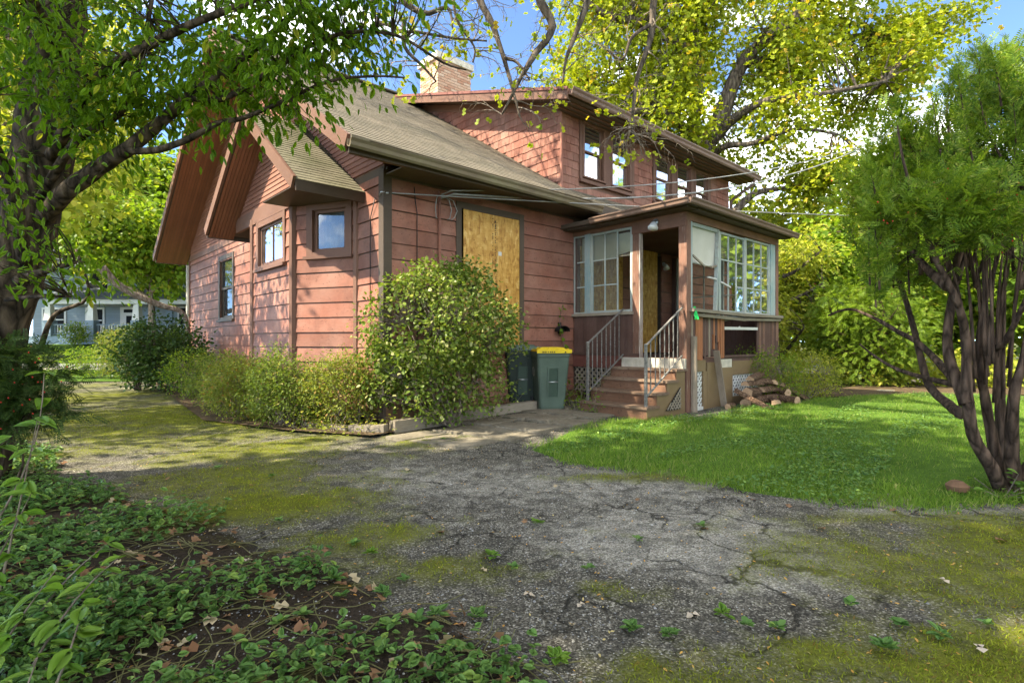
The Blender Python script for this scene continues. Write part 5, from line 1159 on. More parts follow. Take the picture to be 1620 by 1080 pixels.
hang = [[(0.0, 7.0, 8.4), at(748, -60, d8), at(759, 0, d8), at(779, 40, d8), at(797, 93, d8), at(813, 150, d8), at(822, 185, d8)],
        [(0.4, 8.2, 8.1), at(850, -20, d8), at(874, 43, d8), at(847, 86, d8), at(828, 117, d8), at(811, 150, d8), at(794, 182, d8)],
        [(0.8, 8.8, 7.95), at(942, -60, d8), at(930, 0, d8), at(912, 52, d8), at(896, 93, d8), at(890, 133, d8)],
        [(1.0, 9.0, 7.9), at(1036, -60, d8 + .5), at(1034, 0, d8 + .5), at(1029, 62, d8 + .5), at(1008, 125, d8 + .5), at(1001, 185, d8 + .5), at(999, 215, d8 + .5)],
        [(-0.4, 5.6, 8.9), at(640, -120, 7.2), at(625, -20, 7.2), at(668, 22, 7.2), at(708, 14, 7.2), at(716, 46, 7.2)],
        [(-0.4, 5.6, 8.9), at(590, -30, 7.2), at(625, 45, 7.2), at(660, 52, 7.2), at(720, 62, 7.4), at(770, 66, 7.6)],
        [at(640, 30, 7.2), at(640, 75, 7.2), at(668, 105, 7.3), at(690, 130, 7.3)], [at(797, 93, d8), at(818, 100, d8), at(838, 128, d8)], [at(1030, 40, 8.5), at(1000, 60, 8.4), at(985, 95, 8.4), at(960, 80, 8.4)],
        [(-0.4, 5.6, 8.9), at(720, -100, 7.6), at(715, -40, 7.6), at(722, 30, 7.6), at(750, 75, 7.7), at(748, 100, 7.7)]]
for i, q in enumerate(hang): ov_l.append(('limb', q, 0.085 if i < 4 else (0.08 if i == 4 else 0.035), 0.012))
ovt, ndo = tree('shade_tree', None, 'tree overhead whose bare crooked branches hang before the dormer', 'tree', ov_l, M['oakbark'], 'tall trees shading the drive')
b = MB(); r_ = random.Random(77); LP = []
def fork(p, d, L, r, k):
    q = [p]
    for i in range(4):
        d = (d + Vector((r_.uniform(-.45, .45), r_.uniform(-.45, .45), r_.uniform(-.45, .35)))).normalized(); q.append(q[-1] + d * L / 4)
    b.tube(q, [r, r * .8, r * .6, r * .45, r * .25], 4, cap=False); LP.append(q[-1])
    if k:
        for j in (1, 2, 3, 4):
            if r_.random() < 0.75: fork(q[j], (d + Vector((r_.uniform(-1, 1), r_.uniform(-1, 1), r_.uniform(-.8, .6)))).normalized(), L * 0.55, r * 0.5, k - 1)
for hi, q in enumerate(hang):
    sp = smooth_path(q, 4)
    for p in sp[5:]:
        if r_.random() < 0.6: fork(p, Vector((r_.uniform(-1, 1), r_.uniform(-.6, .6), r_.uniform(-.6, .5))).normalized(), r_.uniform(0.3, 0.75), 0.011, 2)
for q in ([(-0.8, 4.2, 9.2), (-2.6, 7.0, 9.3), (-3.6, 9.2, 9.0), (-4.8, 11.0, 9.2)], [(-2.6, 7.0, 9.3), (-2.0, 8.6, 8.9), (-2.0, 10.2, 8.8)], [(-2.6, 7.0, 9.3), (-4.6, 8.0, 9.4), (-6.6, 9.6, 9.5)]):
    for p in smooth_path(q, 6)[3:]:
        for k in range(2): fork(p, Vector((r_.uniform(-1, 1), r_.uniform(-.3, 1), r_.uniform(-.2, .6))).normalized(), r_.uniform(0.7, 1.3), 0.02, 2)
for k in range(12): fork(at(998 + r_.uniform(-3, 3), 200 + k, 8.5), Vector((r_.uniform(-1, 0.6), r_.uniform(-.5, .5), r_.uniform(-.9, .3))).normalized(), 0.38, 0.012, 2)
b.build('twigs', M['palebark'], ovt)['kind'] = 'stuff'
sel = np.array([tuple(p) for p in LP])[::6]; crown(ovt, sel, None, 2, 0.11, T_OAK, LF['oak'], 0.06, rng, rr, None, 0.5, twigs=False, name='yellow_leaves')
ob = [((-6.8, 1.2, 9.6), (4.3, 3.0, 1.3), 330), ((-10.5, 0.0, 9.2), (3.0, 2.6, 1.2), 120), ((-3.6, -2.6, 9.5), (3.0, 2.0, 1.2), 60), ((-5.5, 4.0, 10.4), (2.2, 1.4, 0.8), 60)]
crown(ovt, blob_pts(rng, ob, lambda P: v1(P * 1.2), -0.45), ndo[:60], 15, 0.32, T_BR, LF['mid'], 0.42, rng, rr, M['oakbark'], 0.2, 0.03, maxlen=6)

sd, ndd = tree('added_dapple_tree', None, 'unseen leafy tree added beside the drive to dapple the gable', 'tree', [('trunk', [(-11.8, 7.2, -0.1), (-11.6, 7.4, 2.5), (-11.3, 7.8, 5.0), (-11.0, 8.0, 7.5)], 0.2, 0.05), ('limb', [(-11.4, 7.6, 4.2), (-10.2, 7.7, 5.8), (-8.6, 7.8, 6.8)], 0.07, 0.02), ('limb', [(-11.4, 7.6, 4.0), (-12.2, 8.8, 5.4), (-12.6, 9.6, 6.4)], 0.07, 0.02)], M['oakbark'], 'tall trees shading the drive')  # unseen tree added to cast dapples on gable and drive
crown(sd, blob_pts(rng, [((-11.6, 8.3, 5.9), (2.4, 2.6, 1.2), 230), ((-9.2, 7.6, 6.4), (1.7, 1.7, 1.0), 110), ((-12.2, 10.4, 6.8), (2.0, 1.6, 1.2), 110), ((-10.2, 5.6, 6.0), (2.2, 1.5, 1.0), 130)], lambda P: v2(P), -0.35), ndd, 20, 0.15, T_BR, LF['mid'], 0.28, rng, rr, M['oakbark'], 0.3, 0.015)
# left foreground tree with long leaves
d4 = 4.6
lt = [('trunk', [at(-45, 760, d4), at(-25, 600, d4), at(5, 480, d4), at(45, 360, d4), at(75, 200, d4), at(90, 60, d4), at(105, -80, d4), at(115, -300, d4)], 0.25, 0.17),
      ('limb', [at(70, 345, 4.5), at(110, 300, 4.3), at(170, 258, 4.2), at(205, 235, 4.1), at(250, 198, 4.1), at(300, 155, 4.0), at(370, 105, 4.0), at(430, 55, 4.0), at(500, -10, 4.0)], 0.075, 0.02),
      ('limb', [at(195, 240, 4.1), at(250, 238, 4.0), at(300, 220, 3.9), at(345, 196, 3.9), at(385, 188, 3.85), at(440, 165, 3.8), at(520, 130, 3.8), at(590, 122, 3.8), at(640, 124, 3.8)], 0.03, 0.006),
      ('limb', [at(60, 320, 4.4), at(120, 225, 4.2), at(190, 180, 4.1), at(215, 120, 4.0), at(230, 60, 4.0), at(250, -60, 4.0)], 0.035, 0.012),
      ('limb', [at(300, 155, 4.0), at(350, 158, 3.9), at(420, 120, 3.8), at(520, 60, 3.8), at(620, 55, 3.8), at(700, 100, 3.9), at(738, 112, 3.9)], 0.028, 0.005),
      ('limb', [at(80, 250, 4.4), at(150, 130, 4.0), at(260, 60, 3.7), at(380, 10, 3.5), at(520, -40, 3.4)], 0.05, 0.012),
      ('limb', [at(40, 420, 4.4), at(20, 300, 4.0), at(-30, 190, 3.6), at(-80, 60, 3.2), at(-100, -80, 3.0)], 0.05, 0.015),
      ('limb', [at(95, 80, 4.5), at(60, 20, 4.0), at(20, -60, 3.4), at(-30, -120, 3.0)], 0.06, 0.015),
      ('limb', [at(30, 445, 4.4), at(70, 430, 4.2), at(120, 416, 4.1)], 0.05, 0.012), ('limb', [at(10, 475, 4.3), at(60, 470, 4.1), at(112, 470, 4.0)], 0.02, 0.008),
      ('limb', [at(62, 560, 5.6), at(85, 500, 5.5), at(140, 470, 5.5), at(120, 395, 5.4)], 0.03, 0.01)]
lft, ndl = tree('foreground_tree', None, 'rough barked tree at the left edge with long drooping green leaves', 'tree', lt, M['darkbark'], 'tall trees shading the drive')
lb = [(tuple(at(90, 60, 4.0)), (0.75, 0.8, 0.75), 240), (tuple(at(250, 70, 3.9)), (0.8, 0.8, 0.5), 270), (tuple(at(400, 50, 3.7)), (0.75, 0.7, 0.40), 230), (tuple(at(540, 60, 3.8)), (0.5, 0.5, 0.35), 110), (tuple(at(60, 220, 4.0)), (0.5, 0.7, 0.5), 120),
      (tuple(at(440, 150, 3.8)), (0.55, 0.4, 0.16), 90), (tuple(at(580, 140, 3.8)), (0.32, 0.3, 0.12), 55), (tuple(at(690, 120, 3.9)), (0.24, 0.15, 0.07), 26), (tuple(at(0, 380, 3.6)), (0.35, 0.6, 0.6), 55), (tuple(at(100, 440, 4.2)), (0.4, 0.5, 0.25), 26),
      (tuple(at(180, 160, 4.3)), (0.6, 0.5, 0.4), 110), (tuple(at(300, 200, 4.0)), (0.4, 0.3, 0.15), 25), (tuple(at(350, 230, 3.9)), (0.25, 0.2, 0.12), 14), (tuple(at(200, -130, 3.7)), (1.5, 1.2, 0.6), 320), (tuple(at(580, -80, 3.6)), (0.8, 0.7, 0.4), 110),
      (tuple(at(-150, 150, 3.6)), (0.8, 1.0, 1.2), 150)]
Pn = blob_pts(np.random.default_rng(8), lb, lambda P: v2(P * 1.5), 0.0)
crown(lft, Pn, ndl, 11, 0.082, T_NL, LF['near'], 0.115, np.random.default_rng(9), rr, M['darkbark'], 0.55, 0.006, maxlen=1.0)

# yew on the right
yd = 4.35
def yp(x, y, d=0.0): return at(x, y, yd + d)
yl = [('stem', [yp(1590, 790), yp(1568, 740, -.1), yp(1540, 690, -.15), yp(1530, 620, -.2), yp(1528, 540, -.2), yp(1515, 480, -.3), yp(1480, 410, -.3), yp(1455, 340, -.3), yp(1430, 260, -.3), yp(1420, 200, -.2)], 0.06, 0.005),
      ('stem', [yp(1530, 640, -.2), yp(1500, 560, 0), yp(1505, 480, .1), yp(1520, 400, .1), yp(1515, 320, .1), yp(1490, 200, .1)], 0.05, 0.005),
      ('stem', [yp(1595, 780, .1), yp(1575, 720, .1), yp(1560, 640, .1), yp(1548, 560, .1), yp(1560, 470, .1), yp(1585, 380, .1), yp(1590, 260, .1)], 0.055, 0.005),
      ('stem', [yp(1600, 780, .2), yp(1585, 680, .3), yp(1580, 580, .3), yp(1585, 480, .3), yp(1600, 380, .3), yp(1610, 250, .3)], 0.055, 0.005),
      ('stem', [yp(1605, 780, 0), yp(1600, 700, -.1), yp(1605, 620, -.2), yp(1620, 560, -.2), yp(1640, 420, -.2), yp(1650, 250, -.2)], 0.06, 0.005),
      ('stem', [yp(1605, 790, .1), yp(1630, 740, 0), yp(1670, 680, 0), yp(1700, 560, 0), yp(1720, 380, 0)], 0.08, 0.005),
      ('limb', [yp(1520, 655, -.1), yp(1500, 640, .2), yp(1470, 610, .5), yp(1455, 560, .7), yp(1440, 500, .8), yp(1420, 440, .9), yp(1395, 390, 1.0), yp(1380, 340, 1.0)], 0.045, 0.014),
      ('limb', [yp(1518, 615, -.1), yp(1490, 580, .3), yp(1455, 545, .6), yp(1420, 525, .8), yp(1385, 505, 1.0), yp(1345, 490, 1.2), yp(1310, 500, 1.3)], 0.035, 0.01),
      ('limb', [yp(1515, 610, 0), yp(1470, 600, .4), yp(1420, 585, .7), yp(1385, 565, .9), yp(1360, 545, 1.0)], 0.028, 0.008),
      ('limb', [yp(1500, 455, -.2), yp(1470, 430, .0), yp(1445, 400, .2), yp(1420, 360, .3), yp(1400, 330, .4)], 0.04, 0.012),
      ('limb', [yp(1560, 560, 0), yp(1590, 540, -.3), yp(1620, 480, -.5), yp(1640, 430, -.6)], 0.03, 0.01)]
for k in range(26):
    x0 = rr.uniform(1430, 1640); y0 = rr.uniform(400, 470); dd = rr.uniform(0.0, .6)
    yl.append(('limb', [yp(x0, y0, dd), yp(x0 + rr.uniform(-30, 25), y0 - 90, dd), yp(x0 + rr.uniform(-50, 40), y0 - 180, dd), yp(x0 + rr.uniform(-60, 40), y0 - 260, dd)], 0.017, 0.003))
for k in range(16):
    x0 = rr.uniform(1525, 1600); dd = rr.uniform(-.2, .3); x1 = x0 + (x0 - 1565) * rr.uniform(0.6, 2.2) + rr.uniform(-30, 20)
    yl.append(('stem', [yp(x0, rr.uniform(560, 640), dd), yp(x0 * .7 + x1 * .3, 480, dd), yp(x0 * .35 + x1 * .65, 390, dd), yp(x1, rr.uniform(250, 320), dd)], 0.015, 0.003))
yew, ndy = tree('yew_tree', None, 'many stemmed yew with red berries at the right edge of the lawn', 'tree', yl, M['yewbark'])
yb = [(tuple(yp(1370, 430, .9)), (0.3, 0.3, 0.22), 90), (tuple(yp(1420, 360, .3)), (0.3, 0.25, 0.25), 90), (tuple(yp(1470, 330, -.45)), (0.35, 0.15, 0.28), 90), (tuple(yp(1560, 320, -.5)), (0.4, 0.15, 0.3), 110), (tuple(yp(1420, 230, .2)), (0.16, 0.2, 0.25), 50), (tuple(yp(1430, 300, .5)), (0.45, 0.5, 0.42), 300), (tuple(yp(1540, 270, .2)), (0.55, 0.6, 0.6), 460), (tuple(yp(1400, 400, .6)), (0.36, 0.4, 0.32), 190), (tuple(yp(1620, 250)), (0.5, 0.6, 0.8), 420), (tuple(yp(1345, 450, 1.0)), (0.35, 0.3, 0.20), 90), (tuple(yp(1560, 380, -.2)), (0.45, 0.4, 0.2), 150),
      (tuple(yp(1480, 190, .3)), (0.28, 0.3, 0.28), 110), (tuple(yp(1590, 110, .3)), (0.14, 0.2, 0.40), 110), (tuple(yp(1500, 130, .4)), (0.10, 0.12, 0.2), 22), (tuple(yp(1385, 310, .7)), (0.22, 0.22, 0.25), 60), (tuple(yp(1440, 430, .5)), (0.3, 0.3, 0.16), 60), (tuple(yp(1600, 420, 0.3)), (0.3, 0.4, 0.25), 90)]
gy_ = np.random.default_rng(14); Py = blob_pts(gy_, yb, lambda P: v2(P * 1.6), 0.22)
crown(yew, Py, ndy, 5, 0.14, T_YEW, LF['yew'], 0.08, np.random.default_rng(15), rr, M['yewbark'], -0.35, 0.005, maxlen=0.9)
PP, PD = [], []; b = MB(); PA = []
for k in range(66):                           # upright plumes
    x = rr.uniform(1370, 1680); top = 60 + 150 * rr.random() + max(0, (1560 - x)) * 0.9; top = min(top, 360); bot = top + rr.uniform(90, 190); d_ = rr.uniform(-.35, .6)
    a = yp(x + rr.uniform(-10, 10), bot, d_); e = yp(x + rr.uniform(-35, 20), top, d_ + rr.uniform(-.1, .1)); q = curve(a, e, 10, 0.06, rr); b.tube(q, [0.008 - 0.0006 * i for i in range(11)], 4, cap=False)
    ax = (e - a).normalized()
    for i in range(1, 11):
        for m_ in range(4):
            az = rr.uniform(0, 6.28); o_1 = Vector((math.cos(az), math.sin(az), 0)); PP.append(tuple(q[i])); PD.append(tuple(ax * 0.9 + o_1 * (1.0 - 0.05 * i))); PA.append(0.06 + 0.10 * (1 - i / 11) + 0.03 * rr.random())
b.build('plume_twigs', M['yewbark'], yew)['kind'] = 'stuff'
leaf_obj('plumes', np.array(PP), np.array(PD), gy_.normal(size=(len(PP), 3)), np.array(PA), T_YEW, LF['yew'], yew)
def berries(tree_, P, n, seed, r=0.0075):
    g = np.random.default_rng(seed); q = P[g.integers(0, len(P), n)] + g.normal(size=(n, 3)) * 0.08
    oc = np.array([(1, 0, 0), (-1, 0, 0), (0, 1, 0), (0, -1, 0), (0, 0, 1), (0, 0, -1)]) * r; f = np.array([(0, 2, 4), (2, 1, 4), (1, 3, 4), (3, 0, 4), (2, 0, 5), (1, 2, 5), (3, 1, 5), (0, 3, 5)])
    np_mesh('berries', (q[:, None] + oc[None]).reshape(-1, 3), (f[None] + (np.arange(n) * 6)[:, None, None]).reshape(-1, 3), M['berry'], tree_, True)['kind'] = 'stuff'
M['berry'] = plain('red berry', (0.55, 0.03, 0.02, 1), 0.3)
berries(yew, Py, 260, 3)

# shrubs
def shrub(name, label, blobs, mat, nl, size, spread, T=T_OV, stems=None, stem_r=0.012, bark='palebark', seed=1, group=None, thr=-0.6, shell=3.2, cat='shrub', base=None, vs=3.0, up=0.0):
    g = np.random.default_rng(seed); r_ = random.Random(seed); P = blob_pts(g, blobs, lambda p: v2(p * vs * 0.5), thr, shell)
    P = P[P[:, 2] > 0.03]
    o = empty(name); tag(o, label, cat, group); nodes = []
    cs = base or [(c[0], c[1], float(gz(c[0], c[1]))) for c, r, n in blobs]
    for c in cs:
        for k in range(stems or 4):
            e = P[g.integers(0, len(P))]
            e = Vector(c).lerp(Vector(e), 0.75)
            if (Vector((e.x, e.y, 0)) - Vector((c[0], c[1], 0))).length > 1.3: continue
            s = Vector(c) + Vector((r_.uniform(-.1, .1), r_.uniform(-.1, .1), -0.03)); pts = curve(s, e, 5, 0.12, r_)
            b = MB(); b.tube(pts, [stem_r, stem_r * .9, stem_r * .75, stem_r * .6, stem_r * .45, stem_r * .3], 5, cap=False); b.build('stem', M[bark], o, True); nodes += pts
    crown(o, P, nodes, nl, size, T, mat, spread, g, r_, M[bark], 0.1 - up, stem_r * 0.3, maxlen=0.7); return o
SG = 'shrubs along the house and drive'
bc = at(698, 520, 7.35)
shrub('round_bush', 'big dome shaped bush in front of the boarded window', [((-0.95, 7.35, 1.46), (1.04, 0.72, 0.74), 900), ((-1.25, 7.3, 1.2), (0.75, 0.6, 0.5), 220), ((-0.25, 7.55, 1.05), (0.42, 0.4, 0.32), 120), ((-1.15, 7.25, 0.5), (0.5, 0.3, 0.32), 130), ((-0.4, 7.45, 0.6), (0.4, 0.3, 0.25), 60), ((-0.9, 7.3, 2.1), (0.6, 0.3, 0.16), 60), ((-1.75, 7.3, 0.75), (0.28, 0.3, 0.42), 110)], LF['bush'], 11, 0.058, 0.085, T_BR, 14, 0.017, 'palebark', 51, SG, -0.32, 4.0, 'bush', base=[(-1.0, 7.4, 0.1), (-0.8, 7.45, 0.1)])
shrub('low_shrub', 'loose small leaved shrub under the angled bay window', [((-2.35, 7.45, 0.50), (0.55, 0.42, 0.55), 430), ((-2.1, 7.35, 0.75), (0.25, 0.25, 0.3), 60)], LF['hedge'], 22, 0.046, 0.075, T_OV, 12, 0.008, 'palebark', 52, SG, -0.45, 2.2, 'shrub', vs=5)
shrub('low_shrub', 'shaggy green shrub below the bay corner post', [((-3.15, 7.65, 0.52), (0.58, 0.42, 0.56), 430), ((-3.3, 7.7, 0.95), (0.3, 0.25, 0.2), 40)], LF['bush2'], 22, 0.046, 0.075, T_OV, 12, 0.008, 'palebark', 62, SG, -0.45, 2.2, 'shrub', vs=5)
shrub('low_shrub', 'wide yellowish shrub below the flat side of the bay', [((-3.95, 8.25, 0.46), (0.62, 0.45, 0.50), 400), ((-4.5, 8.8, 0.5), (0.5, 0.45, 0.5), 260)], LF['hedge'], 22, 0.046, 0.075, T_OV, 12, 0.008, 'palebark', 63, SG, -0.45, 2.2, 'shrub', vs=5)
shrub('low_shrub', 'last shrub of the row, beside the small rounded one', [((-5.2, 9.7, 0.5), (0.55, 0.55, 0.5), 300)], LF['bush2'], 22, 0.046, 0.075, T_OV, 10, 0.008, 'palebark', 64, SG, -0.5, 2.2, 'shrub', vs=5)
shrub('small_shrub', 'small rounded bright green shrub between hedge and dark evergreen', [((-6.75, 11.4, 0.52), (0.48, 0.48, 0.48), 190)], LF['mid'], 16, 0.05, 0.10, T_OV, 6, 0.01, 'palebark', 53, SG)
shrub('evergreen_shrub', 'large dark spreading evergreen against the gable wall', [((-8.3, 13.0, 0.95), (0.95, 0.8, 0.8), 330), ((-7.6, 12.6, 0.7), (0.7, 0.6, 0.5), 120), ((-9.2, 13.4, 0.8), (0.6, 0.6, 0.7), 130)], LF['deep'], 14, 0.085, 0.13, T_BR, 8, 0.02, 'oakbark', 54, SG, -0.5)
shrub('clipped_shrub', 'tall clipped dome shaped shrub by the drive entrance', [((-12.4, 17.4, 0.8), (0.75, 0.75, 0.85), 420)], LF['hedge'], 16, 0.06, 0.10, T_OV, 4, 0.02, 'palebark', 55, SG, -0.95, 5)
shrub('low_hedge', 'low shaggy hedge across the end of the drive', [((-14.6, 17.6, 0.45), (0.9, 0.5, 0.45), 200), ((-13.4, 17.5, 0.45), (0.8, 0.5, 0.5), 180)], LF['mid'], 16, 0.06, 0.12, T_OV, 6, 0.01, 'palebark', 56, SG, cat='hedge')
shrub('garden_shrub', 'dark green shrub crowding the porch corner by the firewood', [((4.75, 9.95, 0.55), (0.55, 0.45, 0.5), 260), ((4.45, 10.2, 0.75), (0.35, 0.35, 0.3), 60)], LF['mid'], 13, 0.045, 0.085, T_OV, 8, 0.01, 'palebark', 57, SG)
shrub('garden_shrub', 'golden green shrub right of the firewood', [((5.75, 10.5, 0.55), (0.60, 0.5, 0.46), 300), ((5.5, 10.3, 0.4), (0.5, 0.4, 0.3), 80)], LF['lime'], 13, 0.045, 0.085, T_OV, 8, 0.01, 'palebark', 58, SG)
yv = shrub('evergreen_bush', 'dark needled evergreen with red berries at the left edge', [(tuple(at(5, 600, 4.3)), (0.30, 0.45, 0.24), 120), (tuple(at(45, 650, 4.3)), (0.22, 0.3, 0.12), 40), (tuple(at(-80, 600, 4.2)), (0.4, 0.5, 0.35), 100)], LF['deep'], 8, 0.13, 0.09, T_YEW, 5, 0.015, 'darkbark', 59, SG, base=[tuple(at(-30, 760, 4.3))[:2] + (0.0,)])
berries(yv, np.array([tuple(at(40, 600, 4.2))]) + np.random.default_rng(1).normal(size=(40, 3)) * 0.15, 30, 4)
for k, (x, y, lb_, m) in enumerate(((9.0, 13.4, 'yellow green border plants beyond the earth path', 'lime'), (11.0, 13.0, 'bright border plants left of the yew stems', 'lime'), (8.0, 17.2, 'yellow border plants beside the far fence', 'lime'), (13.5, 13.0, 'green border plants behind the yew base', 'mid'), (16.5, 12.5, 'green border plants right of the yew stems', 'mid'))):
    shrub('border_plants', lb_, [((x, y, 0.4), (1.1, 0.7, 0.4), 150), ((x + 0.7, y + 0.4, 0.6), (0.8, 0.6, 0.5), 90)], LF[m], 12, 0.10, 0.14, T_BR, 5, 0.01, 'palebark', 70 + k, 'border plants beyond the lawn', cat='plants')
for k, (x, y, h, lb_) in enumerate(((-31.0, 38.6, 1.5, 'round bush before the left porch column across the street'), (-28.6, 38.6, 0.9, 'low bush between the porch columns across the street'), (-26.3, 38.6, 1.4, 'dark bush before the middle porch column across the street'), (-24.0, 38.6, 0.9, 'low dark bush right of the porch columns across the street'))):
    shrub('foundation_bush', lb_, [((x, y, 1.0 + h / 2), (0.85, 0.6, h / 2), 120)], LF['mid'], 14, 0.16, 0.16, T_OV, 3, 0.02, 'oakbark', 80 + k, 'bushes before the grey house', cat='bush', base=[(x, y, 1.0)])

# more trees round the plot, outside the picture but in the panes and in the light
RG = 'trees round the plot outside the picture'
for k, (x, y, h, r, m, lb_) in enumerate(((17, 4, 8, 3.6, 'mid', 'tree at the right plot edge, mirrored in the porch panes'), (22, -3, 9, 4.2, 'lime', 'tree far right of the lawn, mirrored in the porch panes'), (14, -8, 8, 3.6, 'mid', 'tree behind the photographer on the right'), (24, 14.5, 11, 4.5, 'mid', 'tree beyond the yew at the right plot edge'))):
    simple_tree('boundary_tree', (x, y, 0), h, r, lb_, LF[m], 220, 20, 0.42, 0.6, 'oakbark', T_BR, 0.05, 140 + k, RG)

# ------------------------------------------------------------------ grass, moss, ground cover, litter
g = np.random.default_rng(77)
T_GR = (np.array([(-.055, 0, 0), (.055, 0, 0), (.012, 1, .18), (-.012, 1, .18)]), [(0, 1, 2, 3)])
def in_poly(P, poly):
    c = np.zeros(len(P), bool); n = len(poly)
    for i in range(n):
        x1, y1 = poly[i]; x2, y2 = poly[(i + 1) % n]
        if y1 == y2: continue
        k = ((y1 > P[:, 1]) != (y2 > P[:, 1])) & (P[:, 0] < (x2 - x1) * (P[:, 1] - y1) / (y2 - y1) + x1); c ^= k
    return c
LF['grass'] = leaf_mat('grass blades', (0.07, 0.145, 0.018, 1), (0.20, 0.30, 0.04, 1), (0.38, 0.36, 0.14, 1), 0.35, 0.5, 0.92)
LF['moss'] = leaf_mat('moss tufts', (0.10, 0.12, 0.010, 1), (0.27, 0.30, 0.028, 1), (0.17, 0.10, 0.03, 1), 0.25, 0.8, 0.9)
Pg = np.column_stack([g.uniform(0, 11, 420000), 3.7 + 7.2 * g.uniform(0, 1, 420000) ** 1.35])
Pg = Pg[in_poly(Pg + g.normal(size=Pg.shape) * 0.06 + 0.10 * np.column_stack([n_mid(np.column_stack([Pg, np.zeros(len(Pg))])), n_mid(np.column_stack([Pg[:, ::-1], np.ones(len(Pg))]))]), LAWN)]
Pg = Pg[(Pg[:, 0] / Pg[:, 1] < 1.05)]
Qg = np.column_stack([Pg, np.zeros(len(Pg))]); dens = n_mid(Qg * 0.6) * 0.5 + n_lo(Qg) * 0.4
Pg = Pg[g.uniform(-1.25, 0.6, len(Pg)) < dens]; n = len(Pg)
zz = gz(Pg[:, 0], Pg[:, 1]) + 0.012
hh = g.uniform(0.022, 0.065, n) * (1 + 0.35 * n_mid(np.column_stack([Pg, np.zeros(n)])))
o = leaf_obj('grass', np.column_stack([Pg, zz]), np.column_stack([g.normal(size=(n, 2)) * 0.55, np.ones(n)]), g.normal(size=(n, 3)), np.clip(hh, 0.025, 0.13), T_GR, LF['grass'], None, 'stuff')
tag(o, 'short green grass of the back lawn', 'grass')
Pc = Pg[(n_mid(np.column_stack([Pg, np.ones(len(Pg))]) * 0.45) > 0.25)]; Pc = Pc[g.integers(0, len(Pc), 9000)]; n = len(Pc)
o = leaf_obj('clover', np.column_stack([Pc, gz(Pc[:, 0], Pc[:, 1]) + 0.03 + g.uniform(0.01, 0.05, n)]), np.column_stack([g.normal(size=(n, 2)), g.normal(size=n) * 0.3]), np.column_stack([g.normal(size=(n, 2)) * 0.4, np.ones(n)]), g.uniform(0.015, 0.035, n), T_BR, LF['vinca'], None, 'stuff')
tag(o, 'clover and plantain growing through the lawn', 'clover')
P = np.column_stack([g.uniform(-9, 5, 900000), 1.2 + 9 * g.uniform(0, 1, 900000) ** 2.2])
P = P[np.abs(P[:, 0]) < P[:, 1] * 1.0 + 0.3]
m_ = moss_at(P); P = P[(m_ > 0.34) & (g.uniform(0, 1, len(P)) < m_ ** 2.0)]; P = P[~in_poly(P, LAWN)]; P = P[:150000]; n = len(P)
Qm = np.column_stack([P, np.zeros(n)]); mz = moss_at(P)
zz = gz(P[:, 0], P[:, 1]) + mz * (0.014 + 0.014 * n_mid(Qm) + 0.010 * n_hi(Qm)) + 0.012 * n_lo(Qm) * sst(0, 2, P[:, 1]) + 0.004 * n_mid(Qm)
o = leaf_obj('moss', np.column_stack([P, zz - 0.002]), np.column_stack([g.normal(size=(n, 2)) * 0.6, np.ones(n) * 0.8]), g.normal(size=(n, 3)), g.uniform(0.009, 0.02, n), (T_GR[0] * np.array([3.2, 1, 1]), T_GR[1]), LF['moss'], None, 'stuff')
tag(o, 'yellow green moss cushions on the drive', 'moss')
def gh(P):
    Qm = np.column_stack([P, np.zeros(len(P))]); s = soil_at(P)
    return gz(P[:, 0], P[:, 1]) + 0.012 * n_lo(Qm) * sst(0, 2, P[:, 1]) + 0.004 * n_mid(Qm) + s * (0.02 + 0.012 * n_mid(Qm) + 0.006 * n_hi(Qm))
# ground cover
P = np.column_stack([g.uniform(-6, 0.8, 90000), 1.3 + 5.5 * g.uniform(0, 1, 90000) ** 1.8]); P = P[(np.abs(P[:, 0]) < P[:, 1] * 1.0 + 0.2)]
s_ = soil_at(P); cl = n_mid(np.column_stack([P, np.zeros(len(P))]) * 0.7)
left = np.clip((-P[:, 0] / np.maximum(P[:, 1], 0.1)) * 1.1, 0, 1)
P = P[(s_ > 0.5) & (cl + 1.25 * left + g.uniform(-0.6, 0.25, len(P)) > 0.86)][:10500]; n = len(P)
hz = np.abs(g.normal(size=n)) * 0.05 + 0.02
o = leaf_obj('ground_cover', np.column_stack([P, gh(P) + hz]), np.column_stack([g.normal(size=(n, 2)), g.normal(size=n) * 0.25]), np.column_stack([g.normal(size=(n, 2)) * 0.4, np.ones(n)]), g.uniform(0.026, 0.055, n), T_NB, LF['vinca'], None, 'stuff')
tag(o, 'glossy trailing ground cover beside the drive', 'ground cover')
b = MB(); r_ = random.Random(4)
for k in range(520):
    y = 1.5 + 2.6 * r_.random() ** 1.5; x = r_.uniform(-1.0, 0.15) * y
    if float(soil_at(np.array([[x, y]]))[0]) < 0.3: continue
    a = r_.uniform(0, 6.28); q = [Vector((x, y, float(gh(np.array([[x, y]]))[0]) + 0.012))]
    for j in range(5): a += r_.uniform(-.5, .5); nx_ = q[-1] + Vector((math.cos(a) * 0.07, math.sin(a) * 0.07, 0)); nx_.z = float(gh(np.array([[nx_.x, nx_.y]]))[0]) + r_.uniform(0.006, 0.03); q.append(nx_)
    b.tube(q, 0.0022, 4, cap=False)
o = b.build('runners', plain('green brown runner stems', (0.13, 0.12, 0.045, 1), 0.7)); o['kind'] = 'stuff'; tag(o, 'thin trailing stems between the ground cover leaves', 'stems')
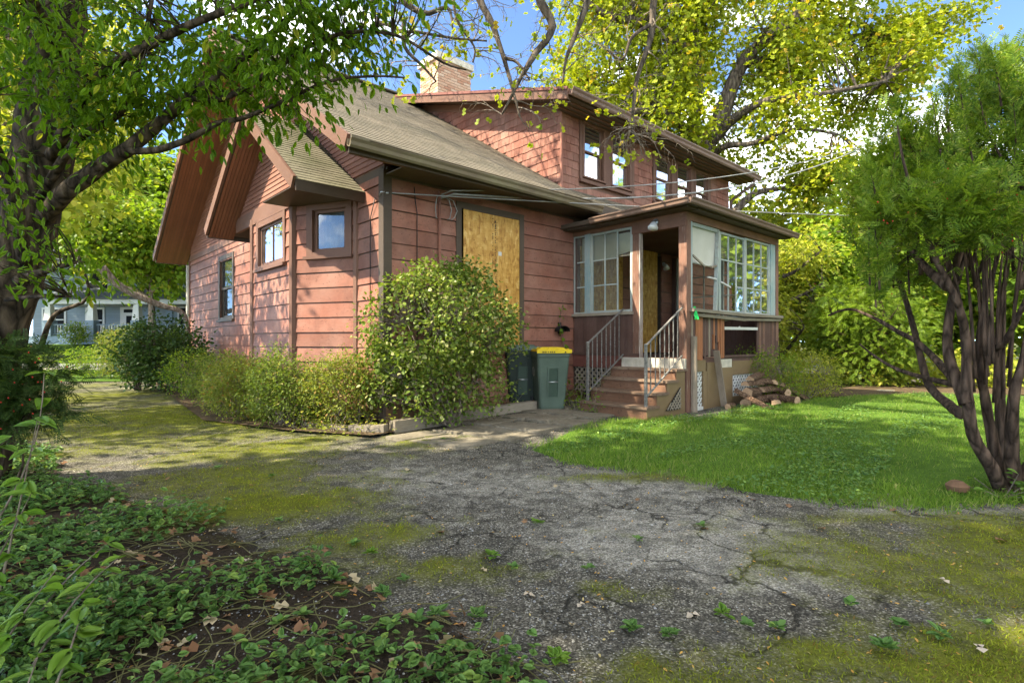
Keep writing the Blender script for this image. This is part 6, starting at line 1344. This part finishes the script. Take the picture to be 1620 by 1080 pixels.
# fallen leaves
M['dead'] = leaf_mat('fallen leaves', (0.16, 0.075, 0.035, 1), (0.30, 0.17, 0.09, 1), (0.45, 0.36, 0.22, 1), 0.15, 0.6, 0.8)
M['pale_leaf'] = leaf_mat('pale dry leaves', (0.42, 0.30, 0.2, 1), (0.5, 0.42, 0.32, 1), None, 0.15, 0.6, 1.0)
M['orange_leaf'] = leaf_mat('small orange leaves', (0.42, 0.20, 0.04, 1), (0.50, 0.30, 0.08, 1), (0.55, 0.45, 0.2, 1), 0.2, 0.6, 0.85)
P = np.column_stack([g.uniform(-4, 5, 6000), 1.4 + 7 * g.uniform(0, 1, 6000) ** 1.6]); P = P[(np.abs(P[:, 0]) < P[:, 1])]; P = P[~in_poly(P, LAWN) | (g.uniform(0, 1, len(P)) < 0.1)][:1500]; n = len(P)
o = leaf_obj('leaf_litter', np.column_stack([P, gh(P) + 0.008 + 0.014 * moss_at(P)]), np.column_stack([g.normal(size=(n, 2)), g.normal(size=n) * 0.15]), np.column_stack([g.normal(size=(n, 2)) * 0.3, np.ones(n)]), g.uniform(0.012, 0.024, n), T_OV, M['orange_leaf'], None, 'stuff')
tag(o, 'tiny yellow and orange leaves scattered over the drive', 'leaf litter')
P = np.column_stack([g.uniform(-5, 0.8, 5000), 1.4 + 6.5 * g.uniform(0, 1, 5000) ** 1.7]); P = P[soil_at(P) > 0.3][:900]
P = np.vstack([P, np.column_stack([g.uniform(-1.7, 0.4, 260), g.uniform(0, 1, 260)])]); k_ = len(P) - 260
t_ = g.uniform(0, 1, 260); P[k_:, 0] = -1.5 + 1.9 * t_ + g.normal(size=260) * 0.1; P[k_:, 1] = 7.25 + 1.8 * t_ + g.uniform(0, 0.7, 260)
n = len(P); zl = gh(P) + 0.02; zl[k_:] = gz(P[k_:, 0], P[k_:, 1]) + 0.09
o = leaf_obj('dead_leaves', np.column_stack([P, zl]), np.column_stack([g.normal(size=(n, 2)), g.normal(size=n) * 0.3]), np.column_stack([g.normal(size=(n, 2)) * 0.5, np.ones(n)]), g.uniform(0.035, 0.075, n), T_OAK, M['dead'], None, 'stuff')
tag(o, 'brown dead leaves under the plants', 'leaf litter')
DL = [(445, 893, 'reddish brown curled leaf on the gravel beside the ground cover', 0), (470, 997, 'large brown leaf lying among trailing stems', 0), (388, 902, 'pale tan leaf at the tip of the ground cover', 1), (212, 800, 'cream coloured leaf on bare soil beside the moss', 1), (365, 985, 'brown leaf half under the ground cover', 0), (260, 1025, 'folded tan leaf at the foot of the young shrub', 0), (828, 946, 'pale grey leaf between weeds in the lower middle', 1), (925, 960, 'light brown leaf right of the pale grey leaf', 1),
      (1108, 978, 'smooth pink tan leaf on the gravel below the pale patch', 1), (1545, 1032, 'round tan leaf on the moss in the lower right corner', 1), (1485, 922, 'small orange leaf on the bright moss', 1), (832, 826, 'olive leaf on the grey asphalt in the middle of the drive', 0), (1245, 802, 'dark brown leaf on the asphalt below the lawn edge', 0), (1420, 812, 'brown leaf at the lawn edge left of the yew', 0), (735, 1000, 'curled brown leaf among the lower weeds', 0), (560, 803, 'brown leaf on the drive left of the olive leaf', 0)]
DX = [(95, 803), (190, 1065), (905, 995), (640, 745), (1300, 757), (1335, 780), (950, 822), (1305, 842), (1360, 797), (512, 905), (640, 985), (575, 690), (395, 775), (270, 760), (520, 875), (1010, 792), (1120, 845), (700, 850), (1575, 862), (760, 905), (330, 850), (140, 960), (90, 1045), (305, 1020), (1190, 795), (880, 770)]
def gpos(x, y):
    q = at(x, y, CAM_H * FPX / (y - 541)); p = np.array([[q.x, q.y]]); return q.x, q.y, float(gh(p)[0]) + 0.012 + 0.016 * float(moss_at(p)[0])
def dleaf(k):
    r_ = random.Random(k); a = r_.uniform(0, 6.28); V = T_OAK[0] * r_.uniform(0.035, 0.062) * np.array([1.1, 1, 1.8]); c = math.cos(a); sn = math.sin(a)
    return np.column_stack([V[:, 0] * c - V[:, 1] * sn, V[:, 0] * sn + V[:, 1] * c, V[:, 2] + r_.uniform(0, 0.006)])
for k, (x, y, lb_, pale) in enumerate(DL):
    o = np_mesh('fallen_leaf', dleaf(k), np.array(T_OAK[1]), M['pale_leaf'] if pale else M['dead']); o.location = gpos(x, y); tag(o, lb_, 'leaf', 'single fallen leaves')
V = np.vstack([dleaf(50 + k) + np.array(gpos(x, y)) for k, (x, y) in enumerate(DX)]); F = np.vstack([np.array(T_OAK[1]) + 8 * k for k in range(len(DX))])
tag(np_mesh('scattered_leaves', V, F, M['dead']), 'brown leaves scattered over drive and moss', 'leaf litter', kind='stuff')
WD = [(585, 885, 'low weed at the edge of the dark gravel, highest of the middle weeds'), (608, 950, 'bushy weed left of the lower middle weeds'), (690, 985, 'lobed weed in a row of lower middle weeds'), (780, 885, 'scalloped weed growing from a mossy patch'), (755, 985, 'large leaved weed in the lower middle of the drive'), (530, 930, 'weed at the end of the ground cover'), (880, 1050, 'weed at the lower edge beside the bright moss'), (1000, 1000, 'blue green weed left of a pink tan leaf'), (1060, 1010, 'weed with upright leaves below the pale asphalt patch'), (1145, 978, 'trailing weed running right of the pink tan leaf'), (1400, 1040, 'spiky leaved weed in the lower right moss'), (1490, 1020, 'small weed near the round tan leaf'), (850, 832, 'tiny weed beside the olive leaf in the middle of the drive'), (520, 668, 'weed on the drive below the low hedge')]
WX = [(560, 872), (812, 905), (640, 925), (480, 985), (690, 1015), (1180, 995), (1425, 1000), (1560, 1000), (1110, 840), (430, 760), (345, 745), (1010, 860), (700, 700), (660, 1000), (600, 1050), (1230, 1000), (1345, 965), (930, 905), (540, 960), (440, 830), (360, 800), (620, 1010), (720, 1040), (500, 1040), (440, 1000)]
def weed(k, big=1.0):
    g2 = np.random.default_rng(k); n = int(g2.integers(9, 17)); a = np.arange(n) * 2.4 + g2.uniform(0, 1); el = g2.uniform(0.1, 0.8, n)
    D = np.column_stack([np.cos(a) * np.cos(el), np.sin(a) * np.cos(el), np.sin(el)]); r = g2.uniform(0.0, 0.012, n) * big
    return D * r[:, None] + np.column_stack([np.zeros((n, 2)), g2.uniform(0.003, 0.012, n)]), D, g2.uniform(0.02, 0.048, n) * big
for k, (x, y, lb_) in enumerate(WD):
    Pw, D, S_ = weed(k, 1.15); o = leaf_obj('weed', Pw, D, np.tile([0, 0, 1.0], (len(Pw), 1)), S_, T_NB, LF['vinca'] if k % 3 else LF['young']); o.location = gpos(x, y); tag(o, lb_, 'weed', 'weeds in the drive')
W_ = [weed(100 + k, 0.9) for k in range(len(WX))]
Pw = np.vstack([w[0] + np.array(gpos(*WX[k])) for k, w in enumerate(W_)]); D = np.vstack([w[1] for w in W_])
o = leaf_obj('seedlings', Pw, D, np.tile([0, 0, 1.0], (len(Pw), 1)), np.concatenate([w[2] for w in W_]), T_BR, LF['vinca'], None, 'stuff'); tag(o, 'tiny green seedlings scattered over the drive', 'seedlings')
# pebbles
P = np.column_stack([g.uniform(-2.2, 3.2, 30000), 1.3 + 4.2 * g.uniform(0, 1, 30000) ** 1.8]); P = P[np.abs(P[:, 0]) < P[:, 1]]; P = P[(n_mid(np.column_stack([P, np.zeros(len(P))]) * 0.5) + 0.2 > g.uniform(-0.6, 1.0, len(P))) & (moss_at(P) < 0.4)][:9000]; n = len(P)
oc = np.array([(1, .1, 0), (-.9, 0, .1), (0, 1, 0), (.1, -1, 0), (0, 0, .7), (0, 0, -.5)]); f = np.array([(0, 2, 4), (2, 1, 4), (1, 3, 4), (3, 0, 4)])
a = g.uniform(0, 6.28, n); R = g.uniform(0.0022, 0.0062, n) * np.where(g.uniform(0, 1, n) < 0.03, 1.9, 1); ca, sa = np.cos(a), np.sin(a)
V = np.stack([oc[None, :, 0] * ca[:, None] - oc[None, :, 1] * sa[:, None], oc[None, :, 0] * sa[:, None] + oc[None, :, 1] * ca[:, None], np.tile(oc[:, 2], (n, 1))], 2) * R[:, None, None] + np.column_stack([P, gh(P) + 0.002])[:, None, :]
m, t, p = new_mat('loose grit'); t.links.new(ramp(t, N(t, 'ShaderNodeNewGeometry').outputs['Random Per Island'], [(0.0, (0.04, 0.04, 0.04, 1)), (0.6, (0.16, 0.155, 0.15, 1)), (1.0, (0.42, 0.4, 0.36, 1))]), p.inputs['Base Color']); p.inputs['Roughness'].default_value = 0.9
o = np_mesh('gravel', V.reshape(-1, 3), (f[None] + (np.arange(n) * 6)[:, None, None]).reshape(-1, 3), m); tag(o, 'loose dark and pale grit on the drive', 'gravel', kind='stuff')
# young shrub in the corner of the picture
ys = empty('young_shrub'); tag(ys, 'young light green shrub with large pointed leaves in the lower left corner', 'shrub')
g3 = np.random.default_rng(12); r_ = random.Random(12); LPs, LDs = [], []
for (x, y, d, x2, y2, d2) in ((-40, 1100, 1.9, 60, 660, 2.1), (20, 1150, 1.8, 190, 880, 1.95), (-30, 1120, 1.7, 90, 900, 1.75), (60, 1150, 1.7, 130, 960, 1.8), (-80, 1000, 1.9, 50, 780, 2.0), (-60, 900, 2.1, 70, 590, 2.4), (40, 1150, 2.2, 170, 860, 2.3), (-100, 800, 1.8, 20, 690, 1.9), (0, 1200, 1.5, 60, 1040, 1.6)):
    a, e = at(x, y, d), at(x2, y2, d2); a.z = max(a.z, 0.01); q = curve(a, e, 7, 0.08, r_); b = MB(); b.tube(q, [0.005, .0048, .0044, .004, .0035, .003, .002, .0012], 5, cap=False); b.build('stem', M['palebark'], ys, True)
    for i in range(2, 8):
        for sg in (1, -1):
            az = r_.uniform(0, 6.28); LPs.append(tuple(q[i])); LDs.append((math.cos(az), math.sin(az), r_.uniform(-0.5, 0.3)))
n = len(LPs); leaf_obj('crown', np.array(LPs), np.array(LDs), np.column_stack([g3.normal(size=(n, 2)) * 0.4, np.ones(n)]), g3.uniform(0.06, 0.105, n), nice_t(0.25, 0.12, -0.22), LF['young'], ys)
# plants at the yew base and weeds along the wall
def leafy(name, label, pts, n, size, mat, spread, seed, T=T_BR, cat='plant', group=None, h=0.15):
    g4 = np.random.default_rng(seed); o = empty(name); tag(o, label, cat, group); pts = np.array(pts); c = pts[g4.integers(0, len(pts), n)] + np.column_stack([g4.normal(size=(n, 2)) * spread, np.abs(g4.normal(size=n)) * h])
    c[:, 2] += gz(c[:, 0], c[:, 1]); D = np.column_stack([g4.normal(size=(n, 2)), g4.normal(size=n) * 0.3]); leaf_obj('leaves', c, D, np.column_stack([g4.normal(size=(n, 2)) * 0.4, np.ones(n)]), g4.uniform(0.6, 1.1, n) * size, T_NB, mat, o)
    b = MB(); r_ = random.Random(seed)
    for q in c[::4]: 
        f = pts[((pts[:, :2] - q[:2]) ** 2).sum(1).argmin()]; b.tube([(f[0], f[1], float(gz(f[0], f[1]))), tuple(q * 0.6 + np.array([f[0], f[1], 0]) * 0.4), tuple(q)], 0.003, 4, cap=False)
    b.build('stems', M['palebark'], o)['kind'] = 'stuff'; return o
leafy('leafy_plant', 'broad leaved plants at the foot of the yew', [(3.95, 4.05, 0.02), (4.1, 4.2, 0.02), (3.75, 4.15, 0.02), (4.3, 4.0, 0.03)], 120, 0.085, LF['young'], 0.12, 91, h=0.08)
leafy('leafy_plant', 'leafy weeds between the yellow lidded bin and the steps', [(0.95, 9.0, 0.02), (1.2, 9.3, 0.02), (1.05, 8.6, 0.0), (1.3, 8.8, 0.0)], 260, 0.06, LF['mid'], 0.14, 92, h=0.2)
leafy('leafy_plant', 'light green weed at the foot of the lowest step', [(1.25, 8.35, 0.0)], 60, 0.055, LF['young'], 0.08, 93, h=0.14)
leafy('leafy_plant', 'light green seedlings under the round bush', [(-0.55, 7.55, 0.07), (-0.3, 7.75, 0.07), (-0.8, 7.3, 0.07)], 150, 0.06, LF['young'], 0.14, 94, h=0.14)
leafy('leafy_plant', 'weeds at the house corner beside the short timber', [(-1.9, 7.0, 0.03), (-2.3, 7.05, 0.03), (-2.8, 7.3, 0.03), (-1.6, 7.2, 0.05)], 260, 0.05, LF['lime'], 0.14, 95, h=0.12)
leafy('leafy_plant', 'dark weeds behind the bins against the red wall', [(0.5, 9.5, 0.1), (0.9, 9.6, 0.1), (-0.1, 8.9, 0.08)], 160, 0.06, LF['mid'], 0.15, 96, h=0.2)
vn = leafy('climbing_vine', 'thin green vine climbing past the hose hanger', [tuple(hw(3.52, -0.1, 0.6))], 4, 0.06, LF['mid'], 0.03, 97, h=0.05, cat='vine')
g5 = np.random.default_rng(3); q = np.array([tuple(hw(3.5 + 0.06 * math.sin(z * 7), -0.12, z)) for z in np.linspace(0.3, 1.85, 30)]); leaf_obj('leaves', q + g5.normal(size=q.shape) * 0.03, g5.normal(size=q.shape), np.tile([0.5, -0.6, 0.6], (30, 1)) + g5.normal(size=q.shape) * 0.3, g5.uniform(0.06, 0.10, 30), T_BR, LF['mid'], vn)
b = MB(); b.tube([hw(3.5 + 0.06 * math.sin(z * 7), -0.1, z) for z in np.linspace(0.1, 1.85, 24)], 0.005, 5); b.build('stem', M['palebark'], vn)
# stone and bark bits at the yew base
b = MB(); b.lathe([(0.02, 0.0), (0.07, 0.01), (0.08, 0.05), (0.04, 0.085)], 9, (3.50, 4.28, 0.02)); tag(b.build('field_stone', M['fdn'], None), 'rounded brown stone at the foot of the yew', 'stone')

# ------------------------------------------------------------------ across the street
def gl(x, y): return 0.0 + 1.0 * float(sst(31, 41, y))
sheet('street', [(-80, 25.5), (0, 25.5), (0, 30.5), (-80, 30.5)], M['tarmac'], 'pale street behind the hedge', lambda x, y: -0.02, cut=5)
sheet('pavement', [(-80, 22.6), (-2, 22.6), (-2, 24.2), (-80, 24.2)], M['concrete'], 'concrete pavement along the street', lambda x, y: 0.03, cut=5)
sheet('verge', [(-80, 16.5), (-9.6, 16.2), (-4, 16.5), (-4, 22.6), (-80, 22.6)], M['turf'], 'green front yard by the drive end', lambda x, y: 0.02, cut=3)
sheet('front_lawn', [(-90, 30.6), (0, 30.6), (0, 48), (-90, 48)], M['turf'], 'sunny green lawn of the grey house across the street', lambda x, y: gl(x, y) + 0.03, cut=2)
M['greysiding'] = paint('grey blue siding', (0.22, 0.26, 0.28, 1), (0.28, 0.32, 0.33, 1), 0.4, 0.6)
M['greyroof'] = plain('dark grey roof', (0.10, 0.11, 0.12, 1), 0.9, 0, 0.3)
M['greydeck'] = plain('grey blue porch paint', (0.20, 0.26, 0.30, 1), 0.6)
nh = empty('neighbour_house', (0, 41.0, 1.0)); tag(nh, 'grey blue house with white porch columns across the street', 'house')
X0, X1 = -37.5, -19.5
b = MB(); b.box(X0, X1, 1.6, 9, 0, 6.0); wl = b.build('wall', M['greysiding'], nh)
for k in range(26): MB().box(X0 - 0.02, X1 + 0.02, 1.565, 1.598, 0.1 + k * 0.225, 0.1 + k * 0.225 + 0.05).build('siding_board', M['greysiding'], wl)
b = MB(); b.box(X0, -23.6, -0.9, 1.6, 0, 0.62); b.build('porch_floor', M['greydeck'], nh)
b = MB(); b.box(-34.4, -23.3, -1.1, 1.6, 2.95, 3.3); b.build('porch_beam', M['white'], nh)
b = MB(); b.hexa([(-34.7, -1.5, 3.3), (-23.0, -1.5, 3.3), (-23.0, 1.6, 3.3), (-34.7, 1.6, 3.3), (-34.7, -1.45, 3.36), (-23, -1.45, 3.36), (-23, 1.6, 4.4), (-34.7, 1.6, 4.4)]); b.build('porch_roof', M['greyroof'], nh)
b = MB(); b.prism([(X0 - 0.4, 1.2, 6.0), (X0 - 0.4, 9.4, 6.0), (X0 - 0.4, 5.3, 9.0)], (X1 - X0 + 0.8, 0, 0)); b.build('roof', M['greyroof'], nh)
b = MB(); b.prism([(-22.9, -1.2, 2.9), (-19.6, -1.2, 2.9), (-21.2, -1.2, 4.1)], (0, 2.8, 0)); b.build('side_gable', M['white'], nh)
for x in (-34.2, -31.05, -23.6):
    b = MB(); b.box(x - 0.32, x + 0.32, -1.05, -0.45, 0.6, 1.75); c_ = b.build('pier', M['greydeck'], nh)
    b = MB(); b.hexa([(x - 0.26, -1.0, 1.75), (x + 0.26, -1.0, 1.75), (x + 0.26, -0.5, 1.75), (x - 0.26, -0.5, 1.75), (x - 0.18, -0.92, 2.95), (x + 0.18, -0.92, 2.95), (x + 0.18, -0.58, 2.95), (x - 0.18, -0.58, 2.95)]); b.build('column', M['white'], nh)
x = -27.7
for xx in (-27.7,):
    b = MB(); b.box(xx - 0.32, xx + 0.32, -1.05, -0.45, 0.6, 1.75); b.build('pier', M['greydeck'], nh)
    b = MB(); b.hexa([(xx - 0.26, -1.0, 1.75), (xx + 0.26, -1.0, 1.75), (xx + 0.26, -0.5, 1.75), (xx - 0.26, -0.5, 1.75), (xx - 0.18, -0.92, 2.95), (xx + 0.18, -0.92, 2.95), (xx + 0.18, -0.58, 2.95), (xx - 0.18, -0.58, 2.95)]); b.build('column', M['white'], nh)
for a, c in ((-33.9, -31.4), (-30.7, -28.05), (-27.4, -23.9)):
    b = MB(); b.box(a, c, -0.8, -0.72, 1.40, 1.48); b.box(a, c, -0.8, -0.72, 0.72, 0.78); r_o = b.build('railing', M['greydeck'], nh)
    for k in range(int((c - a) / 0.2)): MB().box(a + 0.1 + k * 0.2, a + 0.16 + k * 0.2, -0.79, -0.73, 0.78, 1.40).build('baluster', M['white'] if k % 3 else M['greydeck'], r_o)
for (a, c, z0, z1, nm) in ((-33.2, -32.0, 1.0, 2.7, 'window'), (-26.0, -24.8, 1.2, 2.8, 'window'), (-24.3, -23.4, 1.2, 2.8, 'window'), (-36.6, -35.0, 1.1, 2.7, 'window'), (-33.0, -31.6, 4.2, 5.5, 'window'), (-28.0, -26.6, 4.2, 5.5, 'window'), (-24.5, -23.1, 4.2, 5.5, 'window')):
    b = MB(); b.box(a - 0.15, c + 0.15, 1.52, 1.60, z0 - 0.15, z1 + 0.15); w_ = b.build(nm, M['white'], nh); MB().box(a, c, 1.50, 1.515, z0, z1).build('pane', M['dark'], w_); MB().box(a, c, 1.48, 1.498, (z0 + z1) / 2 - 0.04, (z0 + z1) / 2 + 0.04).build('sash_rail', M['white'], w_)
b = MB(); b.box(-30.6, -29.0, 1.5, 1.6, 0.62, 2.9); d_ = b.build('door', M['white'], nh); MB().box(-30.1, -29.5, 1.46, 1.498, 1.1, 2.2).build('door_light', M['dark'], d_); MB().box(-30.3, -29.3, 1.46, 1.498, 2.45, 2.7).build('transom', M['dark'], d_)
for a in (-28.7, -27.05): MB().box(a, a + 0.5, 1.52, 1.595, 1.1, 2.8).build('shutter', M['greydeck'], nh)
# leaning pale limb by the gable and a far fence
b = MB(); b.tube(smooth_path([at(160, 424, 13.6), at(185, 450, 13.8), at(220, 470, 14.0), at(255, 484, 14.3), at(292, 500, 14.6), at(300, 560, 14.8)]), [0.11 - 0.003 * i for i in range(21)], 8, 0, 0.06); tag(b.build('leaning_limb', M['palebark'], None, True), 'pale bare limb leaning by the far corner of the gable', 'branch')
MB().tube([(-0.06, DEPTH + 0.08, 3.4), (-0.06, DEPTH + 0.08, 0.1)], 0.05, 8).build('downspout', M['cap'], house, True)
fe = empty('garden_fence', (0, 0, 0)); tag(fe, 'low weathered wire fence at the back of the garden', 'fence')
for k in range(8): MB().tube([(6.2 + k * 1.6, 18.6 + k * 0.05, 0.0), (6.2 + k * 1.6, 18.6 + k * 0.05, 0.75)], 0.03, 6).build('post', M['greypost'], fe)
MB().bar((6.0, 18.58, 0.7), (17.6, 18.98, 0.7), 0.03, 0.05).build('rail', M['greywood'], fe)
b = MB()
for k in range(150): x = 6.2 + k * 0.075; y = 18.6 + (x - 6.2) * 0.031; b.bar((x, y, 0.08), (x + 0.3, y + 0.01, 0.68), 0.006, 0.006); b.bar((x + 0.3, y + 0.016, 0.08), (x, y + 0.006, 0.68), 0.006, 0.006)
b.build('mesh', M['galv'], fe)['kind'] = 'stuff'
